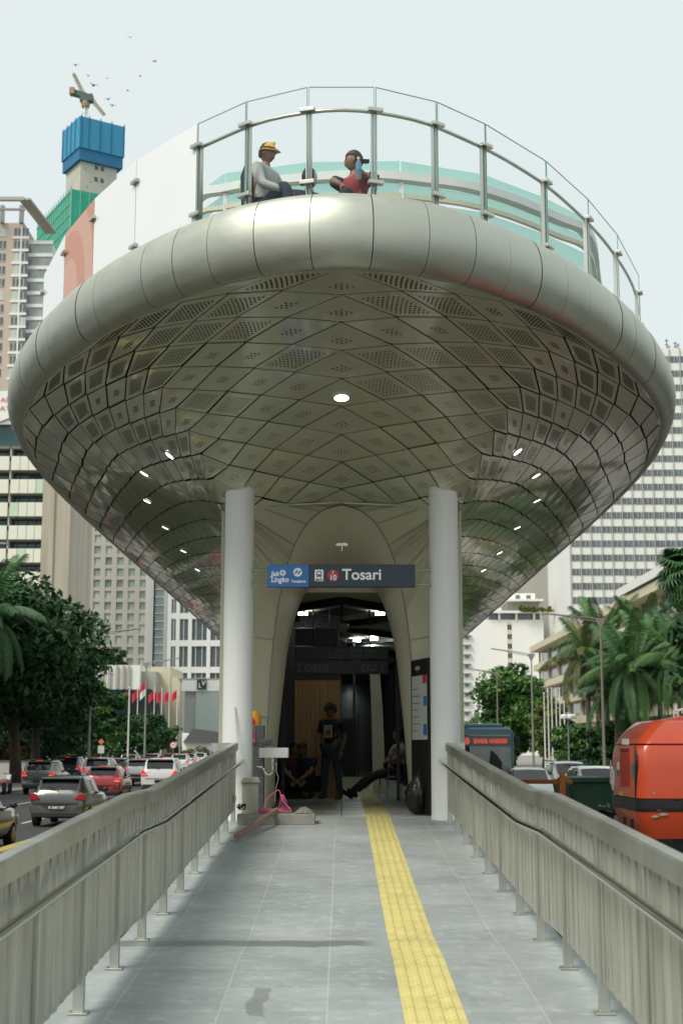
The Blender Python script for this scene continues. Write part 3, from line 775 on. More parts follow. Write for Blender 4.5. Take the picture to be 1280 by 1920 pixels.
# ================================================================= GLASS BALUSTRADE ON THE DECK
bal = thing('glass_balustrade', 'clear glass balustrade with steel posts round the roof deck', 'balustrade', (0, 15, 8.15))
M['clear'] = glass_mat('clear balustrade glass', (.97, .995, .985), alpha=.012)
M['tealglass'] = glass_mat('teal tinted glass', (.52, .84, .76), alpha=.26)
M['glass_edge'] = mat('green glass edge', (.30, .48, .44), .2, var=0)
M['frost'] = mat('white frosted glass', (.92, .93, .93), .12, var=.02, scale=1, coat=.5)  # bright sky reflection on the glass painted as an opaque white pane
mo = bpy.data.materials.new('orange film glass'); mo.use_nodes = True; t = mo.node_tree; bs = t.nodes['Principled BSDF']
tc = t.nodes.new('ShaderNodeTexCoord'); wv = t.nodes.new('ShaderNodeTexWave'); wv.wave_type = 'RINGS'; wv.rings_direction = 'SPHERICAL'; wv.inputs['Scale'].default_value = .42; wv.inputs['Distortion'].default_value = 1.2
mp = t.nodes.new('ShaderNodeMapping'); mp.inputs[1].default_value = (3.6, -4.2, -.45)
t.links.new(tc.outputs['Object'], mp.inputs[0]); t.links.new(mp.outputs[0], wv.inputs[0])
t.links.new(mixc(t, maprange(t, wv.outputs['Fac'], .45, .55, 0, 1), (.55, .16, .03), (.62, .27, .15)), bs.inputs['Base Color'])
bs.inputs['Roughness'].default_value = .12; bs.inputs['Emission Strength'].default_value = 0
M['orange_film'] = mo
def bal_pt(d):
    sg = -1 if d < 0 else 1; p, o = rim_frame(abs(d), sg); p = p - o * .24; return Vector((p.x, p.y, 0)), o
dl = []
for off in (62, 177, 268, 382, 461, 516, 556):
    lo, hi = 0.05, 14.0
    for _ in range(40):
        md = (lo + hi) / 2; p_ = bal_pt(md)[0]
        if proj((p_.x, p_.y, 9.2))[0] - 640 < off: lo = md
        else: hi = md
    dl.append(lo)
while dl[-1] < 40: dl.append(dl[-1] + 1.8)
D = [-d for d in reversed(dl)] + dl
for a in D:
    p, o = bal_pt(a); tn = Vector((-o.y, o.x, 0))
    b = MB()
    for s_ in (-.021, .021): b.bar(p - o * .03 + tn * s_ + Vector((0, 0, 8.12)), p - o * .03 + tn * s_ + Vector((0, 0, 9.34)), .016, .05, up=o)
    po = b.build('post', M['stainless'], bal)
    for z in (8.47, 9.31):
        b = MB(); b.bar(p + o * .03 - tn * .085 + Vector((0, 0, z)), p + o * .03 + tn * .085 + Vector((0, 0, z)), .07, .045); b.build('clamp', M['stainless'], po, bevel=.006)
for a, c in zip(D, D[1:]):
    p, o = bal_pt(a); q, o2 = bal_pt(c); dv = (q - p).normalized(); oo = Vector((dv.y, -dv.x, 0))
    if oo.dot(o) < 0: oo = -oo
    A, B_ = p + dv * .008 + oo * .015, q - dv * .008 + oo * .015
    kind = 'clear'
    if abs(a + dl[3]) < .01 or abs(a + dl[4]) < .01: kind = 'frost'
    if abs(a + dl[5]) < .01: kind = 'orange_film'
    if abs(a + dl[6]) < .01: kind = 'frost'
    b = MB(); b.bar(A + Vector((0, 0, 8.86)), B_ + Vector((0, 0, 8.86)), .012, 1.46); 
    if kind == 'clear':
        for zz in (9.585,): b.bar(A + Vector((0, 0, zz)), B_ + Vector((0, 0, zz)), .010, .009, mi=1)
        b.bar(A + Vector((0, 0, 8.14)), A + Vector((0, 0, 9.59)), .008, .010, up=oo, mi=1); b.bar(B_ + Vector((0, 0, 8.14)), B_ + Vector((0, 0, 9.59)), .008, .010, up=oo, mi=1)
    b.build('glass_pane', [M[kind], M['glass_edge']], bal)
hp = [bal_pt(-40 + .25 * k) for k in range(321)]
b = MB(); b.tube([p - o * .05 + Vector((0, 0, 9.32)) for p, o in hp], .022, 8); b.build('handrail', M['stainless'], bal, smooth=True)

# shelter ring on the deck: curved white beam with teal glass above and below
ring = thing('deck_shelter', 'curved white steel beam with teal glass fins on the roof deck', 'shelter', (0, 18, 8.12))
pr = [(375, 366), (420, 355), (470, 346), (580, 334), (700, 329), (800, 338), (880, 350), (960, 374), (1040, 408), (1100, 438)]
rp = []
for px, py in pr:
    u, y, z = _ray(px, py); tt = (9.75 - EYE) / z; rp.append(Vector((u * tt, y * tt, 9.75)))
rp += [Vector((4.0, 21.5, 9.75)), Vector((4.55, 24.5, 9.75)), Vector((4.7, 30, 9.75))]
rp = [Vector((-2.6, 20.2, 9.75)), Vector((-2.2, 19.2, 9.75))] + rp
rp = catmull(rp, 5); RP = Path(rp)
b = MB(); b.sweep(rp, [(-.07, -.06), (.07, -.06), (.07, .05), (-.07, .05)]); b.build('ring_beam', M['white_paint'], ring, smooth=30)
b = MB(); b.sweep([p + Vector((0, 0, -.26)) for p in rp], [(-.03, -.03), (.03, -.03), (.03, .03), (-.03, .03)]); b.build('lower_rail', M['portal'], ring, smooth=30)
d = .1
while d < RP.L - .2:
    p = RP(d); q = RP(min(d + 1.18, RP.L))
    b = MB(); b.bar(p + Vector((0, 0, .14)), q + Vector((0, 0, .14)), .014, .16); b.bar(p + Vector((0, 0, -.62)), q + Vector((0, 0, -.62)), .014, .60)
    b.bar(p + Vector((0, 0, -.145)), q + Vector((0, 0, -.145)), .014, .14)
    b.build('glass_fin', M['tealglass'], ring)
    b = MB(); b.box(p.x - .03, p.x + .03, p.y - .03, p.y + .03, 8.12, 9.68); b.build('post', M['white_paint'], ring)
    d += 1.2
# ================================================================= BUILDINGS
M['beige_pier'] = mat('pinkish beige facade', (.56, .46, .37), .8, var=.08, scale=.2)
M['white_clad'] = mat('white facade', (.84, .84, .80), .6, var=.04, scale=.1, dirt=.06)
M['grey_clad'] = mat('warm grey facade', (.42, .40, .36), .75, var=.06, scale=.12, dirt=.1)
M['hotel_clad'] = mat('pale beige hotel facade', (.50, .48, .43), .75, var=.05, scale=.1, dirt=.06)
M['cream_clad'] = mat('cream facade', (.66, .60, .44), .75, var=.06, scale=.15, dirt=.1)
M['stained'] = mat('rain streaked concrete', (.50, .45, .36), .85, var=.28, scale=.35, stretch=(1.6, 1.6, .06), dirt=.35)
M['shaft'] = mat('raw concrete core', (.50, .49, .42), .85, var=.1, scale=.15, dirt=.15)
M['dark_roof'] = mat('dark grey cladding', (.10, .10, .095), .6, var=.1, scale=.3)
M['mid_grey'] = mat('mid grey cladding', (.30, .32, .31), .6, var=.06, scale=.2)
M['curtain'] = mat('window with pale blind', (.52, .56, .52), .25, var=.1, scale=.2)
M['panel_cream'] = mat('cream balcony panel', (.82, .81, .68), .6, var=.08, scale=.25)
M['panel_green'] = mat('pale green balcony panel', (.58, .72, .54), .6, var=.08, scale=.25)

def block(name, label, x0, x1, y0, y1, z1, m, cat='building', z0=-.1, group=None, part='wall'):
    t_ = thing(name, label, cat, ((x0 + x1) / 2, y0, z0 if z0 > 0 else 0), group=group)
    b = MB(); b.box(x0, x1, y0, y1, z0, z1); b.build(part, m, t_)
    return t_
def add_windows(root, cells, w_, h_, y, panes, mull, mullmat, recess=.0, nmax=100):
    """cells: list of (x, z) centres. the first nmax are parts of their own, the others one stuff part"""
    protos = []
    off = root.location
    for pm in panes:
        b = MB(); b.quad((-w_ / 2, 0, -h_ / 2), (w_ / 2, 0, -h_ / 2), (w_ / 2, 0, h_ / 2), (-w_ / 2, 0, h_ / 2), 0)
        for fx in mull: b.box(fx * w_ / 2 - .05, fx * w_ / 2 + .05, -.08, -.01, -h_ / 2, h_ / 2, 1)
        b.box(-w_ / 2, w_ / 2, -.08, -.01, -h_ / 2, -h_ / 2 + .08, 1)
        protos.append((b, b.mesh('window', [pm, mullmat], fix=False)))
    rest = MB(); rr = random.Random(len(cells))
    for k, (x, z) in enumerate(cells):
        pi = rr.randrange(len(protos))
        if k < nmax:
            o = bpy.data.objects.new('window', protos[pi][1]); COL.objects.link(o); o.parent = root; o.location = Vector((x, y, z)) - off
        else:
            bb = protos[pi][0]; kk_ = len(rest.v)
            rest.v += [v + Vector((x, y, z)) for v in bb.v]; rest.f += [tuple(i + kk_ for i in f) for f in bb.f]; rest.m += [mm * 2 + (0 if mm else 0) if mm == 0 else 1 for mm in bb.m]
    if len(cells) > nmax:
        tag(rest.build('window_field', [panes[0], mullmat], root, fix=False), kind='stuff')

# --- left: beige tower with an open roof frame
Y = 350
a = at(-60, 1400, Y); c = at(46, 418, Y); e_ = at(95, 452, Y)
t1 = block('apartment_tower', 'tall pink beige tower with white floor bands and an open roof frame', a.x, c.x, Y, Y + 25, c.z, M['beige_pier'])
b = MB(); b.box(c.x, at(96, 452, Y).x, Y + 2, Y + 22, 0, e_.z); b.build('side_wing', mat('pale grey glazing', (.30, .33, .32), .15, var=.3, scale=.3, spec=.9), t1)
zs = [c.z - 3.4 * (k + .75) for k in range(24)]
cells = [(at(px, 900, Y).x, z) for z in zs for px in (16, 31, -12, -26)]
add_windows(t1, cells, 1.75, 2.2, Y - .06, [M['grey_glass'], M['grey_glass'], M['curtain']], (0,), M['white_clad'])
xl, xr_ = at(6, 900, Y).x, at(38, 900, Y).x
for k, z in enumerate(zs):
    b = MB(); b.box(xl, xr_, Y - .25, Y, z - 1.75, z - 1.2); b.box(c.x + .1, at(97, 452, Y).x, Y + 1.7, Y + 2, z - 2.5, z - 1.6); b.build('floor_band', M['white_clad'], t1)
b = MB(); b.box(at(22.4, 900, Y).x, at(25, 900, Y).x, Y - .3, Y, 10, c.z - .5); b.build('mullion', M['white_clad'], t1)
rz0, rz1 = at(0, 398, Y).z, at(0, 387, Y).z
b = MB(); xa, xb = at(-40, 400, Y).x, at(54, 400, Y).x
b.bar((xa, Y - 5, rz1), (xb, Y - 5, rz1), 1.0, .9); b.bar((xb, Y - 5, rz1), (xb + 3.0, Y + 14, rz1 - 2), 3.0, .5); b.bar((xa, Y - 4, rz1 - 2.4), (xb, Y - 4, rz1 - 2.4), .6, .5)
b.build('roof_frame', M['grey_clad'], t1)
for px in (6, 42):
    b = MB(); x = at(px, 400, Y).x; b.box(x - .5, x + .5, Y - 1, Y, c.z - .2, rz1); b.build('roof_post', M['mid_grey'], t1)
# lettered white fascia at the far left edge
sgn = thing('shop_fascia', 'white fascia board with red letters at the left edge of the view', 'sign', tuple(at(10, 770, 200)))
a, c = at(-60, 792, 200), at(24, 733, 200)
b = MB(); b.prism([(a.x, a.z + 1), (c.x - 2, a.z), (c.x, a.z + .8), (c.x, c.z), (a.x, c.z)], 'y', 200, 201); b.build('board', M['mid_grey'] if False else M['white_clad'], sgn)
for s_, px, py in (('AN', 13, 750), ('AT', 12, 766)):
    text('lettering', s_, .95, at(px - 12, py, 199.9) - sgn.location, M['sign_red'], sgn, sx=1.3)
b = MB(); b.box(at(-60, 800, 200).x, at(40, 800, 200).x, 202, 204, at(0, 830, 200).z, at(0, 790, 200).z); b.build('glass_band', M['teal_glass'], sgn)
# --- left: block with cream balcony panels and a raw concrete stair wall
Y = 220
a = at(-80, 1400, Y); c = at(86, 800, Y)
t2 = block('office_block', 'office block with cream and green balcony panels and streaked concrete end wall', a.x, c.x, Y + 2.2, Y + 20, c.z, M['teal_glass'], part='glass_core')
b = MB(); xs0, xs1 = at(82, 900, Y).x, at(134, 900, Y).x; b.box(xs0, xs1, Y, Y + 20, 0, at(100, 820, Y).z); b.box(at(96, 900, Y).x, at(105, 900, Y).x, Y - .35, Y, 0, at(100, 820, Y).z); b.build('stair_wall', M['stained'], t2)
for k in range(9):
    pt = 812 + k * 43.3; z1_, z0_ = at(0, pt, Y).z, at(0, pt + 26, Y).z
    b = MB(); b.box(a.x, at(82, 900, Y).x - .05, Y + .6, Y + 2.2, z0_ - .2, z0_); b.build('balcony_slab', M['concrete'], t2)
    edges = [-76, -52, -28, -4, 17, 20, 37, 53, 68, 82]
    for q, (p0, p1) in enumerate(zip(edges, edges[1:])):
        if (p0, p1) == (17, 20): 
            b = MB(); b.box(at(p0, 900, Y).x, at(p1, 900, Y).x, Y + .3, Y + 2.2, z0_ - 2.2, z1_); b.build('pier', M['stained'], t2); continue
        b = MB(); b.box(at(p0, 900, Y).x + .04, at(p1, 900, Y).x - .04, Y, Y + .25, z0_, z1_)
        b.build('balcony_panel', M['panel_green'] if (q * 3 + k * 2) % 7 == 0 else M['panel_cream'], t2)
    for px in (10, 32, 50, 66):
        b = MB(); x = at(px, 900, Y).x; b.box(x - .08, x + .08, Y + 2.05, Y + 2.2, z0_ - 1.6, z0_ - .2); b.build('window_mullion', M['dark_roof'], t2)
# --- hotel grid, glass strip, white framed tower
Y = 420
a = at(118, 1400, Y); c = at(288, 860, Y)
t3 = block('hotel_tower', 'pale beige hotel tower with a dense grid of square windows', a.x, c.x, Y + .5, Y + 30, c.z, M['hotel_clad'])
px0 = [141 + 21.6 * k for k in range(7)]; rows = [905 + 21.0 * k for k in range(17)]
b = MB()
for px in [p - 10.8 for p in px0] + [px0[-1] + 10.8]: x = at(px, 1000, Y).x; b.box(x - .75, x + .75, Y, Y + .5, 0, c.z)
for py in [r_ - 10.5 for r_ in rows] + [rows[-1] + 10.5]: z = at(200, py, Y).z; b.box(a.x, c.x, Y + .08, Y + .5, z - .55, z + .55)
b.build('facade_grid', M['hotel_clad'], t3)
cells = [(at(px, 1000, Y).x, at(px, py, Y).z) for py in reversed(rows) for px in px0]
add_windows(t3, cells, 2.3, 2.2, Y + .44, [M['pale_glass'], M['curtain'], M['pale_glass'], mat('grey green window', (.20, .25, .235), .12, var=.3, scale=.2, spec=.9)], (-.4, .4), M['grey_clad'])
a, c = at(288, 1250, Y - 5), at(313, 1000, Y - 5)
b = MB(); b.box(a.x, c.x, Y - 5, Y + 6, 0, c.z); b.build('glass_strip', M['pale_glass'], t3)
for k in range(14):
    z = at(300, 1075 + 15 * k, Y - 5).z; b = MB(); b.box(a.x, c.x, Y - 5.2, Y - 5, z - .12, z + .12); b.build('strip_transom', M['white_clad'], t3)
for p_ in ((276, 291), (311, 317)):
    b = MB(); b.box(at(p_[0], 1200, Y).x, at(p_[1], 1200, Y).x, Y - 5.6, Y + 6, 0, c.z + 3); b.build('end_pier', M['white_clad'], t3)
Y = 380
t4 = block('office_tower', 'white framed tower with tall dark window bays beside the left column', at(316, 1300, Y).x, at(520, 1300, Y).x, Y + .6, Y + 30, at(400, 960, Y).z, M['grey_glass'], part='glass_core')
for px in (317, 333, 356, 391, 420, 449, 478):
    b = MB(); x = at(px, 1200, Y).x; b.box(x - .5, x + .5, Y, Y + .6, 8, at(400, 960, Y).z); b.build('pier', M['white_clad'], t4)
for py in (1030, 1072, 1118, 1155, 1206, 1256):
    b = MB(); z = at(400, py, Y).z; b.box(at(317, 1200, Y).x, at(500, 1200, Y).x, Y + .1, Y + .6, z - .8, z + .8); b.build('floor_band', M['white_clad'], t4)
for px in (325, 344, 367, 379, 405):
    b = MB(); x = at(px, 1200, Y).x; b.box(x - .12, x + .12, Y + .4, Y + .6, 8, at(400, 960, Y).z); b.build('mullion', M['curtain'], t4)
# --- podium with ribs, cream wing, rooftop planting
Y = 280
t5 = block('shopping_podium', 'low cream podium with vertical ribs under rooftop planting', at(120, 1300, Y).x, at(262, 1300, Y).x, Y, Y + 30, at(200, 1247, Y).z, M['white_clad'])
for px in (176, 192, 206, 220, 232, 242):
    b = MB(); x = at(px, 1270, Y).x; b.box(x - .25, x + .25, Y - .5, Y, at(0, 1292, Y).z, at(0, 1248, Y).z); b.build('rib', M['grey_clad'], t5)
b = MB(); b.box(at(140, 1300, Y).x, at(262, 1300, Y).x, Y - .3, Y, 4, at(0, 1293, Y).z); b.build('shop_front', M['dark_glass'], t5)
b = MB(); b.box(at(262, 1300, Y).x, at(290, 1300, Y).x, Y + 2, Y + 30, 0, at(0, 1258, Y).z); b.build('side_wing', M['grey_clad'], t5)
b = MB(); b.box(at(272, 1300, Y).x, at(310, 1300, Y).x, Y + 8, Y + 30, 0, at(0, 1246, Y).z); b.box(at(310, 1300, Y).x, at(329, 1300, Y).x, Y + 8.2, Y + 30, 0, at(0, 1266, Y).z); b.build('stepped_wing', M['cream_clad'], t5)
b = MB(); q0, q1 = at(255, 1340, Y), at(305, 1400, Y); n = 14
b.add([Vector(((q0.x + q1.x) / 2 + (q1.x - q0.x) / 2 * math.cos(math.pi * k / n), Y - 2, 6.0 + 7.5 * math.sin(math.pi * k / n))) for k in range(n + 1)] + [Vector(((q0.x + q1.x) / 2 + (q1.x - q0.x) / 2 * math.cos(math.pi * k / n), Y + 4, 6.0 + 7.5 * math.sin(math.pi * k / n))) for k in range(n + 1)],
      [tuple(range(n + 1))] + [(k, k + 1, n + 2 + k, n + 1 + k) for k in range(n)]); b.build('arched_entrance', M['dark_glass'], t5)
# --- grey retail box with a square lettered sign
Y = 260
t6 = block('retail_building', 'grey retail box with a dark square lettered sign beside the left column', at(345, 1390, Y).x, at(470, 1390, Y).x, Y, Y + 30, at(0, 1272, Y).z, M['mid_grey'])
b = MB(); b.box(at(368, 1300, Y).x, at(470, 1300, Y).x, Y - .4, Y, at(0, 1374, Y).z, at(0, 1296, Y).z); b.build('front_panel', mat('pale grey green panels', (.36, .43, .41), .5, var=.06, scale=.2), t6)
b = MB(); b.box(at(340, 1300, Y).x, at(470, 1300, Y).x, Y - .5, Y, at(0, 1296, Y).z, at(0, 1276, Y).z); b.build('fascia', M['white_clad'], t6)
a, c = at(370, 1293, Y), at(388, 1274, Y)
b = MB(); b.box(a.x, c.x, Y - .8, Y - .5, a.z, c.z); ls = b.build('sign_square', mat('dark teal sign', (.015, .05, .06), .4, var=0), t6)
ce = (a + c) / 2; of = ce - t6.location - (ls.location); 
text('lettering', 'L', 1.15, ce + Vector((-.34, -.86, -.22)) - t6.location, M['sign_white'], ls, align='CENTER', shear=.12)
text('lettering', 'V', 1.25, ce + Vector((.30, -.87, .2)) - t6.location, M['sign_white'], ls, align='CENTER', shear=.1)
Y = 200
t7 = thing('kiosk_pavilion', 'low dark slanted pavilion roof below the grey retail box', 'pavilion', tuple(at(370, 1400, Y)))
b = MB(); b.prism([(at(343, 1390, Y).x, at(0, 1392, Y).z), (at(396, 1390, Y).x, at(0, 1392, Y).z), (at(394, 1370, Y).x, at(0, 1370, Y).z), (at(362, 1366, Y).x, at(0, 1366, Y).z)], 'y', Y, Y + 12); b.build('roof', M['dark_roof'], t7)
b = MB(); b.prism([(at(340, 1392, Y).x, 0), (at(396, 1392, Y).x, 0), (at(396, 1392, Y).x, at(0, 1393, Y).z), (at(340, 1392, Y).x, at(0, 1374, Y).z)], 'y', Y + 1, Y + 11); b.build('wall', M['white_clad'], t7)
# --- tower under construction with blue screens and a crane
Y = 500
p0 = at(152, 300, Y); zt = at(0, 283, Y).z; zs0, zs1 = at(0, 296, Y).z, at(0, 222, Y).z
t8 = thing('construction_tower', 'raw concrete tower core wrapped in blue screens at the top', 'tower', (p0.x, Y, 0), rz=R(33))
b = MB(); b.box(0, 14.5, 0, 14, 0, zt + 3); b.build('core_wall', M['shaft'], t8, world=False)
b = MB()
for k in range(3): 
    for x in (5.6, 8.0):
        b = MB(); b.box(x, x + 1.3, -.05, .1, zt - 1.4 - k * 4.6, zt + .3 - k * 4.6); b.build('opening', M['dark_roof'], t8, world=False)
for k in range(8): b = MB(); b.box(1.5 + (k * 3.7) % 5, 1.9 + (k * 3.7) % 5, -.05, .1, zt - 7 - k * 2.2, zt - 6.6 - k * 2.2); b.build('tie_hole', M['dark_roof'], t8, world=False)
M['net_blue'] = mat('blue safety screen', (.04, .26, .43), .7, var=.16, scale=.25, stretch=(1, 1, .4)); M['net_blue_dark'] = mat('dark blue safety screen', (.02, .15, .30), .7, var=.12, scale=.3)
b = MB(); b.box(-1.6, 16.6, -1.8, 15.4, zs0 + 3.4, zs1); b.build('screen', M['net_blue'], t8, world=False)
b = MB(); b.box(-1.2, 16.2, -1.4, 15, zs0 - 1.2, zs0 + 3.3); b.build('lower_screen', M['net_blue_dark'], t8, world=False)
b = MB()
for x in (-1.0, 2.0, 6.5, 11, 16.0): b.box(x, x + .35, -2.0, -1.75, zs0 + 3.0, zs1 + .7)
for y in (2.0, 6, 10, 14): b.box(-1.85, -1.6, y, y + .35, zs0 + 3, zs1 + .5)
b.build('screen_post', M['net_blue_dark'], t8, world=False)
# luffing crane
M['crane_y'] = mat('weathered crane yellow', (.36, .25, .12), .6, var=.15); M['crane_g'] = mat('dark green crane machinery', (.06, .11, .10), .6, var=.2)
cb = at(161, 212, Y + 8); ct = at(160, 186, Y + 8)
cr_ = thing('tower_crane', 'luffing tower crane on top of the blue screened tower', 'crane', (cb.x, Y + 8, zs1 - 2))
def lattice(b, A, B_, w_, n=9, r=.16):
    A, B_ = Vector(A), Vector(B_); d = (B_ - A).normalized(); u = d.orthogonal().normalized(); v = d.cross(u)
    cs = [u * w_ + v * w_, u * w_ - v * w_, -u * w_ - v * w_, -u * w_ + v * w_]
    for q in cs: b.tube([A + q, B_ + q * .6], r, 5)
    for k in range(n):
        P_, Q_ = A.lerp(B_, k / n), A.lerp(B_, (k + 1) / n)
        for j in range(4): b.tube([P_ + cs[j], Q_ + cs[(j + 1) % 4]], r * .7, 4)
b = MB(); lattice(b, (cb.x, Y + 8, zs1 - 2), (ct.x, Y + 8, ct.z - 1), .9, 5, .22); b.build('mast', M['white_clad'], cr_)
b = MB(); q = at(163, 185, Y + 8); b.box(q.x - 2.4, q.x + 2.4, Y + 6.5, Y + 9.5, q.z - 1.4, q.z + 1.4); b.build('slew_platform', M['crane_g'], cr_)
b = MB(); q0, q1 = at(163, 181, Y + 8), at(134, 173, Y + 8); b.bar(q0, q1, 2.6, 2.0); b.build('counter_jib', M['crane_g'], cr_)
b = MB(); q1 = at(136, 172, Y + 7.4); b.box(q1.x - .9, q1.x + 1, Y + 6, Y + 9, q1.z - 1.2, q1.z + 1.3); b.build('counterweight', M['crane_y'], cr_)
b = MB(); lattice(b, at(160, 182, Y + 8), at(138, 138, Y + 8), .5, 14, .13); b.build('jib', M['crane_y'], cr_)
b = MB(); lattice(b, at(172, 186, Y + 8), at(196, 216, Y + 8), .5, 9, .14); b.build('back_stay', M['crane_y'], cr_)
b = MB(); q = at(160, 192, Y + 7); b.lathe([(1.5, 0), (1.7, 1.4), (1.4, 3)], (q.x, Y + 8, q.z - 1.5), 12); b.build('slew_ring', M['crane_y'], cr_)
# green netted building
Y = 450
p0 = at(134, 354, Y); zl = p0.z
t9 = thing('netted_building', 'building wrapped in green scaffold netting below the blue screened tower', 'building', (p0.x, Y, 0), rz=R(28))
M['net_green'] = mat('green scaffold net', (.03, .36, .24), .75, var=.28, scale=.3, stretch=(1, 1, .5))
b = MB(); b.prism([(0, 0), (13, 0), (13, zl - 3), (0, zl)], 'x', 0, 0) if False else b.box(0, 13, 0, 40, 0, zl); b.build('netting', M['net_green'], t9, world=False)
b = MB()
for k in range(15): b.box(-.2, .05, k * 2.8, k * 2.8 + .25, zl - 60, zl + 1.2)
for k in range(5): b.box(k * 3.1, k * 3.1 + .25, -.2, .05, zl - 60, zl + .8)
for k in range(14): b.box(-.25, 0, 0, 40, zl - 1 - k * 4, zl - .75 - k * 4)
b.build('scaffold', mat('pale green scaffold tube', (.25, .5, .4), .6, var=.1), t9, world=False)

# --- right: tall white tower with ribbon windows, antennas
Y = 350
a = at(1078, 1400, Y); c = at(1075, 652, Y)
t10 = block('ribbon_tower', 'tall white tower with dark ribbon windows behind the palms', a.x, a.x + 60, Y + .4, Y + 30, c.z, M['white_clad'])
rows = [673 + 26.6 * k for k in range(19)]
for py in rows:
    z = at(1100, py, Y).z; b = MB(); b.box(a.x + .4, a.x + 60, Y + .25, Y + .4, z - .78, z + .78); b.build('window_band', M['grey_glass'], t10)
    b = MB()
    for k in range(72):
        x = a.x + .4 + k * .88
        if k % 3 and x < a.x + 59: b.box(x - .05, x + .05, Y + .2, Y + .25, z - .78, z + .78)
    b.build('window_mullion', M['curtain'], t10)
for k in range(23):
    b = MB(); x = a.x + k * 2.64; b.box(x - .09, x + .09, Y - .05, Y + .4, 0, c.z); b.build('facade_rib', M['hotel_clad'], t10)
for px, hh in ((1249, 40), (1253, 26), (1265, 34), (1270, 30)):
    q = at(px, 652, Y + 10); b = MB(); b.tube([(q.x, Y + 10, c.z - .2), (q.x, Y + 10, c.z + hh / 7.6)], .12, 5)
    for kz in (.45, .7, .9): b.box(q.x - .45, q.x + .45, Y + 9.9, Y + 10.1, c.z + hh / 7.6 * kz - .1, c.z + hh / 7.6 * kz + .1)
    b.build('antenna', M['dark_roof'], t10)
Y = 400
t11 = block('service_tower', 'grey beige windowless tower shaft left of the white ribbon window tower', at(985, 1400, Y).x, at(1074, 1400, Y).x, Y + 1, Y + 25, at(0, 850, Y).z, M['grey_clad'])
for p_ in ((1028, 1041), (1056, 1066)):
    b = MB(); b.box(at(p_[0], 1100, Y).x, at(p_[1], 1100, Y).x, Y, Y + 1, 0, at(0, 850, Y).z); b.build('white_pier', M['white_clad'], t11)
b = MB(); b.box(at(1066, 1100, Y).x, at(1076, 1100, Y).x, Y + .5, Y + 1, 0, at(0, 850, Y).z); b.build('beige_pier', M['hotel_clad'], t11)
Y = 380
a = at(800, 1400, Y); c = at(1018, 1162, Y)
t12 = block('white_hotel', 'white hotel slab with one dark window strip and rooftop terraces', a.x, c.x, Y, Y + 22, c.z, M['white_clad'])
cells = []
for k in range(10):
    for px in (875, 858, 840):
        q = at(px, 1192 + 17.8 * k, Y); b = MB(); b.box(q.x - 1.1, q.x + 1.1, Y - 1.1, Y, q.z - .1, q.z + .12); b.box(q.x - .5, q.x + .5, Y - .05, Y, q.z - 1.0, q.z - .12)
        b.build('balcony', M['mid_grey'], t12)
cells = [(at(953, 1100, Y).x, at(953, 1176 + 17.8 * k, Y).z) for k in range(9)]
add_windows(t12, cells, 1.1, 1.35, Y - .05, [M['dark_glass']], (0,), M['grey_clad'])
b = MB(); q = at(953, 1100, Y).x; b.box(q - .62, q + .62, Y - .04, Y, at(0, 1330, Y).z, at(0, 1166, Y).z); b.build('window_strip', M['cream_clad'], t12)
for z0_, z1_, x0_, x1_ in ((1150, 1146, 930, 1022), (1128, 1124, 955, 1016)):
    b = MB(); b.box(at(x0_ - 20, 1100, Y).x, at(x1_, 1100, Y).x, Y - 1.5, Y + 18, at(0, z0_, Y).z, at(0, z1_, Y).z); b.build('terrace_slab', M['white_clad'], t12)
b = MB(); b.box(at(945, 1100, Y).x, at(1004, 1100, Y).x, Y + 2, Y + 16, at(0, 1126, Y).z, at(0, 1111, Y).z); b.build('penthouse', M['white_clad'], t12)
for px in (970, 990):
    b = MB(); q = at(px, 1120, Y + 1.9); b.box(q.x - .6, q.x + .6, Y + 1.9, Y + 2, q.z - .6, q.z + .6); b.build('penthouse_window', M['grey_glass'], t12)
for px in (935, 967, 1000, 1013):
    b = MB(); q = at(px, 1156, Y).x; b.box(q - .3, q + .3, Y - .5, Y, at(0, 1162, Y).z, at(0, 1149, Y).z); b.build('terrace_post', M['white_clad'], t12)
b = MB(); b.box(at(915, 1100, Y).x, at(1012, 1100, Y).x, Y + 1, Y + 14, at(0, 1162, Y).z, at(0, 1150, Y).z); b.build('terrace_core', M['grey_glass'], t12)
b = MB(); b.box(at(950, 1100, Y).x, at(1010, 1100, Y).x, Y + 1, Y + 14, at(0, 1147, Y).z, at(0, 1128, Y).z); b.build('upper_core', M['grey_clad'], t12)
# long cream building along the right pavement
xb = 29.0
t13 = thing('cream_office', 'long cream stepped building with deep floor slabs behind the right hand palms', 'building', (xb, 112, 0))
zt = EYE + .505 * xb
b = MB(); b.box(xb + .8, 48, 112, 212, 0, zt - .4); b.build('wall', M['cream_clad'], t13)
nf = 6
for k in range(nf):
    z = zt - k * 2.75
    b = MB(); b.box(xb - (.5 if k else 1.0), 48.5, 111.5, 212.5, z - .85, z); b.build('floor_slab', M['cream_clad'], t13)
    if k < nf - 1:
        b = MB(); b.box(xb + .6, xb + .8, 113, 211, z - 2.3, z - .95); b.build('window_band', M['grey_glass'], t13)
        b = MB(); b.box(xb + .9, 47, 111.7, 111.98, z - 2.3, z - .95); b.build('window_band', M['grey_glass'], t13)
        for q in range(12):
            b = MB(); b.box(xb + .35, xb + .6, 113 + q * 9, 113.7 + q * 9, z - 2.75, z - .85); b.build('pier', M['cream_clad'], t13)
        for q in range(6):
            b = MB(); b.box(xb + 1 + q * 3, xb + 1.6 + q * 3, 111.55, 111.7, z - 2.75, z - .85); b.build('pier', M['cream_clad'], t13)
q0 = at(1160, 1122, 143)
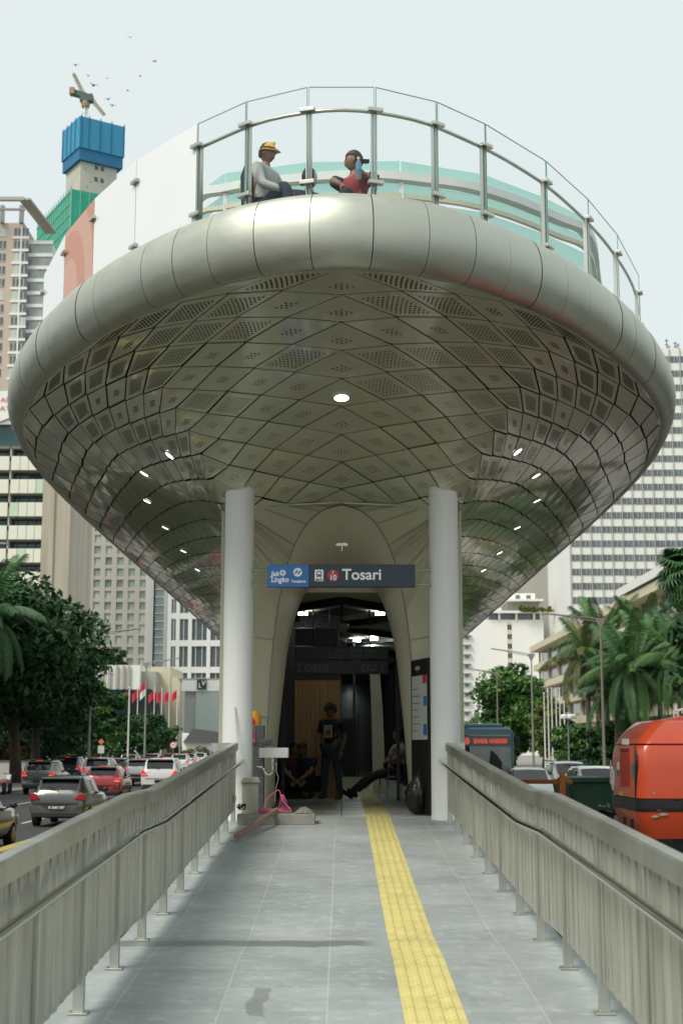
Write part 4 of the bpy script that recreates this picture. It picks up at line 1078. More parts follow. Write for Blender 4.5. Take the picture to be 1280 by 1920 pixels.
b = MB(); b.prism([(q0.x - .2, q0.z + .1), (q0.x + 16, q0.z + 3.2), (q0.x + 16, q0.z + 4.0), (q0.x - .2, q0.z + .9)], 'y', 118, 143); b.build('roof_canopy', M['white_clad'], t13)
b = MB(); b.box(xb + 2, 46, 119, 150, zt, zt + 2.2); b.build('roof_storey', M['cream_clad'], t13)

# ================================================================= BIRDS high over the tower
M['bird'] = mat('dark bird', (.16, .16, .16), .8, var=0)
for k, (px, py, sz) in enumerate([(142, 122, .5), (176, 160, .7), (166, 142, .35), (201, 147, .3), (203, 186, .45), (211, 198, .55), (240, 170, .35), (263, 143, .4), (290, 115, .45), (244, 70, .35)]):
    q = at(px, py, 60 + 6 * (k % 4)); lab = 'small dark bird in flight in the sky near the crane'
    t_ = thing('bird', lab, 'bird', tuple(q), rz=k * .7, group='birds over the crane')
    b = MB(); b.ball((0, 0, 0), (.035 * sz * 2, .11 * sz * 2, .03 * sz * 2), 8); b.add([(-.02, .04 * sz, 0), (-.02, -.05 * sz, 0), (-.24 * sz, -.03 * sz, .1 * sz), (-.42 * sz, -.05 * sz, .02 * sz), (-.22 * sz, .06 * sz, .11 * sz)], [(0, 1, 2, 4), (2, 3, 4)])
    b.add([(.02, .04 * sz, 0), (.02, -.05 * sz, 0), (.24 * sz, -.03 * sz, .1 * sz), (.42 * sz, -.05 * sz, .02 * sz), (.22 * sz, .06 * sz, .11 * sz)], [(0, 1, 2, 4), (2, 3, 4)])
    b.build('body', M['bird'], t_, world=False)
# ================================================================= VEGETATION
def leafmat(name, col, rough=.6):
    m_ = mat(name, col, rough, var=.35, scale=.8, spec=.3); b_ = m_.node_tree.nodes['Principled BSDF']
    return m_
M['leaf_dark'] = leafmat('dark leaves', (.016, .058, .016)); M['leaf_mid'] = leafmat('mid green leaves', (.032, .10, .024)); M['leaf_light'] = leafmat('light green leaves', (.08, .18, .035))
M['leaf_yellow'] = leafmat('yellow green leaves', (.16, .17, .03)); M['leaf_olive'] = leafmat('olive leaves', (.10, .12, .03))
M['bark'] = mat('bark', (.06, .05, .04), .9, var=.3, scale=4, bump=.4); M['palm_bark'] = mat('palm trunk', (.14, .12, .09), .9, var=.25, scale=5, stretch=(1, 1, 4), bump=.3)
M['frond'] = leafmat('palm leaflets', (.07, .15, .04), .45); M['frond2'] = leafmat('yellowing palm leaflets', (.10, .12, .035), .5); M['frond3'] = leafmat('deep green palm leaflets', (.035, .10, .032), .45)
def leaf_mesh(name, clumps, leaf, mats, parent, seed=0, kind=None, flat=.0):
    """clumps: (centre, radii, n, material index or None): n leaf faces spread through each clump"""
    rs = np.random.RandomState(seed); V = []; MI = []
    off = Vector(); p = parent
    while p is not None: off += p.location; p = p.parent
    for c, r, n, mi in clumps:
        d = rs.normal(size=(n, 3)); d /= np.linalg.norm(d, axis=1)[:, None]
        rad = rs.uniform(.45, 1.0, (n, 1)) ** .6
        P_ = np.array(c) - np.array(off) + d * rad * np.array(r)
        nrm = d * .6 + rs.normal(size=(n, 3)) * .7 + np.array((0, 0, .5)); nrm /= np.linalg.norm(nrm, axis=1)[:, None]
        u = np.cross(nrm, rs.normal(size=(n, 3))); u /= np.linalg.norm(u, axis=1)[:, None]; v = np.cross(nrm, u)
        s = leaf * rs.uniform(.4, 1.6, (n, 1)); w_ = s * .45
        V.append(np.stack([P_ - u * s, P_ - v * w_ + u * s * .1, P_ + u * s, P_ + v * w_ + u * s * .1], 1).reshape(-1, 3))
        k = rs.randint(0, len(mats), n) if mi is None else np.where(rs.rand(n) < .8, mi, rs.randint(0, len(mats), n))
        MI.append(k)
    V = np.concatenate(V); MI = np.concatenate(MI).astype(np.int32); n = len(V) // 4
    me = bpy.data.meshes.new(name); me.vertices.add(len(V)); me.vertices.foreach_set('co', V.astype(np.float32).ravel())
    me.loops.add(4 * n); me.loops.foreach_set('vertex_index', np.arange(4 * n, dtype=np.int32)); me.polygons.add(n)
    me.polygons.foreach_set('loop_start', np.arange(0, 4 * n, 4, dtype=np.int32)); me.polygons.foreach_set('loop_total', np.full(n, 4, dtype=np.int32))
    for m_ in mats: me.materials.append(m_)
    me.polygons.foreach_set('material_index', MI); me.update(calc_edges=True); me.validate()
    o = bpy.data.objects.new(name, me); COL.objects.link(o); o.parent = parent
    if kind: o['kind'] = kind
    return o
def crown_clumps(c, r, n, nl, rs, nm=3, cl=.30):
    out_ = []
    for k in range(n):
        d = Vector((rs.gauss(0, 1), rs.gauss(0, 1), rs.gauss(0, 1))).normalized(); f = rs.uniform(.35, .95)
        p = Vector(c) + Vector((d.x * r[0], d.y * r[1], d.z * r[2])) * f
        s = rs.uniform(.7, 1.3) * cl; q = min(r)
        out_.append((tuple(p), (q * s * 1.25, q * s * 1.25, q * s * .85), int(nl * rs.uniform(.7, 1.3)), rs.randrange(nm)))
    return out_
def tree(x, y, h, rx, label, mats=('leaf_dark', 'leaf_mid', 'leaf_light'), trunk=.35, n=34, nl=150, leaf=.22, seed=1, lean=.0, group=None, crown_lo=.25, name='broadleaf_tree'):
    rs = random.Random(seed); z0 = .12
    t_ = thing(name, label, 'tree', (x, y, z0), group=group)
    zc = z0 + h * (1 + crown_lo) / 2; rz_ = h * (1 - crown_lo) / 2
    b = MB(); pts = [Vector((x + lean * f * h + .15 * math.sin(f * 5 + seed), y, z0 + f * h * .72)) for f in (0, .15, .35, .55, .8, 1)]
    b.tube(pts, [trunk * 1.25, trunk, trunk * .85, trunk * .65, trunk * .4, trunk * .15], 9)
    for k in range(7):
        a_ = k * 2.4 + seed; p = pts[2].lerp(pts[4], rs.random()); q = Vector((x + math.cos(a_) * rx * .7, y + math.sin(a_) * rx * .7, zc + rs.uniform(-.5, .6) * rz_))
        b.tube([p, p.lerp(q, .5) + Vector((0, 0, -.2)), q], [trunk * .4, trunk * .25, trunk * .08], 6)
    b.build('trunk', M['bark'], t_, smooth=True)
    cl = crown_clumps((x + lean * h * .6, y, zc), (rx, rx, rz_), n, nl, rs)
    leaf_mesh('crown', cl, leaf, [M[k] for k in mats], t_, seed)
    return t_
D3 = ('leaf_dark', 'leaf_dark', 'leaf_mid')
tree(at(35, 0, 84).x, 84, 12.0, 4.9, 'broad dark street tree with a thick trunk at the left edge of the photo', D3, .38, 60, 240, .22, 1, group='trees on the left pavement', crown_lo=.26)
tree(at(80, 0, 92).x, 92, 13.6, 4.7, 'tallest dark street tree in front of the streaked concrete wall', D3, .36, 66, 240, .22, 2, group='trees on the left pavement', crown_lo=.24)
tree(at(118, 0, 98).x, 98, 12.6, 4.0, 'dark street tree in front of the hotel tower', D3, .3, 60, 230, .22, 3, group='trees on the left pavement', crown_lo=.22)
tree(at(150, 0, 104).x, 104, 9.4, 3.3, 'low dark street tree right behind the first left street lamp', D3, .25, 36, 170, .22, 4, group='trees on the left pavement', crown_lo=.12)
tree(at(222, 0, 140).x, 140, 8.9, 2.6, 'pointed green tree in front of the cream podium', ('leaf_dark', 'leaf_mid', 'leaf_light'), .22, 34, 150, .26, 5, group='trees on the left pavement', crown_lo=.1)
tree(at(196, 0, 150).x, 150, 7.6, 2.4, 'dark tree half hidden behind the pointed tree', D3, .22, 26, 130, .26, 6, group='trees on the left pavement', crown_lo=.1)
tree(at(268, 0, 150).x, 150, 6.0, 2.6, 'rounded green tree below the row of red flags', ('leaf_dark', 'leaf_mid', 'leaf_mid'), .2, 30, 140, .25, 7, group='trees on the left pavement', crown_lo=.05)
tree(at(312, 0, 172).x, 172, 7.2, 2.4, 'small open dark tree beside the round speed sign', D3, .16, 24, 110, .26, 8, group='trees on the left pavement', crown_lo=.15)
tree(at(345, 0, 178).x, 178, 5.6, 1.9, 'small sparse tree beside the third left street lamp', D3, .14, 16, 90, .26, 9, group='trees on the left pavement', crown_lo=.2)
tree(at(935, 0, 172).x, 172, 11.8, 5.0, 'round bright green tree behind the blue bus', ('leaf_mid', 'leaf_light', 'leaf_light'), .35, 80, 210, .30, 10, crown_lo=.08)
tree(at(988, 0, 142).x, 142, 6.9, 2.0, 'yellow green small tree left of the flagpoles', ('leaf_olive', 'leaf_yellow', 'leaf_mid'), .15, 30, 130, .22, 11, crown_lo=.05)
tree(at(1012, 0, 150).x, 150, 7.9, 2.2, 'olive tree half hidden behind the flagpoles', ('leaf_olive', 'leaf_mid', 'leaf_dark'), .16, 26, 130, .24, 12, crown_lo=.1)
# added trees outside the view on both pavements to darken the polished canopy sides
for k, (x, y, h) in enumerate([(-21, 66, 13), (-23, 54, 14), (-21, 42, 13), (-24, 30, 14), (-21, 18, 13), (-30, 74, 16), (-32, 48, 16), (-36, 100, 17), (-27, 86, 12), (-28, 104, 12), (-27, 120, 9), (-20, 6, 13), (-26, 60, 15), (-27, 36, 15)]):
    tree(x, y, h, 5.2, 'street tree on the left pavement outside the left edge of the photo', D3, .36, 30, 110, .34, 40 + k, group='street trees beside the left road', crown_lo=.12)
for k, (x, y, h) in enumerate([(20, 66, 13), (22, 52, 14), (20, 40, 13), (23, 28, 14), (20, 16, 13), (30, 80, 16), (32, 46, 16), (37, 95, 17), (25, 84, 13), (26, 60, 15), (27, 34, 15), (19, 4, 13)]):
    tree(x, y, h, 5.2, 'street tree on the right pavement outside the right edge of the photo', D3, .36, 30, 110, .34, 60 + k, group='street trees beside the right road', crown_lo=.12)
def bushes(name, label, x0, x1, y, depth, h, mats, n, nl, leaf, seed, cat='hedge', z0=.13, box=False):
    t_ = thing(name, label, cat, ((x0 + x1) / 2, y, z0)); rs = random.Random(seed); cl = []
    b = MB()
    for k in range(max(2, int((x1 - x0) / 1.2))):
        x = x0 + (x1 - x0) * rs.random(); b.tube([(x, y + rs.uniform(.2, .8) * depth, z0 - .05), (x + rs.uniform(-.2, .2), y + .5 * depth, z0 + h * .6)], [.05, .02], 5)
    b.build('stem', M['bark'], t_)
    for k in range(n):
        p = (rs.uniform(x0, x1), y + rs.uniform(0, depth), z0 + h * (rs.uniform(.12, .93) if box else rs.uniform(.1, .9) * (.75 + .25 * math.sin(k * 1.3))))
        s = rs.uniform(.5, .85); cl.append((p, (s, s, s * (.6 if not box else .5)), nl, rs.randrange(len(mats))))
    leaf_mesh('foliage', cl, leaf, [M[k] for k in mats], t_, seed); return t_
bushes('clipped_hedge', 'tall clipped green hedge behind the flagpole lawn', at(1012, 0, 122).x, at(1135, 0, 122).x, 122, 2.5, 4.1, ('leaf_mid', 'leaf_light', 'leaf_dark'), 90, 130, .17, 21, box=True)
bushes('flowering_shrub', 'large dark shrub with pale flowers behind the excavator', at(1062, 0, 100).x, at(1235, 0, 100).x, 100, 3.5, 4.7, ('leaf_dark', 'leaf_mid', 'leaf_dark'), 95, 150, .17, 22, cat='shrub')
bushes('round_bush', 'small round bright bush beside the silver car on the right road', at(1006, 0, 120).x, at(1036, 0, 120).x, 119, 1.2, 1.9, ('leaf_mid', 'leaf_light'), 16, 120, .12, 23, cat='bush')
bushes('verge_hedge', 'low yellow green hedge along the right kerb', at(975, 0, 110).x, at(1140, 0, 96).x, 97, 14, .9, ('leaf_yellow', 'leaf_light'), 60, 80, .12, 24)
bushes('golden_hedge', 'clipped golden hedge cube beside the left road', at(207, 0, 150).x, at(233, 0, 150).x, 150, 1.6, 2.3, ('leaf_yellow', 'leaf_olive'), 26, 140, .12, 25, box=True)
bushes('roof_planting', 'dark shrubs growing along the podium roof', at(150, 0, 282).x, at(246, 0, 282).x, 281, 4, 3.6, ('leaf_dark', 'leaf_mid'), 50, 90, .3, 26, cat='shrub', z0=at(0, 1247, 280).z)
bushes('roof_bush', 'separate rounded shrub at the right end of the podium roof', at(228, 0, 284).x, at(262, 0, 284).x, 284, 3, 4.4, ('leaf_dark', 'leaf_mid'), 24, 90, .3, 27, cat='shrub', z0=at(0, 1247, 280).z - .6)
bushes('terrace_planting', 'yellow green planters on the white hotel roof terrace', at(950, 0, 378).x, at(1008, 0, 378).x, 377.6, 1, 1.4, ('leaf_olive', 'leaf_yellow'), 24, 50, .3, 28, cat='planting', z0=at(0, 1147, 380).z)
bushes('red_hedge', 'rusty red leaved hedge behind the white planter wall', at(0, 0, 104).x, at(116, 0, 104).x, 103, 1.2, 2.2, ('leaf_dark', 'leaf_olive'), 44, 110, .13, 29, z0=1.2)
bushes('pavement_hedge', 'green verge plants at the left kerb beside the grey SUV', at(10, 0, 78).x - 1.5, at(42, 0, 78).x, 74, 3, 1.0, ('leaf_light', 'leaf_mid'), 26, 90, .11, 30)
bushes('distant_hedge', 'pale distant hedge below the dark pavilion', at(352, 0, 190).x, at(412, 0, 190).x, 188, 2, 2.6, ('leaf_mid', 'leaf_olive'), 30, 80, .2, 31)
bushes('far_shrubbery', 'dense dark shrubbery closing the far end of the left pavement', at(100, 0, 160).x, at(200, 0, 160).x, 160, 3, 4.5, ('leaf_dark', 'leaf_mid'), 60, 110, .22, 33, cat='shrub')
M['rust'] = leafmat('rusty leaves', (.16, .06, .025))
for o in bpy.data.objects:
    if o.name.startswith('red_hedge'):
        for c_ in o.children:
            if c_.name.startswith('foliage'): c_.data.materials[1] = M['rust']

def frond_mesh(L, droop, mat_, seed, wid=.68, n=58, lw=.021):
    rs = random.Random(seed); b = MB(); pts = []
    for k in range(13):
        s = k / 12; pts.append(Vector((L * (s - .25 * droop * s * s), 0, L * (.45 * s - droop * s * s * 1.05))))
    b.tube(pts, [.035 * (1 - .8 * k / 12) for k in range(13)], 5, mi=0); P_ = Path(pts)
    for k in range(n):
        s = .12 + .88 * k / n; p = P_(s * P_.L); tg = P_.tan(min(s * P_.L, P_.L - .1)); l = wid * math.sin(math.pi * min(1, .15 + s * .8)) ** .6 * rs.uniform(.85, 1.15)
        for sg in (-1, 1):
            d = Vector((tg.x * .75, sg * .8, tg.z * .75 - .15)).normalized(); tip = p + d * l + Vector((0, 0, -.45 * l - .25 * droop * l)); md = p + d * l * .55 + Vector((0, 0, -.04 * l))
            w_ = tg * lw; b.add([p - w_ * .6, p + w_ * .6, md + w_, md - w_, tip], [(0, 1, 2, 3), (3, 2, 4)])
    return b.mesh('frond', mat_, fix=False)
FR = {}
for nm_, mk in (('a', 'frond'), ('b', 'frond2'), ('c', 'frond3')):
    FR[nm_] = [frond_mesh(3.2, d, M[mk], 3 + k) for k, d in enumerate((.25, .6, 1.0))]
def palm(x, y, h, label, kinds, n=24, sc=1.0, seed=1, group=None, trunk=.2):
    rs = random.Random(seed); t_ = thing('palm_tree', label, 'palm', (x, y, .12), group=group)
    b = MB(); b.tube([(x, y, .05), (x + .1, y, h * .3), (x + .15, y, h * .7), (x + .1, y, h)], [trunk * 1.3, trunk, trunk * .85, trunk * .7], 10); b.build('trunk', M['palm_bark'], t_, smooth=True)
    for k in range(n):
        f = k / n; dr = 0 if f < .22 else (1 if f < .6 else 2)
        o = bpy.data.objects.new('frond', FR[rs.choice(kinds)][dr]); COL.objects.link(o); o.parent = t_
        o.location = (.1, 0, h - .12 - f * .35); o.rotation_euler = (rs.uniform(-.2, .2), [-.75, -.15, .35][dr] + rs.uniform(-.2, .2), k * 2.399 + rs.uniform(-.2, .2)); s = sc * rs.uniform(.85, 1.15); o.scale = (s, s, s)
    return t_
palm(at(1062, 0, 104).x, 104, 9.0, 'leftmost drooping palm of the clump, with yellowing fronds', 'abb', 28, 1.15, 1, 'palms by the right pavement')
palm(at(1095, 0, 106).x, 106, 10.0, 'tall drooping palm right behind the first right street lamp', 'aac', 32, 1.3, 2, 'palms by the right pavement')
palm(at(1128, 0, 108).x, 108, 8.6, 'dark drooping palm in the middle of the clump', 'acc', 30, 1.25, 3, 'palms by the right pavement')
palm(at(1160, 0, 110).x, 110, 10.6, 'palm with upright top fronds at the right of the clump', 'acc', 28, 1.2, 4, 'palms by the right pavement')
palm(at(1110, 0, 100).x, 100, 6.4, 'low dark palm under the drooping palm clump', 'cc', 26, 1.15, 9, 'palms by the right pavement')
palm(at(1140, 0, 98).x, 98, 7.8, 'broad low palm in front of the cream building terraces', 'aac', 30, 1.35, 11, 'palms by the right pavement')
palm(at(1185, 0, 100).x, 100, 8.8, 'full palm between the drooping clump and the slender palm', 'aac', 30, 1.25, 12, 'palms by the right pavement')
palm(at(1218, 0, 96).x, 96, 8.4, 'slender palm with arching fronds in front of the cream building', 'aac', 24, 1.05, 5, 'palms by the right pavement', .14)
palm(at(1262, 0, 90).x, 90, 8.6, 'palm with arching fronds at the right edge of the photo', 'aac', 24, 1.15, 6, 'palms by the right pavement', .16)
palm(at(15, 0, 80).x, 80, 9.6, 'drooping palm at the left edge in front of the dark trees', 'cca', 34, 1.25, 7)
# tall fan palm
FB = MB()
for k in range(22):
    a_ = R(-125 + 250 * k / 21); d = Vector((math.cos(a_), math.sin(a_), 0)); p = d * .12; tip = d * 1.15 + Vector((0, 0, -.30 - .25 * abs(math.sin(a_)))); md = d * .75; n_ = Vector((-d.y, d.x, 0)) * .085
    FB.add([p - n_ * .3, p + n_ * .3, md + n_, md - n_, tip], [(0, 1, 2, 3), (3, 2, 4)])
FB.tube([(-1.2, 0, -.05), (0, 0, 0)], .025, 5)
FBM = [FB.mesh('frond', M[k], fix=False) for k in ('frond', 'frond3', 'leaf_mid')]
x, y, h = at(1246, 0, 76).x, 76, 11.6
fp = thing('fan_palm', 'tall fan palm rising above the palms at the right edge', 'palm', (x, y, .12))
b = MB(); b.tube([(x, y, .05), (x - .1, y, 4), (x + .1, y, 8), (x, y, h)], [.3, .2, .17, .14], 10); b.build('trunk', M['palm_bark'], fp, smooth=True)
rs = random.Random(4)
for k in range(46):
    o = bpy.data.objects.new('frond', rs.choice(FBM)); COL.objects.link(o); o.parent = fp
    el = 1.25 - 2.5 * k / 45; az = k * 2.399; rr_ = rs.uniform(.75, 1.05)
    o.location = (math.cos(az) * math.cos(el) * rr_, math.sin(az) * math.cos(el) * rr_, h - .1 + math.sin(el) * rr_ * 1.25 - .12); o.rotation_euler = (rs.uniform(-.3, .3), -el * .75 + .3, az)

# ================================================================= STREET FURNITURE
M['lamp_steel'] = mat('galvanised lamp post', (.30, .31, .30), .5, .5, var=.1); M['lamp_brown'] = mat('brownish lamp post', (.24, .20, .17), .6, .2, var=.1)
M['flag_red'] = mat('red flag', (.60, .03, .05), .7, var=.1); M['pole_white'] = mat('white pole', (.72, .72, .68), .5, var=.05)
def lamp(x, y, px1, py1, label, m_, zt=10.0):
    t_ = thing('street_lamp', label, 'street lamp', (x, y, .12), group='street lamps')
    e1 = at(px1, py1, y - .2); sg = 1 if e1.x > x else -1; d = Vector((e1.x - x, -.2, e1.z - zt))
    b = MB(); b.tube([(x, y, .1), (x, y, zt)], [.11, .055], 10); b.tube([(x, y, .1), (x, y, .5)], .15, 10); b.build('pole', m_, t_, smooth=40)
    P0 = Vector((x, y, zt)); b = MB(); b.prism([(x - .35, zt + .25), (x + .35, zt + .25), (x + .06, zt - .35), (x - .06, zt - .35)], 'y', y - .05, y + .05); b.build('bracket', m_, t_)
    b = MB(); b.tube([P0 + Vector((0, 0, .18)), P0 + d * .55 + Vector((0, 0, .12))], .04, 6); b.tube([P0, P0 + d * .6], .03, 6); b.build('arm', m_, t_)
    b = MB(); b.bar(P0 + d * .55 + Vector((0, 0, .08)), P0 + d, .32, .09); b.build('luminaire', M['mid_grey'], t_, bevel=.02)
lamp(16.0, 88, 1020, 1150, 'tall right street lamp in front of the palm clump', M['lamp_brown'])
lamp(16.2, 122, 920, 1216, 'grey right street lamp between the round tree and the flagpoles', M['lamp_steel'])
lamp(16.6, 153, 868, 1252, 'farthest right street lamp before the round green tree', M['lamp_brown'])
lamp(-17.5, 100, 264, 1178, 'nearest left street lamp in front of the dark trees', M['lamp_steel'])
lamp(-18.4, 135, 336, 1234, 'second left street lamp in front of the flag row', M['lamp_steel'])
lamp(-18.6, 166, 392, 1272, 'third left street lamp before the grey retail box', M['lamp_steel'])
lamp(at(-35, 0, 60).x, 60, 14, 1020, 'left street lamp whose head just enters the photo at the left edge', M['lamp_steel'], zt=10.8)
def pole(x, y, z, label, grp, flag=None, nm='flagpole'):
    t_ = thing(nm, label, 'flagpole', (x, y, .12), group=grp)
    b = MB(); b.tube([(x, y, .1), (x, y, z)], [.08, .045], 8); b.ball((x, y, z), .09, 8); b.build('pole', M['pole_white'], t_, smooth=40)
    if flag:
        def cloth(z0, z1, m_):
            b = MB(); n = 8; vs = []
            for k in range(n + 1):
                s = k / n; xx = x - .75 * s; yy_ = y + .12 * math.sin(s * 7); dz = -.75 * s
                vs += [(xx, yy_, z0 + dz), (xx, yy_, z1 + dz)]
            b.add(vs, [(2 * k, 2 * k + 2, 2 * k + 3, 2 * k + 1) for k in range(n)]); return b.build('flag', m_, t_, smooth=True)
        if flag == 'rw': cloth(z - 1.0, z - .1, M['flag_red']); cloth(z - 1.9, z - 1.0, M['pole_white'])
        else: cloth(z - 1.3, z - .2, M['flag_red'])
fl = ['red flag on the leftmost white pole below the cream podium', 'red flag on the second white pole, beside the red and white flag', 'red and white flag on the third pole of the row', 'red flag on the first pole right of the red and white flag', 'red flag on the pole in front of the stepped cream wing', 'red flag on the second last pole of the row', 'red flag on the last pole beside the grey retail box']
for k, px in enumerate((244, 259, 274, 290, 304, 318, 333)):
    q = at(px, [1289, 1289, 1276, 1290, 1291, 1292, 1289][k], 190); pole(q.x, 190, q.z, fl[k], 'flagpoles along the left pavement', 'rw' if k == 2 else 'r')
for k, px in enumerate((1019, 1026, 1033, 1041, 1048, 1056)):
    q = at(px, 1300 if k == 0 else 1291 - (k == 5) * 3, 130); pole(q.x, 130, q.z, 'bare white flagpole in the row of six beside the hedge', 'bare flagpoles by the hedge')
q = at(243, 1290, 118); pole(-17.9 if False else q.x, 118, q.z, 'thin grey mast standing alone right of the pointed tree', None, nm='thin_mast')
gl = thing('globe_lantern', 'garden lantern with a cluster of pale shades above the clipped hedge', 'lantern', tuple(gnd(1064, 1430, .12)) if False else (at(1064, 0, 115).x, 115, .12))
q = at(1064, 1345, 115); b = MB(); b.tube([(q.x, 115, .1), (q.x, 115, q.z)], .06, 8)
for k in range(5): a_ = k * 1.257; b.tube([(q.x, 115, q.z - .3), (q.x + .4 * math.cos(a_), 115 + .4 * math.sin(a_), q.z)], .025, 5)
b.build('pole', M['lamp_steel'], gl)
for k in range(5):
    a_ = k * 1.257; b = MB(); b.lathe([(.08, .2), (.22, .12), (.28, -.05), (.24, -.16)], (q.x + .42 * math.cos(a_), 115 + .42 * math.sin(a_), q.z + .05), 12); b.build('shade', M['white_paint'], gl, smooth=40)
# round speed sign and a pair of small signs
q = at(325, 1397, 140); ss = thing('speed_sign', 'round red rimmed sign on a thin post beside the left road', 'road sign', (q.x, 140, .12))
b = MB(); b.tube([(q.x, 140.05, .1), (q.x, 140.05, q.z)], .035, 8); b.build('post', M['lamp_steel'], ss)
b = MB(); b.disc((q.x, 140, q.z), .34, (0, -1, 0), 28); o = b.build('plate', M['sign_red'], ss, fix=False)
b = MB(); b.disc((q.x, 139.985, q.z), .25, (0, -1, 0), 28); b.build('inner_disc', M['white_paint'], o, fix=False)
b = MB(); b.box(q.x - .14, q.x + .14, 139.975, 139.98, q.z + .02, q.z + .09); b.box(q.x - .12, q.x - .05, 139.975, 139.98, q.z - .10, q.z); b.box(q.x + .03, q.x + .09, 139.975, 139.98, q.z - .10, q.z + .02); b.build('dark_mark', M['lamp_steel'], ss)
q = at(190, 1393, 120); ss = thing('warning_sign', 'orange warning diamond over white plate beside the left pavement', 'road sign', (q.x, 120, .12))
b = MB(); b.tube([(q.x, 120.05, .1), (q.x, 120.05, q.z)], .035, 8); b.build('post', M['lamp_steel'], ss)
b = MB(); b.add([(q.x - .26, 120, q.z + .1), (q.x, 120, q.z - .16), (q.x + .26, 120, q.z + .1), (q.x, 120, q.z + .36)], [(0, 1, 2, 3)]); b.build('diamond_plate', mat('orange sign', (.75, .28, .12), .5, var=0), ss)
b = MB(); b.box(q.x - .26, q.x + .26, 119.98, 120.02, q.z - .85, q.z - .22); b.build('text_plate', M['white_paint'], ss)
# planter wall
a, c = at(5, 0, 102), at(126, 0, 102)
pw = thing('planter_wall', 'long low white planter wall on the left pavement', 'planter', ((a.x + c.x) / 2, 101.5, .12))
b = MB(); b.box(a.x - 8, c.x, 101.5, 105, .1, 1.35); b.build('wall', M['white_clad'], pw, bevel=.04)
b = MB(); b.box(a.x - 8, c.x + .06, 101.44, 101.9, 1.352, 1.45); b.build('coping', M['pave'], pw)
# ================================================================= VEHICLES
def paint(name, col, metal=.3, rough=.25): return mat(name, col, rough, metal, var=.05, scale=2, coat=.8)
M['car_glass'] = mat('car window glass', (.012, .016, .018), .05, var=0, spec=.7)
M['tyre'] = mat('tyre rubber', (.018, .018, .018), .85, var=.2); M['rimalloy'] = mat('alloy wheel', (.4, .4, .4), .35, .9, var=.05)
M['tail_on'] = mat('lit red tail lamp', (.75, .03, .02), .3, var=0, emit=.6); M['tail'] = mat('red tail lamp', (.45, .012, .02), .15, var=.1, coat=.8)
M['head'] = mat('clear headlamp', (.75, .77, .75), .12, .3, var=0, coat=.8); M['plate'] = mat('black number plate', (.02, .02, .022), .5, var=0)
M['plastic'] = mat('black bumper plastic', (.03, .03, .03), .6, var=.1)
SHAPES = {   # (y/L, roof or bonnet height/H, shoulder/H, width factor, roof width factor): from the rear to the front
    'hatch': [(0, .44, .43, .90, .80), (.012, .60, .59, .95, .80), (.03, .70, .655, .965, .78), (.115, .955, .66, .985, .71), (.20, .99, .655, 1, .70), (.42, 1, .65, 1, .70), (.56, .965, .645, 1, .70), (.73, .68, .63, .995, .80), (.80, .63, .61, .985, .85), (.92, .55, .53, .95, .84), (.985, .44, .42, .88, .8), (1, .34, .33, .83, .78)],
    'suv': [(0, .42, .41, .92, .85), (.01, .60, .59, .96, .84), (.02, .68, .63, .98, .81), (.075, .955, .64, .99, .76), (.15, .99, .635, 1, .75), (.45, 1, .63, 1, .75), (.58, .965, .625, 1, .745), (.71, .68, .615, 1, .82), (.80, .64, .60, .99, .88), (.93, .57, .55, .96, .88), (.99, .44, .42, .90, .84), (1, .34, .33, .86, .82)],
    'sedan': [(0, .45, .44, .88, .82), (.015, .62, .61, .94, .84), (.05, .72, .68, .96, .84), (.15, .76, .69, .985, .84), (.29, .96, .69, 1, .72), (.36, .99, .685, 1, .70), (.50, 1, .68, 1, .70), (.58, .97, .675, 1, .70), (.74, .70, .66, .995, .82), (.82, .66, .635, .985, .86), (.93, .57, .55, .95, .85), (.99, .45, .43, .88, .8), (1, .34, .33, .83, .78)],
}
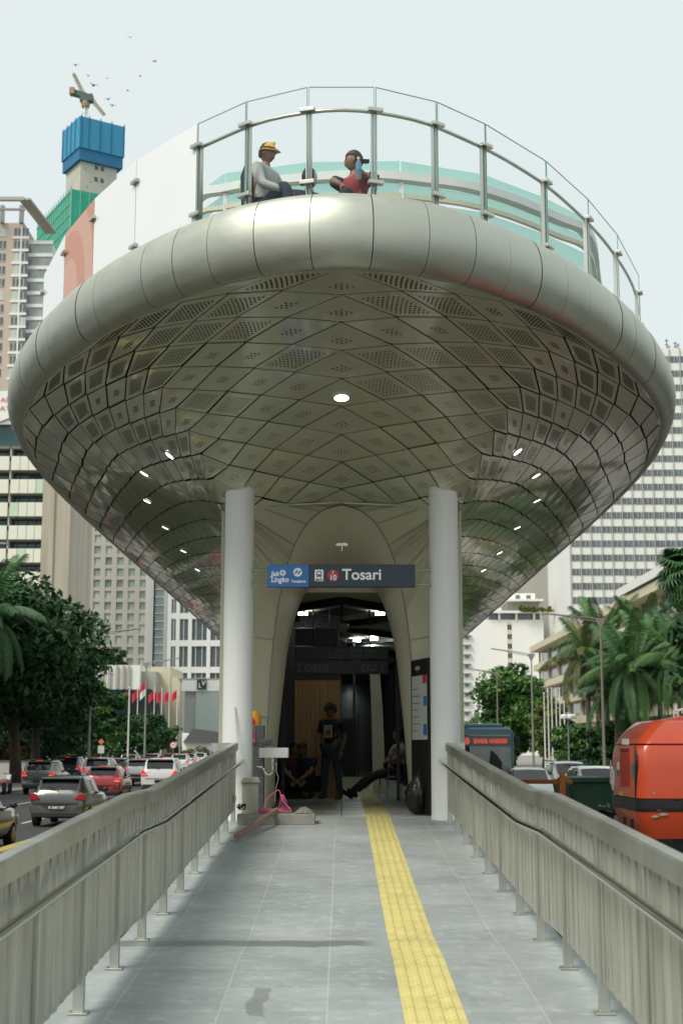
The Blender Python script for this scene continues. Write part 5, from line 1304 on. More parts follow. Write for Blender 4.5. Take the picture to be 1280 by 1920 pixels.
def car(label, shape, x, y, paint_m, L=4.3, W=1.72, H=1.55, facing=1, lit=True, plate=None, extra=None, rz=0.0, glass=None, name='parked_car', stripe=None, wiper=True):
    """facing 1: the tail looks at the camera; -1: the nose does"""
    t_ = thing(name, label, 'car', (x, y if facing > 0 else y, 0), rz=(0 if facing > 0 else math.pi) + rz, group='cars in the traffic')
    st = SHAPES[shape]; secs = []; gl = glass or M['car_glass']
    for q, zr_, zs_, wf, rw in st:
        y_ = q * L; z0 = H * (.16 if .03 < q < .97 else .20); hw = W / 2 * wf; zr2, zs2 = zr_ * H, zs_ * H; rwd = W / 2 * rw * (1 if zr_ > .8 else (.9 + .1 * 0))
        zm = z0 + (zs2 - z0) * .5; d_ = max(0, zr2 - zs2)
        half_ = [(0, z0), (hw * .86, z0), (hw * .97, z0 + (zs2 - z0) * .18), (hw * 1.0, zm), (hw * .985, zs2 - .06 * H * (1 if d_ > .05 else .5)), (hw * .95, zs2), (rwd + (hw * .95 - rwd) * .12, zs2 + d_ * .82), (rwd * .93, zs2 + d_ * .955), (rwd * .6, zs2 + d_ * .99), (0, zr2 + .004)]
        secs.append((y_, half_))
    n = len(secs[0][1]); b = MB(); rows = []
    for y_, h_ in secs:
        ring = [(-p[0], y_, p[1]) for p in h_[::-1]][:-1] + [(p[0], y_, p[1]) for p in h_]; rows.append(ring[:-1] if False else ring)
    m_ = len(rows[0])
    b.add([p for r_ in rows for p in r_], [(k * m_ + q, k * m_ + q + 1, (k + 1) * m_ + q + 1, (k + 1) * m_ + q) for k in range(len(rows) - 1) for q in range(m_ - 1)] + [tuple(range(m_))[::-1], tuple((len(rows) - 1) * m_ + k for k in range(m_))])
    b.build('body', paint_m, t_, smooth=38, world=False)
    def surf(y_, idx, sg, off):
        for (ya, ha), (yb, hb) in zip(secs, secs[1:]):
            if ya <= y_ <= yb + 1e-6:
                f = (y_ - ya) / (yb - ya); i0 = int(idx); g = idx - i0; i1 = min(i0 + 1, n - 1)
                A = Vector(ha[i0]).lerp(Vector(ha[i1]), g); B_ = Vector(hb[i0]).lerp(Vector(hb[i1]), g); P_ = A.lerp(B_, f)
                return Vector((sg * P_[0], y_, P_[1]))
    def patch(nm, y0, y1, i0, i1, sgs, m2, off, ny=6, ni=4, parent=t_):
        for sg in sgs:
            g_ = []
            for a in range(ny + 1):
                g_.append([surf(y0[0] + (y1[0] - y0[0]) * a / ny if not callable(y0) else 0, i0 + (i1 - i0) * c_ / ni, sg, off) for c_ in range(ni + 1)])
            b = MB(); vs = [p for r_ in g_ for p in r_]; L_ = ni + 1
            nn = []
            for a in range(ny + 1):
                for c_ in range(L_):
                    u = g_[min(a + 1, ny)][c_] - g_[max(a - 1, 0)][c_]; v = g_[a][min(c_ + 1, ni)] - g_[a][max(c_ - 1, 0)]; q = u.cross(v); q = q.normalized() if q.length > 1e-9 else Vector((0, 0, 1))
                    ref = Vector((g_[a][c_].x, 0, g_[a][c_].z - H * .5)) + Vector((0, (g_[a][c_].y - L / 2) * .2, 0)); nn.append(q if q.dot(ref) > 0 else -q)
            b.add([v + q * off for v, q in zip(vs, nn)], [(a * L_ + c_, a * L_ + c_ + 1, (a + 1) * L_ + c_ + 1, (a + 1) * L_ + c_) for a in range(ny) for c_ in range(ni)])
            b.build(nm, m2, parent, smooth=True, world=False)
    def whole(nm, y0, y1, m2, off=.012):
        # a window across the whole width (rear window or windscreen)
        b = MB(); ny = 6; cols_ = [(-1, 6.9), (-1, 7.5), (-1, 8.4), (1, 9), (1, 8.4), (1, 7.5), (1, 6.9)]; g_ = []
        for a in range(ny + 1):
            yy_ = y0 + (y1 - y0) * a / ny; g_.append([surf(yy_, idx, sg, off) for sg, idx in cols_])
        sl = (g_[-1][3] - g_[0][3]); nv = Vector((0, -sl.z, sl.y)).normalized(); nv = nv if nv.z > 0 else -nv
        k = len(cols_); b.add([v + nv * off for r_ in g_ for v in r_], [(a * k + c_, a * k + c_ + 1, (a + 1) * k + c_ + 1, (a + 1) * k + c_) for a in range(ny) for c_ in range(k - 1)])
        b.build(nm, m2, t_, smooth=True, world=False)
    # windows
    ir = [k for k, s_ in enumerate(st) if s_[1] > .93]; yr0, yr1 = st[ir[0]][0] * L, st[ir[0] - 1][0] * L; yf0, yf1 = st[ir[-1]][0] * L, st[ir[-1] + 1][0] * L
    whole('rear_window', yr1 + (yr0 - yr1) * .10, yr1 + (yr0 - yr1) * .90, gl)
    whole('windscreen', yf0 + (yf1 - yf0) * .08, yf0 + (yf1 - yf0) * .95, gl)
    ya, yb = yr0 + .18, yf0 - .02; mid = (ya + yb) / 2
    for c0, c1 in ((ya, mid - .04), (mid + .04, yb)):
        patch('side_window', [c0], [c1], 5.12, 5.9, (-1, 1), gl, .012)
    if shape != 'sedan': patch('quarter_window', [yr0 - (yr0 - yr1) * .15], [yr0 + .12], 5.2, 5.85, (-1, 1), gl, .012)
    # lamps, plate, bumpers, mirrors, wheels
    hs = st[2][2] * H
    for sg in (-1, 1):
        b = MB(); b.prism([(sg * W * .30, hs - .17), (sg * W * .475, hs - .20), (sg * W * .478, hs - .02), (sg * W * .44, hs + (.10 if shape == 'suv' else .02)), (sg * W * .36, hs - .02)], 'y', -.015, .22)
        o = b.build('tail_lamp', M['tail_on'] if lit else M['tail'], t_, world=False, bevel=.012)
        if lit:
            b = MB(); b.box(min(sg * W * .33, sg * W * .45), max(sg * W * .33, sg * W * .45), -.022, -.012, hs - .15, hs - .11); b.build('reflector', M['white_paint'], o, world=False)
        b = MB(); b.prism([(sg * W * .24, H * .40), (sg * W * .44, H * .42), (sg * W * .455, H * .50), (sg * W * .40, H * .525), (sg * W * .26, H * .46)], 'y', L - .16, L - .005); b.build('headlamp', M['head'], t_, world=False, bevel=.01)
        b = MB(); q = yf1 - .25; b.ball((sg * (W / 2 + .09), q, H * .70), (.10, .06, .075), 10); b.bar((sg * W * .46, q, H * .66), (sg * (W / 2 + .05), q, H * .68), .05, .04); b.build('wing_mirror', M['plastic'] if sg > 0 else paint_m, t_, smooth=50, world=False)
        b = MB(); b.box(min(sg * W * .40, sg * W * .46), max(sg * W * .40, sg * W * .46), yr0 * .8, yf0, H - .02, H + .03); 
        if shape == 'suv': b.build('roof_rail', M['plastic'], t_, world=False, bevel=.01)
        for yq in (.19 * L, .80 * L):
            b = MB(); c_ = Vector((sg * (W / 2 - .10), yq, .31)); b.tube([c_ - Vector((.10, 0, 0)), c_ - Vector((.085, 0, 0)), c_ + Vector((.085, 0, 0)), c_ + Vector((.10, 0, 0))], [.27, .31, .31, .27], 22); wo = b.build('wheel', M['tyre'], t_, smooth=40, world=False)
            b = MB(); b.tube([c_ + Vector((sg * .09, 0, 0)), c_ + Vector((sg * .106, 0, 0))], [.20, .18], 18); 
            b.tube([c_ + Vector((sg * .105, 0, 0)), c_ + Vector((sg * .112, 0, 0))], .05, 10)
            for k in range(5): a_ = k * 1.2566; b.bar(c_ + Vector((sg * .108, 0, 0)), c_ + Vector((sg * .108, .18 * math.cos(a_), .18 * math.sin(a_))), .03, .02, up=(1, 0, 0))
            b.build('rim', M['rimalloy'], wo, world=False)
    b = MB(); b.box(-W * .445, W * .445, -.04, .12, H * .19, H * .30); b.build('rear_bumper', M['plastic'], t_, world=False, bevel=.03)
    b = MB(); b.box(-W * .42, W * .42, L - .10, L + .02, H * .17, H * .27); b.build('front_bumper', M['plastic'], t_, world=False, bevel=.03)
    b = MB(); b.box(-W * .30, W * .30, L - .06, L + .012, H * .33, H * .40); b.build('grille', M['black'], t_, world=False, bevel=.01)
    b = MB(); b.box(-.23, .23, -.055, -.03, H * .345, H * .42); pl = b.build('number_plate', M['plate'], t_, world=False)
    b = MB(); b.box(-.23, .23, L + .015, L + .03, H * .29, H * .36); b.build('number_plate', M['plate'], t_, world=False)
    if plate: text('lettering', plate, .105, (0, -.058, H * .383), M['sign_white'], pl, align='CENTER', offset=.002)
    if shape != 'sedan':
        b = MB(); p_ = surf(yr1 + (yr0 - yr1) * .93, 9, 1, 0); b.prism([(p_.y - .16, p_.z + .005), (p_.y - .13, p_.z - .03), (p_.y + .02, p_.z - .02), (p_.y + .12, p_.z + .04), (p_.y + .05, p_.z + .055)], 'x', -W * .33, W * .33); b.build('spoiler', M['black'], t_, world=False, bevel=.01)
        b = MB(); b.box(-W * .36, W * .36, -.012, .02, H * .445, H * .455); b.build('tailgate_seam', M['black'], t_, world=False)
    b = MB(); b.box(-.16, .16, yr0 - .10, yr0 - .04, H - .085 + .05, H - .05 + .05)
    if lit: b.build('brake_lamp', M['tail_on'], t_, world=False)
    if wiper and facing > 0:
        p0 = surf(yr1 + .02, 9, 1, 0) + Vector((0, -.04, .0)); b = MB(); b.bar(p0, p0 + Vector((-.30, .02, .10)), .02, .02); b.build('wiper', M['black'], t_, world=False)
    return t_
P_grey = paint('dark grey metallic paint', (.10, .105, .10), .6); P_grey2 = paint('mid grey metallic paint', (.17, .175, .17), .6); P_white = paint('white car paint', (.72, .73, .71), 0); P_red = paint('red car paint', (.33, .012, .02), .2)
P_black = paint('black car paint', (.015, .015, .015), .2); P_blue = paint('dark blue grey car paint', (.06, .075, .09), .4); P_brown = paint('dark brown car paint', (.045, .035, .022), .5, .2); P_silver = paint('silver car paint', (.45, .46, .46), .7)
def rearY(px, py): q = gnd(px, py); return q
q = gnd(106, 1551); car('dark grey hatchback with red tail lamps, nearest in the left lanes', 'hatch', q.x, q.y, P_grey, 3.85, 1.75, 1.52, lit=False, plate='B 2683 SRF', rz=-.03)
car('dark brown car cut off by the left edge of the photo', 'sedan', -8.82, 31.6, P_brown, 4.5, 1.8, 1.46, lit=False)
q = gnd(70, 1490); car('grey off road car behind the grey hatchback on its left', 'suv', q.x, q.y, P_grey2, 4.4, 1.75, 1.72, rz=-.02)
q = gnd(124, 1470); car('dark blue people carrier in the outer left lane', 'suv', q.x, q.y, P_blue, 4.5, 1.8, 1.75)
q = gnd(190, 1503); car('red hatchback with glowing brake lamps', 'hatch', q.x, q.y, P_red, 4.0, 1.72, 1.56)
q = gnd(180, 1478); car('white people carrier right behind the red hatchback', 'suv', q.x, q.y, P_white, 4.5, 1.8, 1.78)
q = gnd(213, 1470); car('black car between the red hatchback and the motorbike', 'suv', q.x, q.y, P_black, 4.3, 1.75, 1.68)
q = gnd(257, 1474); car('white people carrier left of the large white off road car', 'hatch', q.x, q.y, P_white, 4.5, 1.78, 1.66)
q = gnd(298, 1492); car('large white off road car with lit tail lamps', 'suv', q.x, q.y, P_white, 4.8, 1.88, 1.85)
for k, (px, py, pm, lb, sh) in enumerate([(335, 1449, P_white, 'white car in the far traffic just left of the railing end', 'suv'), (352, 1444, P_silver, 'silver car farthest along the left lanes', 'hatch'), (240, 1450, P_silver, 'silver car in the far left traffic behind the white people carrier', 'suv'), (283, 1446, P_white, 'small white car in the far left traffic behind the large white car', 'suv'), (318, 1445, P_red, 'red car in the far left traffic', 'hatch'), (372, 1440, P_white, 'white car at the far end of the left traffic beside the column', 'suv')]):
    q = gnd(px, py); car(lb, sh, q.x, q.y, pm, 4.4, 1.78, 1.72, wiper=False)
# oncoming cars on the right road
car('silver grey car seen from the front beside the blue bus', 'sedan', 7.05, 57.0, P_silver, 4.5, 1.8, 1.62, facing=-1, lit=False)
car('silver off road car beside the golden verge hedge', 'suv', 10.3, 68.0, P_silver, 4.5, 1.8, 1.75, facing=-1, lit=False)
car('white car half hidden by the green skip', 'suv', 9.45, 56.0, P_white, 4.5, 1.85, 1.70, facing=-1, lit=False)

# motorbike and rider in green
q = gnd(219, 1482)
mb = thing('motorbike', 'black motorbike with a lit red tail lamp in the left lanes', 'motorbike', (q.x, q.y, 0))
for yq, nm in ((.0, 'wheel'), (1.25, 'wheel')):
    b = MB(); b.tube([(-.05, yq, .3), (.05, yq, .3)], .3, 20); b.build(nm, M['tyre'], mb, world=False, smooth=40)
b = MB(); b.prism([(-.15, .62), (.55, .55), (1.0, .55), (1.15, .95), (1.0, 1.0), (.7, .72), (.35, .80), (-.2, .82)], 'x', -.11, .11); b.build('body', M['black'], mb, world=False, bevel=.04)
b = MB(); b.box(-.07, .07, -.25, -.19, .62, .72); b.build('tail_lamp', M['tail_on'], mb, world=False)
b = MB(); b.tube([(-.34, 1.0, 1.05), (0, 1.1, 1.0), (.34, 1.0, 1.05)], .018, 6); b.build('handlebar', M['black'], mb, world=False)
b = MB(); b.box(-.10, .10, -.26, -.24, .42, .55); b.build('number_plate', M['plate'], mb, world=False)
MB_POS = Vector((q.x, q.y, 0))
# second motorbike at the very left
q = gnd(8, 1490); m2 = copy_tree(mb); m2.location = (q.x, q.y, 0); m2['label'] = 'white fronted motorbike parked on the left pavement edge'
for ch in m2.children:
    if ch.name.startswith('body'): ch.data = ch.data.copy(); ch.data.materials[0] = P_white

# city bus
YB = 61.0; xr_ = at(963, 1400, YB).x; bw = 2.5; xl = xr_ - bw
bus = thing('city_bus', 'dark blue city bus with red destination display facing the camera', 'bus', ((xl + xr_) / 2, YB, 0))
M['bus_blue'] = paint('dark blue bus paint', (.03, .14, .20), .2); M['led'] = mat('lit red display', (.75, .10, .07), .4, var=0, emit=.55)
hb = 3.2; b = MB()
b.prism([(xl, .35), (xr_, .35), (xr_, hb - .18), (xr_ - .16, hb), (xl + .16, hb), (xl, hb - .18)], 'y', YB, YB + 11.5); b.build('body', M['bus_blue'], bus, bevel=.09)
b = MB(); b.prism([(xl + .13, 1.15), (xr_ - .13, 1.15), (xr_ - .16, hb - .30), (xl + .16, hb - .30)], 'y', YB - .03, YB + .05); b.build('windscreen', mat('bus windscreen', (.27, .32, .30), .08, var=.3, scale=.8, spec=.8), bus, bevel=.02)
b = MB(); b.box(xl + .02, xl + .62, YB - .045, YB - .03, 1.2, hb - .32); b.build('black_pillar', M['black'], bus)
b = MB(); b.box(xl + .15, xr_ - .15, YB - .05, YB - .032, hb - .78, hb - .35); dp = b.build('display', M['black'] if False else mat('dark display', (.17, .18, .17), .2, var=0), bus)
b = MB(); rs = random.Random(6); x = xl + .80
while x < xr_ - .32:
    w2 = rs.uniform(.05, .11); h2 = rs.uniform(.09, .13); b.box(x, x + w2, YB - .058, YB - .052, hb - .56 - h2, hb - .56 + h2 * rs.uniform(.7, 1)); x += w2 + rs.choice((.02, .02, .025, .08))
b.build('display_glow', M['led'], bus)
b = MB(); b.add([Vector((xl + .52 + .12 * math.cos(k * 1.0472), YB - .06, hb - .56 + .16 * math.sin(k * 1.0472))) for k in range(6)], [tuple(range(6))]); b.build('display_symbol', M['led'], bus)
for sg in (-1, 1):
    b = MB(); x = (xl + xr_) / 2 + sg * 1.0; b.box(x - .16, x + .16, YB - .04, YB + .02, .75, 1.0); b.build('headlamp', M['head'], bus, bevel=.02)
    b = MB(); x = (xl + xr_) / 2 + sg * 1.38; b.bar((x - sg * .12, YB, hb - .3), (x, YB - .25, hb - .4), .04, .04); b.box(x - .1, x + .1, YB - .3, YB - .22, hb - .85, hb - .4); b.build('wing_mirror', M['black'], bus, bevel=.02)
    for yq in (2.2, 9):
        b = MB(); x = (xl + xr_) / 2 + sg * 1.12; b.tube([(x - .13, YB + yq, .48), (x + .13, YB + yq, .48)], .48, 20); b.build('wheel', M['tyre'], bus)
b = MB(); b.box(xl + .1, xr_ - .1, YB - .06, YB + .05, .3, .62); b.build('front_bumper', M['plastic'], bus, bevel=.03)
b = MB(); b.bar(((xl + xr_) / 2 + .3, YB - .06, 1.2), ((xl + xr_) / 2 - .4, YB - .06, 1.35), .03, .02); b.build('wiper', M['black'], bus)
b = MB(); b.box(xl + .35, xr_ - .35, YB + 1, YB + 6, hb, hb + .18); b.build('roof_unit', M['bus_blue'], bus, bevel=.06)
b = MB(); xm = (xl + xr_) / 2; b.prism([(xm + .12, 1.2), (xm + .72, 1.2), (xm + .72, 1.75), (xm + .52, 2.05), (xm + .26, 2.28)], 'y', YB - .05, YB - .035); b.build('driver_shade', M['black'], bus)

# ---------------------------------------------------------------- excavator at the right edge
ex = thing('excavator', 'scuffed orange red excavator rear with a black stripe beside the railing', 'excavator', (5.4, 19.0, 0))
M['exc'] = mat('scuffed orange red paint', (.62, .075, .022), .3, var=.1, scale=1.6, coat=.5, bump=.03, bscale=3, dirt=.10)
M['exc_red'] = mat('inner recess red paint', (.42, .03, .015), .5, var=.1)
YE = 17.2; ax = at(1190, 1400, YE).x; YB2 = YE + 1.95; zt_, zb_ = at(1240, 1350, YE).z, at(1240, 1574, YE).z
RC = .16
def er(z):                                                   # outline bulge: how far the shell draws in at this height
    f = (z - zb_) / (zt_ - zb_)
    if f > .60: return .01 + .30 * ((f - .60) / .40) ** 2.6
    return .01 + (.10 * ((.26 - f) / .26) ** 1.4 if f < .26 else 0)
def shell(z0, z1, push, m_, nm, nz=10):
    b = MB(); rows = []
    for k in range(nz + 1):
        z = z0 + (z1 - z0) * k / nz; e_ = er(z) - push; ring = []
        def arc(cx, cy, r_, a0):
            for a in range(9): an = a0 + (math.pi / 2) * a / 8; ring.append((cx + r_ * math.cos(an), cy + r_ * math.sin(an), z))
        xl_, xr2, y0_, y1_ = ax + e_, 7.6 - e_, YE + e_, YB2 - e_ * .5
        arc(xl_ + .45, y1_ - .45, .45, math.pi / 2); arc(xl_ + RC, y0_ + RC, RC, math.pi); arc(xr2 - RC, y0_ + RC, RC, 1.5 * math.pi); arc(xr2 - RC, y1_ - RC, RC, 0)
        rows.append(ring)
    n = len(rows[0]); b.add([p for r_ in rows for p in r_], [(k * n + q, k * n + (q + 1) % n, (k + 1) * n + (q + 1) % n, (k + 1) * n + q) for k in range(nz) for q in range(n)] + [tuple(range(n))[::-1], tuple(nz * n + q for q in range(n))])
    return b.build(nm, m_, ex, smooth=35)
hz = lambda py: at(1230, py, YE).z
shell(hz(1396) + .012, zt_, 0, M['exc'], 'engine_hood', 14)
shell(hz(1498) + .005, hz(1396) - .010, 0, M['exc'], 'counterweight')
shell(hz(1521), hz(1499), .010, mat('black stripe', (.012, .012, .013), .4, var=.3), 'stripe')
shell(zb_, hz(1522), 0, M['exc'], 'lower_skirt')
shell(zb_ + .05, zt_ - .15, -.03, M['exc_red'], 'inner_core')
def side(px, py, dx=0.0):                                    # a point on the flank that runs back from the corner
    Y = ax * FPX / (px - 640) / math.cos(TILT) * .995
    for _ in range(6):
        q = at(px, py, Y); Y *= (ax + er(q.z)) / q.x
    q = at(px, py, Y); q.x += dx; return q
def decal(nm, px0_, px1_, py0_, py1_, m_, th=.008):
    N_ = 10; L_ = [side(px0_, py1_ + (py0_ - py1_) * k / N_, -.004) for k in range(N_ + 1)]; Q_ = [side(px1_, py1_ + (py0_ - py1_) * k / N_, -.004) for k in range(N_ + 1)]
    b = MB(); vs = L_ + Q_ + [p + Vector((th, 0, 0)) for p in L_ + Q_]; m2_ = 2 * N_ + 2; fs = []
    for k in range(N_): fs += [(k, N_ + 1 + k, N_ + 2 + k, k + 1), (k, k + 1, m2_ + k + 1, m2_ + k), (N_ + 1 + k, N_ + 2 + k, m2_ + N_ + 2 + k, m2_ + N_ + 1 + k)]
    fs += [(0, N_ + 1, m2_ + N_ + 1, m2_), (N_, 2 * N_ + 1, m2_ + 2 * N_ + 1, m2_ + N_)]
    b.add(vs, fs); return b.build(nm, m_, ex)
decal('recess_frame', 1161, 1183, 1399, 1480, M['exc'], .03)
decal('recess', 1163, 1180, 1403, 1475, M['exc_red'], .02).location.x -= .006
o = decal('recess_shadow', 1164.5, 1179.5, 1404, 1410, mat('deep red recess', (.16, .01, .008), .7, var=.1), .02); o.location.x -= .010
decal('panel_seam', 1189.2, 1190.6, 1396, 1498, M['black'], .03)
for nm_, c_ in (('stick_teal', (.02, .22, .26)), ('stick_blue', (.03, .2, .45)), ('stick_yel', (.5, .45, .15))): M[nm_] = mat('sticker ' + nm_[6:], c_, .5, var=.25, scale=20)
for a_ in ((1165, 1178, 1385, 1396, 'white_paint'), (1184, 1188, 1433, 1459, 'stick_teal'), (1156, 1160, 1429, 1443, 'white_paint'), (1156, 1160, 1443.3, 1456, 'stick_teal'), (1162, 1169, 1496, 1516, 'stick_blue'), (1161, 1167, 1484, 1492, 'stick_yel'), (1143, 1144.5, 1425, 1470, 'white_paint')):
    decal('sticker', *a_[:4], M[a_[4]])
q = side(1147.5, 1461); b = MB(); b.ball((q.x - .0, q.y, q.z), (.012, .12, .15), 16); b.build('round_badge', M['white_paint'], ex, smooth=True)
for px, py, dx, dz in ((1243, 1527, .07, .02), (1228, 1531, .05, .018), (1225, 1487, .012, .03), (1270, 1500, .03, .01), (1235, 1519, .03, .006)):
    q = at(px, py, YE); yq = YE + er(q.z) - .010; b = MB()
    b.add([(q.x - dx, yq, q.z - dz * .3), (q.x - dx * .2, yq, q.z - dz), (q.x + dx, yq, q.z - dz * .2), (q.x + dx * .6, yq, q.z + dz * .5), (q.x - dx * .1, yq, q.z + dz), (q.x - dx * .6, yq, q.z + dz * .4)], [tuple(range(6))]); b.build('paint_scuff', M['concrete'], ex)
for px0_, px1_, py0_, py1_ in ((1168, 1173, 1532, 1552), (1181, 1187, 1536, 1556)): decal('paint_scuff', px0_, px1_, py0_, py1_, M['plastic'])
b = MB(); b.box(ax + .5, 7.4, YE + .4, 20.5, .5, zb_ - .0); b.build('slew_base', M['black'], ex)
for sg, x in ((-1, 4.4), (1, 6.6)):
    b = MB(); b.prism([(17.3, .25), (17.6, 0), (20.9, 0), (21.3, .25), (21.3, .55), (20.9, .82), (17.6, .82), (17.3, .55)], 'x', x - .25, x + .25); b.build('track', M['plastic'], ex, bevel=.05)
b = MB(); b.prism([(at(1215, 1350, YE + 1).x, zt_ - .02), (at(1274, 1342, YE + 1).x, zt_ + .07), (at(1274, 1350, YE + 1).x, zt_ - .03)], 'y', YE + .7, YE + 1.4); b.build('hood_fin', M['exc'], ex)
b = MB(); b.box(5.6, 7.4, 19.3, 21.4, zt_ - .2, zt_ + .9); b.build('cab', M['black'], ex, bevel=.06)
b = MB()
for k in range(2): b.tube([(at(1262, 1330, 18.5).x + .05 * k, 18.5, zt_ - .05), (at(1262, 1330, 18.5).x + .05 * k, 18.5, zt_ + .14), (at(1290, 1326, 18.5).x, 18.5, zt_ + .17)], .018, 6)
b.build('hand_rail', M['white_paint'], ex)
# green skip and orange barrier
a, c = at(1066, 1530, 24.5), at(1150, 1459, 24.5)
sk = thing('rubbish_skip', 'battered dark green metal skip between the orange barrier and the excavator', 'skip', ((a.x + c.x) / 2, 24.5, 0))
M['skip'] = mat('battered green paint', (.02, .085, .045), .5, var=.3, scale=2.5, bump=.3, bscale=2.5, dirt=.3)
b = MB(); b.prism([(a.x + .08, a.z + .12), (c.x, a.z + .08), (c.x, c.z), (a.x + .14, c.z), (a.x, c.z - .12)], 'y', 24.5, 26.4); b.build('body', M['skip'], sk, bevel=.04)
b = MB(); b.bar((a.x + .05, 24.45, c.z - .03), (c.x, 24.45, c.z - .02), .06, .07); b.build('rim', M['skip'], sk); b = MB(); b.bar((a.x + .0, 24.46, a.z + .14), (c.x, 24.46, a.z + .12), .05, .05); b.build('base_rail', M['skip'], sk)
b = MB(); b.box(a.x + .2, c.x, 24.6, 26.3, 0, a.z + .06); b.build('undercarriage', M['black'], sk)
for px, py, sx_ in ((1128, 1513, .09), (1117, 1518, .04), (1140, 1510, .03)):
    q = at(px, py, 24.47); b = MB(); b.add([(q.x - sx_, 24.488, q.z - .05), (q.x + sx_, 24.488, q.z - .05), (q.x + sx_ * .6, 24.488, q.z + .04), (q.x + sx_ * .1, 24.488, q.z + .01), (q.x - sx_ * .5, 24.488, q.z + .06)], [tuple(range(5))]); b.build('paint_scuff', M['concrete'], sk)
ob = thing('orange_barrier', 'rusty orange steel barrier frame left of the green skip', 'barrier', (at(1054, 0, 24).x, 24, 0))
M['orange'] = mat('rusty orange paint', (.55, .17, .03), .55, var=.25, scale=6, dirt=.35)
b = MB(); q = at(1053, 1455, 24); b.box(q.x - .045, q.x + .045, 23.95, 24.05, 0, q.z + .05); b.build('post', M['orange'], ob)
b = MB(); b.bar(at(975, 1466, 25), at(1050, 1466, 24), .06, .07); b.bar(at(1055, 1459, 24), at(1072, 1467, 24), .05, .06); b.build('rail', M['orange'], ob)
b = MB(); q = at(977, 1466, 25); b.box(q.x - .04, q.x + .04, 24.96, 25.04, 0, q.z); b.build('post', M['orange'], ob)
# ================================================================= PEOPLE
M['skin'] = mat('brown skin', (.26, .135, .075), .5, var=.08, scale=8); M['lip'] = mat('lips', (.20, .07, .05), .5, var=0); M['eye'] = mat('dark eye', (.02, .014, .01), .3, var=0)
M['hair'] = mat('black hair', (.012, .010, .009), .6, var=.3, scale=30)
def skinned(vs, es, rad, root=0, sub=1):
    me = bpy.data.meshes.new('tmp'); me.from_pydata([tuple(v) for v in vs], es, []); o = bpy.data.objects.new('tmp', me); COL.objects.link(o)
    sk = o.modifiers.new('s', 'SKIN'); sk.use_smooth_shade = True; sb = o.modifiers.new('d', 'SUBSURF'); sb.levels = sub
    if not me.skin_vertices: 
        bm_ = bmesh.new(); bm_.from_mesh(me); bm_.verts.layers.skin.verify(); bm_.to_mesh(me); bm_.free()
    for k, r_ in enumerate(rad):
        me.skin_vertices[0].data[k].radius = r_ if isinstance(r_, tuple) else (r_, r_); me.skin_vertices[0].data[k].use_root = (k == root)
    dg = bpy.context.evaluated_depsgraph_get(); e_ = o.evaluated_get(dg).to_mesh(); V = [v.co.copy() for v in e_.vertices]; F = [tuple(p.vertices) for p in e_.polygons]
    bpy.data.objects.remove(o); bpy.data.meshes.remove(me); return V, F
def head_geo(b, c, yaw=0.0, pitch=0.0, s=1.0):
    Rm = Matrix.Translation(c) @ Matrix.Rotation(yaw, 4, 'Z') @ Matrix.Rotation(pitch, 4, 'X') @ Matrix.Diagonal((s, s, s, 1)); b.M = Rm
    t_ = MB(); t_.ball((0, 0, 0), 1, 20); vs = []
    for v in t_.v:
        x, y, z = v.x * .075, v.y * .095, v.z * .115
        if z < 0: x *= 1 + 2.6 * z; y = y * (1 + 1.2 * z) - (.012 if y < 0 else 0) * (-z / .11)
        if v.y < -.6 and abs(v.x) < .28 and -.38 < v.z < .12: y -= .020 * (1 - abs(v.x) / .28) * (1 - abs(v.z + .2) / .35)
        if v.y < -.7 and .0 < v.z < .2 and .2 < abs(v.x) < .5: y += .006
        vs.append((x, y, z))
    b.add(vs, t_.f, 0)
    for sg in (-1, 1):
        b.ball((sg * .031, -.083, .008), (.013, .006, .0065), 8, 1); b.box(sg * .031 - .017, sg * .031 + .017, -.094, -.086, .026, .031, 1)
        b.ball((sg * .074, .005, -.005), (.010, .018, .030), 8, 0)
    b.ball((0, -.090, -.058), (.022, .008, .007), 8, 2); b.M = Matrix()
def hand_geo(b, w, d, up, curl=.5, s=1.0):
    """palm and five fingers from wrist w along d; up is the back of the hand"""
    d = Vector(d).normalized(); up = Vector(up); up = (up - d * up.dot(d)).normalized(); sd_ = d.cross(up)
    pal = [w, w + d * .04 * s, w + d * .085 * s]
    b.tube(pal, [.024 * s, .034 * s, .032 * s], 10, mi=0)
    for k, (o_, l) in enumerate(((-.027, .068), (-.009, .078), (.009, .073), (.027, .058))):
        p = w + d * .085 * s + sd_ * o_ * s; q = p + (d * math.cos(curl * .6) - up * math.sin(curl * .6)) * l * .5 * s; r_ = q + (d * math.cos(curl * 1.6) - up * math.sin(curl * 1.6)) * l * .4 * s; t_ = r_ + (d * math.cos(curl * 2.4) - up * math.sin(curl * 2.4)) * l * .25 * s
        b.tube([p - d * .02 * s, p, q, r_, t_], [.010 * s, .0095 * s, .009 * s, .008 * s, .005 * s], 7, mi=0)
    p = w + d * .03 * s - sd_ * .028 * s; q = p - sd_ * .022 * s + d * .03 * s - up * .01 * s; r_ = q + d * .03 * s - up * .015 * s * (1 + curl)
    b.tube([w + d * .02 * s, p, q, r_], [.014 * s, .012 * s, .0105 * s, .006 * s], 7, mi=0)
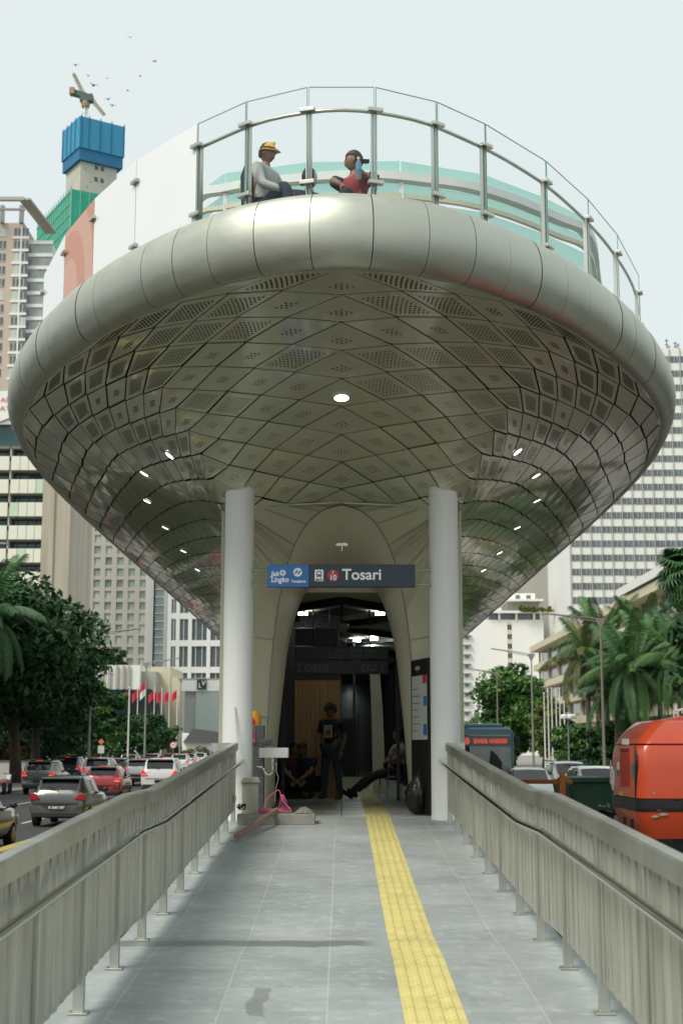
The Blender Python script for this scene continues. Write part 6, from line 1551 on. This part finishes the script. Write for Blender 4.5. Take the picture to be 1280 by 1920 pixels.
def person(label, loc, rz, J, shirt, trousers=None, shoes='shoe', head=(0, 0), cap=None, hair='hair', sleeve=.75, curl=.5, long_sleeve=False, group=None, sleeve_m=None):
    """J: joint places in the person's own space (front is -Y)"""
    t_ = thing('person', label, 'person', loc, rz=rz, group=group); V3 = lambda k: Vector(J[k])
    vs = []; es = []; rd = []
    def ad(p, r_, par=None):
        vs.append(Vector(p)); rd.append(r_); 
        if par is not None: es.append((par, len(vs) - 1))
        return len(vs) - 1
    pel = ad(V3('pelvis'), .135); sp = ad(V3('pelvis').lerp(V3('chest'), .5), .125, pel); ch = ad(V3('chest'), (.135, .12), sp); nk = ad(V3('neck'), .055, ch); ad(V3('neck').lerp(V3('head'), .55), .05, nk)
    arm = {}; leg = {}
    for s_ in 'LR':
        a_ = ad(V3('sh' + s_), .062, ch); e_ = ad(V3('el' + s_), .045, a_); w_ = ad(V3('wr' + s_), .030, e_); arm[s_] = (a_, e_, w_)
        h_ = ad(V3('hip' + s_), .095, pel); k_ = ad(V3('kn' + s_), .065, h_); n_ = ad(V3('an' + s_), .042, k_); leg[s_] = (h_, k_, n_)
    V, F = skinned(vs, es, rd, pel)
    b = MB(); b.add(V, F, 0); head_geo(b, V3('head'), *head)
    for s_ in 'LR':
        w_, e_ = V3('wr' + s_), V3('el' + s_); hand_geo(b, w_, J.get('hd' + s_, w_ - e_), J.get('hu' + s_, (0, -.3, 1)), curl)
    b.build('body', [M['skin'], M['eye'], M['lip']], t_, smooth=50, world=False)
    # shirt over the torso and the upper arms
    cv, ce, cr2 = [], [], []
    def cad(p, r_, par=None):
        cv.append(Vector(p)); cr2.append(r_)
        if par is not None: ce.append((par, len(cv) - 1))
        return len(cv) - 1
    a0 = cad(V3('pelvis') + (V3('chest') - V3('pelvis')) * .02, .152); a1 = cad(V3('pelvis').lerp(V3('chest'), .5), .148, a0); a2 = cad(V3('chest'), (.168, .150), a1); a3 = cad(V3('chest').lerp(V3('neck'), .45), (.135, .115), a2); cad(V3('chest').lerp(V3('neck'), .78), .074, a3)
    sl = []
    for s_ in 'LR':
        q = cad(V3('sh' + s_), .082, a3); e_ = V3('el' + s_)
        if long_sleeve: k_ = cad(e_, .058, q); cad(e_.lerp(V3('wr' + s_), .9), .042, k_)
        else: cad(V3('sh' + s_).lerp(e_, sleeve), .064, q)
    V, F = skinned(cv, ce, cr2, 0); b = MB(); b.add(V, F); b.build('shirt', M[shirt], t_, smooth=True, world=False)
    if trousers:
        cv, ce, cr2 = [], [], []; a0 = cad(V3('pelvis'), .150)
        for s_ in 'LR': q = cad(V3('hip' + s_), .108, a0); k_ = cad(V3('kn' + s_), .080, q); cad(V3('kn' + s_).lerp(V3('an' + s_), .93), .062, k_)
        V, F = skinned(cv, ce, cr2, 0); b = MB(); b.add(V, F); b.build('trousers', M[trousers], t_, smooth=True, world=False)
    for s_ in 'LR':
        a_ = V3('an' + s_); d = Vector(J.get('toe' + s_, (0, -1, -.15))).normalized(); b = MB(); b.tube([a_ - d * .07 + Vector((0, 0, -.03)), a_ - d * .03 + Vector((0, 0, -.035)), a_ + d * .07 + Vector((0, 0, -.045)), a_ + d * .16 + Vector((0, 0, -.05)), a_ + d * .19 + Vector((0, 0, -.05))], [.03, .048, .046, .04, .02], 10); b.tube([a_ + Vector((0, 0, .06)), a_ + Vector((0, 0, -.04))], [.05, .052], 10)
        b.build('shoe', M[shoes], t_, smooth=50, world=False)
    hc = V3('head'); Rm = Matrix.Translation(hc) @ Matrix.Rotation(head[0], 4, 'Z') @ Matrix.Rotation(head[1], 4, 'X')
    if hair:
        b = MB(); q = MB(); q.ball((0, 0, 0), 1, 22); rs_ = random.Random(3); b.M = Rm
        keep = [v for v in q.v]; bush = 1.25 if hair == 'bushy' else 1.08
        b.add([(v.x * .080 * bush, v.y * .100 * bush + .010, v.z * .118 * bush + .012) for v in keep], [f for f in q.f if all((keep[i].z > .28 if keep[i].y < -.1 else keep[i].z > -.45 + .0 * i) for i in f)])
        if hair == 'bushy':
            for k in range(40):
                d = Vector((rs_.gauss(0, 1), rs_.gauss(.4, 1), abs(rs_.gauss(.5, 1)))).normalized(); b.ball((d.x * .09, d.y * .10 + .01, d.z * .125 + .02), rs_.uniform(.02, .035), 6)
        b.build('hair', M['hair'], t_, smooth=True, world=False)
    if cap:
        b = MB(); b.M = Rm; q = MB(); q.ball((0, 0, 0), 1, 22); z_ = .2 if cap[1] != 'hood' else -.6
        b.add([(v.x * .088, v.y * .107 + .004, v.z * .128 + .010) for v in q.v], [f for f in q.f if all(q.v[i].z > (z_ if cap[1] != 'hood' or q.v[i].y > -.3 else .35) for i in f)])
        if cap[1] == 'back': b.prism([(-.06, .085), (.06, .085), (.05, .185), (-.05, .185)], 'z', -.0, .012)
        if cap[1] == 'helmet':
            b.lathe([(.088, .024), (.106, .020), (.106, .028), (.085, .04)], (0, .0, 0), 22); b.prism([(-.07, -.08), (.07, -.08), (.05, -.145), (-.05, -.145)], 'z', .022, .032); b.bar((0, -.08, .12), (0, .09, .115), .02, .03)
        b.build('cap' if cap[1] != 'helmet' else 'helmet', M[cap[0]], t_, smooth=45, world=False)
    return t_
for k, c_ in dict(shirt_red=(.28, .03, .045), navy=(.015, .025, .05), pale_grey=(.46, .47, .45), helmet_y=(.62, .42, .06), cap_grey=(.06, .065, .055), jeans=(.035, .065, .075), black_tee=(.014, .014, .016), dark_trousers=(.014, .013, .016), boot=(.10, .055, .03), shoe=(.02, .018, .018), uniform=(.36, .33, .26), maroon=(.10, .025, .03), green_jacket=(.012, .10, .045), hivis=(.45, .62, .04), print_red=(.35, .08, .06), print_pale=(.35, .36, .33)).items():
    M[k] = mat(k.replace('_', ' ') + ' cloth', c_, .8, var=.14, scale=14, bump=.2, bscale=30)
SEAT = dict(pelvis=(0, 0, .30), chest=(0, -.03, .66), neck=(0, -.02, .84), head=(0, -.05, .99), shL=(.19, -.02, .76), shR=(-.19, -.02, .76), hipL=(.09, -.05, .27), hipR=(-.09, -.05, .27), knL=(.16, -.40, .50), knR=(-.18, -.40, .50), anL=(.14, -.48, .09), anR=(-.16, -.48, .09))
# A: the man with the bottle
q = at(662, 300, 15.5); base = Vector((q.x + .03, 15.5, 8.122))
def loc_(px, py, Y, bs, rz): return tuple(Matrix.Rotation(-rz, 3, 'Z') @ (at(px, py, Y) - bs))
J = dict(SEAT, elR=(-.34, -.25, .60), wrR=(-.22, -.46, .58), hdR=(.25, -.6, -.5), elL=(.36, -.22, .70), wrL=(.14, -.36, .82), hdL=(-.5, -.25, .55), huL=(.3, -1, .3)); hz_ = 9.03 - 8.122; J = {k: (Vector(v) + Vector((0, 0, hz_ - .99)) if k[:2] not in ('hd', 'hu', 'to') else v) for k, v in J.items()}
J['anL'] = (.14, -.48, .09); J['anR'] = (-.16, -.48, .09)
J['wrL'] = loc_(684, 328, 15.22, base, R(-38)); J['elL'] = loc_(712, 342, 15.36, base, R(-38)); J['hdL'] = (-.75, -.2, .65); J['wrR'] = loc_(640, 346, 15.2, base, R(-38)); J['elR'] = loc_(622, 338, 15.42, base, R(-38)); J['hdR'] = (.5, -.3, -.7)
pA = person('person in red and navy shirt and backward cap holding a bottle on the roof deck', base, R(-38), J, 'shirt_red', 'dark_trousers', head=(R(-48), 0), cap=('cap_grey', 'back'), curl=.9)
for s_, sx_ in (('L', 1), ('R', -1)):
    a_, c_ = Vector(J['sh' + s_]), Vector(J['el' + s_]); b = MB(); b.tube([a_.lerp(c_, .02), a_.lerp(c_, .4), a_.lerp(c_, .74)], [.082, .076, .070], 14); b.build('sleeve', M['navy'], pA, smooth=True, world=False)
wb = at(672, 320, 15.17)
bt = thing('water_bottle', 'clear blue plastic water bottle held in the hand of the seated man', 'bottle', tuple(wb))
M['bottle'] = glass_mat('clear blue plastic', (.55, .80, .92), alpha=.35)
b = MB(); b.lathe([(.030, -.09), (.033, -.08), (.032, -.04), (.030, 0), (.033, .04), (.032, .09), (.014, .125), (.013, .14)], (0, 0, 0), 18); b.build('body', M['bottle'], bt, smooth=50, world=False)
b = MB(); b.lathe([(.0335, .0), (.034, .05)], (0, 0, 0), 18); b.build('label', mat('blue bottle label', (.10, .35, .62), .4, var=.2, scale=40), bt, world=False)
b = MB(); b.lathe([(.016, .138), (.016, .16)], (0, 0, 0), 14); b.build('cap', M['white_paint'], bt, world=False)
b = MB()
# B: worker in the yellow helmet, seen from the side
q = at(495, 290, 15.55); base = Vector((q.x, 15.55, 8.122))
hB = q.z - 8.122
JB = dict(SEAT, elL=(.30, -.16, .50), wrL=(.20, -.36, .42), elR=(-.30, -.16, .50), wrR=(-.18, -.38, .42)); JB = {k: (Vector(v) + Vector((0, (.0), hB - .99)) if k[:2] not in ('hd', 'hu', 'to') else v) for k, v in JB.items()}
JB['anL'] = (.14, -.48, .09); JB['anR'] = (-.16, -.48, .09)
pB = person('person in yellow safety helmet and pale grey clothes with navy back pack', base, R(62), JB, 'pale_grey', 'navy', head=(0, R(8)), cap=('helmet_y', 'helmet'), long_sleeve=True)  # bright glass reflection over the worker painted as pale clothes
b = MB(); c_ = JB['chest']; b.prism([(c_.y + .10, c_.z - .40), (c_.y + .24, c_.z - .38), (c_.y + .26, c_.z + .05), (c_.y + .20, c_.z + .20), (c_.y + .09, c_.z + .18)], 'x', -.17, .17); pk = b.build('back_pack', M['navy'], pB, world=False, bevel=.04)
b = MB(); b.box(-.14, .14, c_.y + .255, c_.y + .268, c_.z - .12, c_.z - .02); b.box(.168, .176, c_.y + .12, c_.y + .22, c_.z - .10, c_.z + .0); b.build('reflective_patch', M['hivis'], pk, world=False)
# C: third person sitting low behind them
q = at(577, 338, 15.9); base = Vector((q.x, 15.9, 8.122)); hC = q.z - 8.122
JC = dict(SEAT, elL=(.26, -.2, .5), wrL=(.14, -.4, .45), elR=(-.26, -.2, .5), wrR=(-.14, -.4, .45)); JC = {k: (Vector(v) + Vector((0, 0, hC - .99)) if k[:2] not in ('hd', 'hu', 'to') else v) for k, v in JC.items()}
JC['anL'] = (.14, -.48, .09); JC['anR'] = (-.16, -.48, .09)
person('person in pale grey hood sitting low between the helmet and the bottle holder', base, R(30), JC, 'navy', 'dark_trousers', head=(R(120), 0), cap=('pale_grey', 'hood'), long_sleeve=True)
# D: standing in the tunnel
STAND = dict(pelvis=(0, 0, .95), chest=(0, -.02, 1.28), neck=(0, -.03, 1.48), head=(0, -.06, 1.62), shL=(.20, 0, 1.40), shR=(-.20, 0, 1.40), elL=(.27, .02, 1.12), elR=(-.26, .0, 1.12), wrL=(.24, -.10, .88), wrR=(-.20, -.16, .92), hipL=(.10, 0, .90), hipR=(-.10, 0, .90), knL=(.13, -.02, .50), knR=(-.14, -.03, .50), anL=(.16, .02, .09), anR=(-.18, .03, .09))
q = gnd(622, 1498, 1.44); pD = person('person with bushy hair standing in the tunnel in a dark printed shirt and blue jeans', (q.x, q.y, 1.44), R(-25), STAND, 'black_tee', 'jeans', 'boot', head=(R(-20), R(18)), hair='bushy')
b = MB(); b.box(-.10, .08, -.155, -.150, 1.12, 1.36); pr_ = b.build('shirt_print', M['print_pale'], pD, world=False)
b = MB(); b.box(-.06, .05, -.160, -.156, 1.18, 1.26); b.build('print_patch', M['print_red'], pr_, world=False)
# E: bending forward, F: crouching, in the dark left side
BEND = dict(pelvis=(0, .12, .80), chest=(0, -.26, .92), neck=(0, -.42, .90), head=(0, -.54, .84), shL=(.19, -.30, .94), shR=(-.19, -.30, .94), elL=(.20, -.36, .66), elR=(-.20, -.38, .66), wrL=(.14, -.42, .42), wrR=(-.12, -.44, .42), hipL=(.10, .12, .76), hipR=(-.10, .12, .76), knL=(.13, .02, .45), knR=(-.13, .02, .45), anL=(.14, .10, .09), anR=(-.14, .10, .09))
q = gnd(590, 1496, 1.44); person('person in black bending forward beside the standing person in the dark tunnel', (q.x, q.y + .3, 1.44), R(-70), BEND, 'black_tee', 'dark_trousers', head=(0, R(40)))
CROUCH = dict(pelvis=(0, .08, .30), chest=(0, -.08, .60), neck=(0, -.14, .77), head=(0, -.20, .90), shL=(.19, -.10, .70), shR=(-.19, -.10, .70), elL=(.24, -.30, .50), elR=(-.24, -.30, .50), wrL=(.10, -.46, .36), wrR=(-.08, -.46, .34), hipL=(.10, .04, .28), hipR=(-.10, .04, .28), knL=(.20, -.32, .46), knR=(-.20, -.32, .46), anL=(.15, -.14, .09), anR=(-.15, -.14, .09))
q = gnd(543, 1497, 1.44); person('person in a dark red shirt crouching at the left side of the tunnel', (q.x, q.y, 1.44), R(25), CROUCH, 'maroon', 'dark_trousers', head=(R(10), R(15)))
q = gnd(578, 1496, 1.44); person('person in dark clothes crouching beside the one in the dark red shirt', (q.x, q.y - .3, 1.44), R(-30), CROUCH, 'navy', 'dark_trousers', head=(R(10), R(30)))
# G: seated guard with his legs stretched out
q = gnd(737, 1497, 1.44); gx, gy = q.x, q.y
GUARD = dict(pelvis=(0, .04, .52), chest=(0, .16, .85), neck=(0, .15, 1.03), head=(0, .10, 1.17), shL=(.20, .14, .96), shR=(-.20, .14, .96), elL=(.26, -.02, .72), elR=(-.25, -.02, .72), wrL=(.02, -.12, .68), wrR=(.06, -.10, .62), hdL=(-.8, -.1, -.1), hdR=(.8, .05, -.2), hipL=(.10, 0, .50), hipR=(-.10, 0, .50), knL=(.12, -.42, .42), knR=(-.10, -.44, .40), anL=(.10, -.80, .12), anR=(-.06, -.84, .10), toeL=(.2, -.75, .55), toeR=(-.2, -.75, .55))
pG = person('person in a khaki uniform shirt asleep on the blue chair with legs stretched out', (gx, gy, 1.44), R(-72), GUARD, 'uniform', 'dark_trousers', head=(R(-12), R(-6)))
b = MB(); b.ball((.278, .12, .90), (.012, .035, .045), 10); b.build('shoulder_patch', M['print_pale'], pG, world=False)
ch_ = thing('steel_chair', 'chrome framed chair with a blue seat under the seated guard', 'chair', (gx, gy, 1.44), rz=R(-72))
M['blue_seat'] = mat('blue vinyl seat', (.015, .03, .20), .4, var=.15)
b = MB(); b.box(-.21, .21, -.20, .24, .40, .45); b.build('seat', M['blue_seat'], ch_, world=False, bevel=.03)
b = MB(); b.box(-.19, .19, .27, .30, .66, .84); b.build('backrest', M['blue_seat'], ch_, world=False, bevel=.03)
b = MB(); b.tube(catmull([(-.21, .22, .41), (-.21, .27, .64), (-.20, .31, .86), (-.12, .32, .90), (.12, .32, .90), (.20, .31, .86), (.21, .27, .64), (.21, .22, .41)], 5), .012, 8); b.build('back_frame', M['chrome'], ch_, world=False, smooth=True)
for lx, ly in ((-.21, -.18), (.21, -.18), (-.21, .22), (.21, .22)):
    b = MB(); b.tube([(lx, ly, .42), (lx * 1.08, ly * 1.15, .0)], .012, 8); b.build('leg', M['chrome'], ch_, world=False, smooth=True)
b = MB(); b.tube([(-.21, -.18, .40), (.21, -.18, .40), (.21, .22, .40), (-.21, .22, .40), (-.21, -.18, .40)], .011, 8); b.build('seat_frame', M['chrome'], ch_, world=False, smooth=True)
# chair the other way: its back shows towards the camera, so a second hoop stands at the near side
b = MB(); b.tube(catmull([(.225, -.16, .42), (.23, -.17, .62), (.23, -.10, .66), (.23, .14, .66), (.23, .22, .60)], 5), .011, 8); b.build('arm_loop', M['chrome'], ch_, world=False, smooth=True)
# H: rider
RIDE = dict(pelvis=(0, .15, .88), chest=(0, .35, 1.22), neck=(0, .38, 1.40), head=(0, .42, 1.55), shL=(.20, .34, 1.32), shR=(-.20, .34, 1.32), elL=(.32, .55, 1.12), elR=(-.32, .55, 1.12), wrL=(.32, .85, 1.06), wrR=(-.32, .85, 1.06), hipL=(.12, .18, .84), hipR=(-.12, .18, .84), knL=(.22, .62, .70), knR=(-.22, .62, .70), anL=(.2, .5, .32), anR=(-.2, .5, .32), toeL=(0, 1, 0), toeR=(0, 1, 0))
person('person in a green jacket and green helmet riding the motorbike in the left lanes', tuple(MB_POS), 0, RIDE, 'green_jacket', 'dark_trousers', head=(math.pi, 0), cap=('green_jacket', 'hood'), long_sleeve=True)

# ================================================================= THINGS ROUND THE ENTRANCE
M['grey_tile'] = mat('grey wall tile', (.13, .135, .135), .4, var=.08, scale=3)
M['slab'] = mat('raw concrete slab', (.30, .30, .26), .9, var=.22, scale=4, bump=.5, bscale=18, dirt=.5)
a, c = at(445, 1500, 19.25), at(590, 1500, 19.25); zs_ = zf(19.2) + .004
s1 = thing('concrete_slab', 'rough loose concrete slab lying on the ramp before the entrance', 'slab', ((a.x + c.x) / 2, 19.5, zs_))
b = MB(); n = 14; rs = random.Random(9); pts = []
for k in range(n): x = a.x + (c.x - a.x) * k / (n - 1); pts.append((x, 19.22 + rs.uniform(-.012, .012)))
pts += [(c.x, 19.72), (a.x, 19.72)]
top = [Vector((p[0], p[1] + .012, zs_ + .135 + rs.uniform(-.006, .004))) for p in pts]; bot = [Vector((p[0], p[1], zs_)) for p in pts]; L_ = len(pts)
b.add(bot + top, [tuple(range(L_))[::-1], tuple(range(L_, 2 * L_))] + [(k, (k + 1) % L_, L_ + (k + 1) % L_, L_ + k) for k in range(L_)]); b.build('block', M['slab'], s1, bevel=.008)
zt2 = zs_ + .137
p0 = gnd(443, 1569, zf(18.0) + .03); p1 = Vector((at(520, 1490, 19.45).x, 19.45, zt2 + .05))
tb = thing('timber_batten', 'worn pinkish timber batten leaning on the concrete slab', 'timber', tuple(p0))
b = MB(); b.bar(p0, p1, .06, .055); b.build('batten', mat('weathered pink timber', (.30, .20, .15), .8, var=.3, scale=8, stretch=(1, 1, 1), bump=.3, bscale=40, dirt=.4), tb, bevel=.005)
rp_ = thing('pink_rope', 'tangled bright pink plastic rope on the concrete slab', 'rope', (at(520, 1500, 19.4).x, 19.4, zt2))
M['pink'] = mat('pink plastic rope', (.62, .12, .25), .55, var=.15, scale=20)
b = MB(); rs = random.Random(12)
def R3(px, py, Y): return at(px, py, Y)
b.tube(catmull([R3(492, 1520, 19.3), R3(500, 1500, 19.35), R3(514, 1486, 19.4), R3(523, 1482, 19.4), R3(527, 1492, 19.4), R3(533, 1505, 19.38), R3(545, 1518, 19.32), R3(540, 1522, 19.3), R3(520, 1521, 19.3)], 6), .007, 6)
for k in range(9):
    pts = [Vector((at(524 + rs.uniform(-26, 22), 0, 19.4).x, 19.3 + rs.uniform(0, .2), zt2 + .012 + rs.uniform(0, .05))) for _ in range(7)]; b.tube(catmull(pts, 5), .006, 5)
for k in range(5):
    q = at(526 + k * 1.2, 1490, 19.4); b.tube(catmull([q, q + Vector((.01 * k, 0, -.08)), q + Vector((-.02 + .02 * k, .02, -.16)), Vector((q.x + .03 * k, 19.36, zt2 + .02))], 5), .006, 5)
b.build('strand', M['pink'], rp_, smooth=True)
cl_ = thing('grey_cloth', 'crumpled grey rag on the right part of the concrete slab', 'rag', (at(570, 1515, 19.4).x, 19.4, zt2))
b = MB(); V_ = []; n = 16
for i in range(n + 1):
    for j in range(n + 1):
        u, v = i / n - .5, j / n - .5; r_ = math.hypot(u, v); hgt = max(0, .085 * (1 - (r_ / .55) ** 2)) * (.6 + .55 * math.sin(u * 19 + v * 7) * math.cos(v * 23)); V_.append((at(570, 1500, 19.4).x + u * .24, 19.42 + v * .24, zt2 + .006 + max(0, hgt)))
b.add(V_, [(i * (n + 1) + j, i * (n + 1) + j + 1, (i + 1) * (n + 1) + j + 1, (i + 1) * (n + 1) + j) for i in range(n) for j in range(n)]); b.build('cloth', mat('grey rag', (.22, .23, .21), .9, var=.35, scale=40), cl_, smooth=True)
# tiled pier with a wash basin
pi_ = thing('tiled_pier', 'grey tiled pier behind the left column carrying the wash basin', 'pier', (-1.2, 20.6, 1.44))
a, c = at(473, 1500, 20.6), at(495, 1360, 20.6); b = MB(); b.box(a.x, c.x, 20.6, 20.9, 1.442, c.z); b.build('pier', M['grey_tile'], pi_, bevel=.004)
for k in range(4):
    b = MB(); z = 1.44 + (k + 1) * .26; b.box(a.x - .001, c.x + .001, 20.598, 20.7, z - .003, z + .003); b.build('grout_line', M['concrete'], pi_)
wbn = thing('wash_basin', 'white rectangular wash basin with bare chrome drain pipes on the grey pier', 'basin', tuple(at(512, 1412, 20.4)))
a, c = at(485, 1421, 20.3), at(540, 1402, 20.3)
b = MB(); b.prism([(a.x, a.z), (c.x - .02, a.z), (c.x, a.z + .03), (c.x, c.z), (c.x - .03, c.z), (c.x - .04, a.z + .06), (a.x + .04, a.z + .06), (a.x + .03, c.z), (a.x, c.z)], 'y', 20.3, 20.62); b.box(a.x + .001, c.x - .001, 20.298, 20.32, a.z + .002, c.z - .002); b.box(a.x + .001, c.x - .001, 20.6, 20.625, a.z + .002, c.z); b.build('bowl', M['white_paint'], wbn, bevel=.008)
b = MB(); q = at(511, 1421, 20.45); b.tube(catmull([q + Vector((0, 0, .01)), q + Vector((0, 0, -.13)), q + Vector((-.01, 0, -.21)), q + Vector((-.06, 0, -.24)), q + Vector((-.11, 0, -.20)), q + Vector((-.14, 0, -.14)), q + Vector((-.21, .05, -.13))], 6), .02, 10); b.tube([q + Vector((0, 0, -.02)), q + Vector((0, 0, -.06))], .03, 12); b.tube([q + Vector((0, 0, -.13)), q + Vector((0, 0, -.16))], .027, 12); b.build('drain_trap', M['chrome'], wbn, smooth=50)
b = MB(); q = at(518, 1421, 20.5); b.tube([q, q + Vector((0, 0, -.20))], .012, 8); b.tube(catmull([q + Vector((0, 0, -.2)), q + Vector((.03, 0, -.28)), q + Vector((.0, 0, -.42)), q + Vector((-.02, -.02, -.62))], 6), .006, 6); b.build('supply_hose', M['chrome'], wbn, smooth=True)
b = MB(); rs = random.Random(2)
for k in range(8):
    p = at(490, 1397, 20.45); pts = [p + Vector((rs.uniform(-.03, .20), rs.uniform(-.1, .1), rs.uniform(-.02, .09))) for _ in range(6)]; b.tube(catmull(pts, 5), .005, 5)
wc = thing('cable_coil', 'loose coil of grey cable lying on the wash basin', 'cable', tuple(at(495, 1402, 20.45))); b.build('strand', M['lamp_steel'], wc, smooth=True)
# capped post box
a, c = at(449, 1526, 19.5), at(487, 1461, 19.5)
pb = thing('capped_post', 'short cream capped post beside the left railing end', 'post', ((a.x + c.x) / 2, 19.6, zf(19.6)))
M['cream_post'] = mat('cream painted post', (.50, .49, .40), .6, var=.08, dirt=.2)
b = MB(); b.box(a.x + .02, c.x - .03, 19.62, 19.82, zf(19.6), c.z - .05); b.build('shaft', M['cream_post'], pb, bevel=.008)
b = MB(); b.prism([(a.x, c.z - .05), (c.x, c.z - .05), (c.x - .03, c.z + .02), (a.x + .03, c.z + .02)], 'y', 19.59, 19.85); b.build('cap', M['cream_post'], pb, bevel=.006)
# orange and red cap with a pink cord on the pier
q = at(478, 1358, 20.75); oc = thing('knitted_hat', 'orange and red cap with a pink cord lying on top of the grey pier', 'hat', tuple(q))
b = MB(); t2 = MB(); t2.ball((0, 0, 0), 1, 16); b.add([(q.x + v.x * .10, q.y + v.y * .10, q.z + v.z * .20) for v in t2.v], [f for f in t2.f if all(t2.v[i].z > -.05 for i in f)]); b.build('crown', mat('orange cloth', (.75, .33, .03), .7, var=.1), oc, smooth=True)
b = MB(); t2 = MB(); t2.ball((0, 0, 0), 1, 16); b.add([(q.x - .03 + v.x * .075, q.y - .035 + v.y * .08, q.z + v.z * .12) for v in t2.v], [f for f in t2.f if all(t2.v[i].z > -.05 for i in f)]); b.build('front_panel', M['flag_red'], oc, smooth=True)
b = MB(); b.tube(catmull([q + Vector((-.02, -.12, .0)), q + Vector((.0, -.16, -.08)), q + Vector((.01, -.165, -.2)), q + Vector((-.0, -.165, -.24))], 6), .007, 6); b.ball(q + Vector((0, -.17, -.25)), (.025, .02, .035), 8); b.build('cord', M['pink'], oc, smooth=True)
# thin white pole and cream hose at the left railing end
wp = thing('white_rod', 'thin white rod leaning against the left column above the railing', 'rod', tuple(at(444, 1390, 19.75)))
b = MB(); b.tube([at(445, 1400, 19.72), at(440, 1325, 19.78)], .012, 8); b.build('rod', M['white_paint'], wp)
hs_ = thing('cream_hose', 'short bent cream hose poking out beside the left railing foot', 'hose', tuple(at(434, 1512, 19.2)))
b = MB(); b.tube(catmull([at(431, 1520, 19.15), at(436, 1508, 19.15), at(440, 1497, 19.15), at(437, 1490, 19.15), at(432, 1489, 19.15)], 6), .022, 10); b.build('hose', M['cream_post'], hs_, smooth=True)
bc = thing('black_cable', 'tangle of black cable at the foot of the capped post', 'cable', tuple(at(452, 1515, 19.4)))
b = MB(); rs = random.Random(8)
for k in range(4): b.tube(catmull([at(447 + rs.uniform(-3, 14), 1513 + rs.uniform(-6, 6), 19.4 + rs.uniform(0, .05)) for _ in range(5)], 5), .007, 5)
b.build('strand', M['black'], bc, smooth=True)
# route map totem on the right and the rubbish bag
A_, B_ = Vector((1.06, 21.25, 0)), Vector((1.27, 20.42, 0)); dv = (B_ - A_).normalized(); nv = Vector((-dv.y, dv.x, 0)); nv = nv if nv.x < 0 else -nv
to = thing('route_map_totem', 'black totem with a white route map panel beside the right column', 'totem', tuple((A_ + B_) / 2 + Vector((0, 0, 1.44))))
zt3 = 3.66; b = MB(); b.bar(A_ + Vector((0, 0, (1.445 + zt3) / 2)), B_ + Vector((0, 0, (1.445 + zt3) / 2)), .07, zt3 - 1.445); b.build('body', M['black'], to, bevel=.008)
def tp_(u, z, off): return A_.lerp(B_, u) + nv * off + Vector((0, 0, z))
def tq(u0, u1, z0, z1, off, m_, nm, par=to): b = MB(); b.add([tp_(u0, z0, off), tp_(u1, z0, off), tp_(u1, z1, off), tp_(u0, z1, off)], [(0, 1, 2, 3)]); return b.build(nm, m_, par)
mp_ = tq(.08, .94, 2.50, 3.42, .040, mat('white map sheet', (.62, .65, .60), .35, var=.05), 'map_panel')
tq(.70, .92, 3.30, 3.42, .043, M['sign_red'], 'red_header', mp_); tq(.75, .92, 2.98, 3.12, .043, M['sign_blue'], 'blue_box', mp_); tq(.72, .92, 2.56, 2.72, .043, M['sign_blue'], 'blue_box', mp_)
for k in range(7): tq(.14, .14 + .5 * ((k * 37 % 10) / 20 + .5), 2.62 + k * .1, 2.632 + k * .1, .043, M['lamp_steel'], 'route_line', mp_)
tq(.30, .55, 3.50, 3.56, .040, M['print_pale'], 'header_mark')
M['bag'] = mat('black bin liner', (.014, .014, .015), .25, var=.2, bump=.6, bscale=14)
bg_ = thing('rubbish_bag', 'crumpled black rubbish bag standing by the right column', 'bag', (1.06, 20.75, 1.44))
b = MB(); t2 = MB(); t2.ball((0, 0, 0), 1, 28); V_ = []
for v in t2.v:
    r_ = .15 * (1.15 - .5 * max(0, v.z)) * (1 + .10 * math.sin(9 * math.atan2(v.y, v.x) + 4 * v.z) + .05 * math.sin(14 * v.z + 5 * v.x)); V_.append((1.06 + v.x * r_ + .03 * (v.z + 1), 20.75 + v.y * r_, 1.75 + v.z * .305))
b.add(V_, t2.f); b.build('bag', M['bag'], bg_, smooth=True)
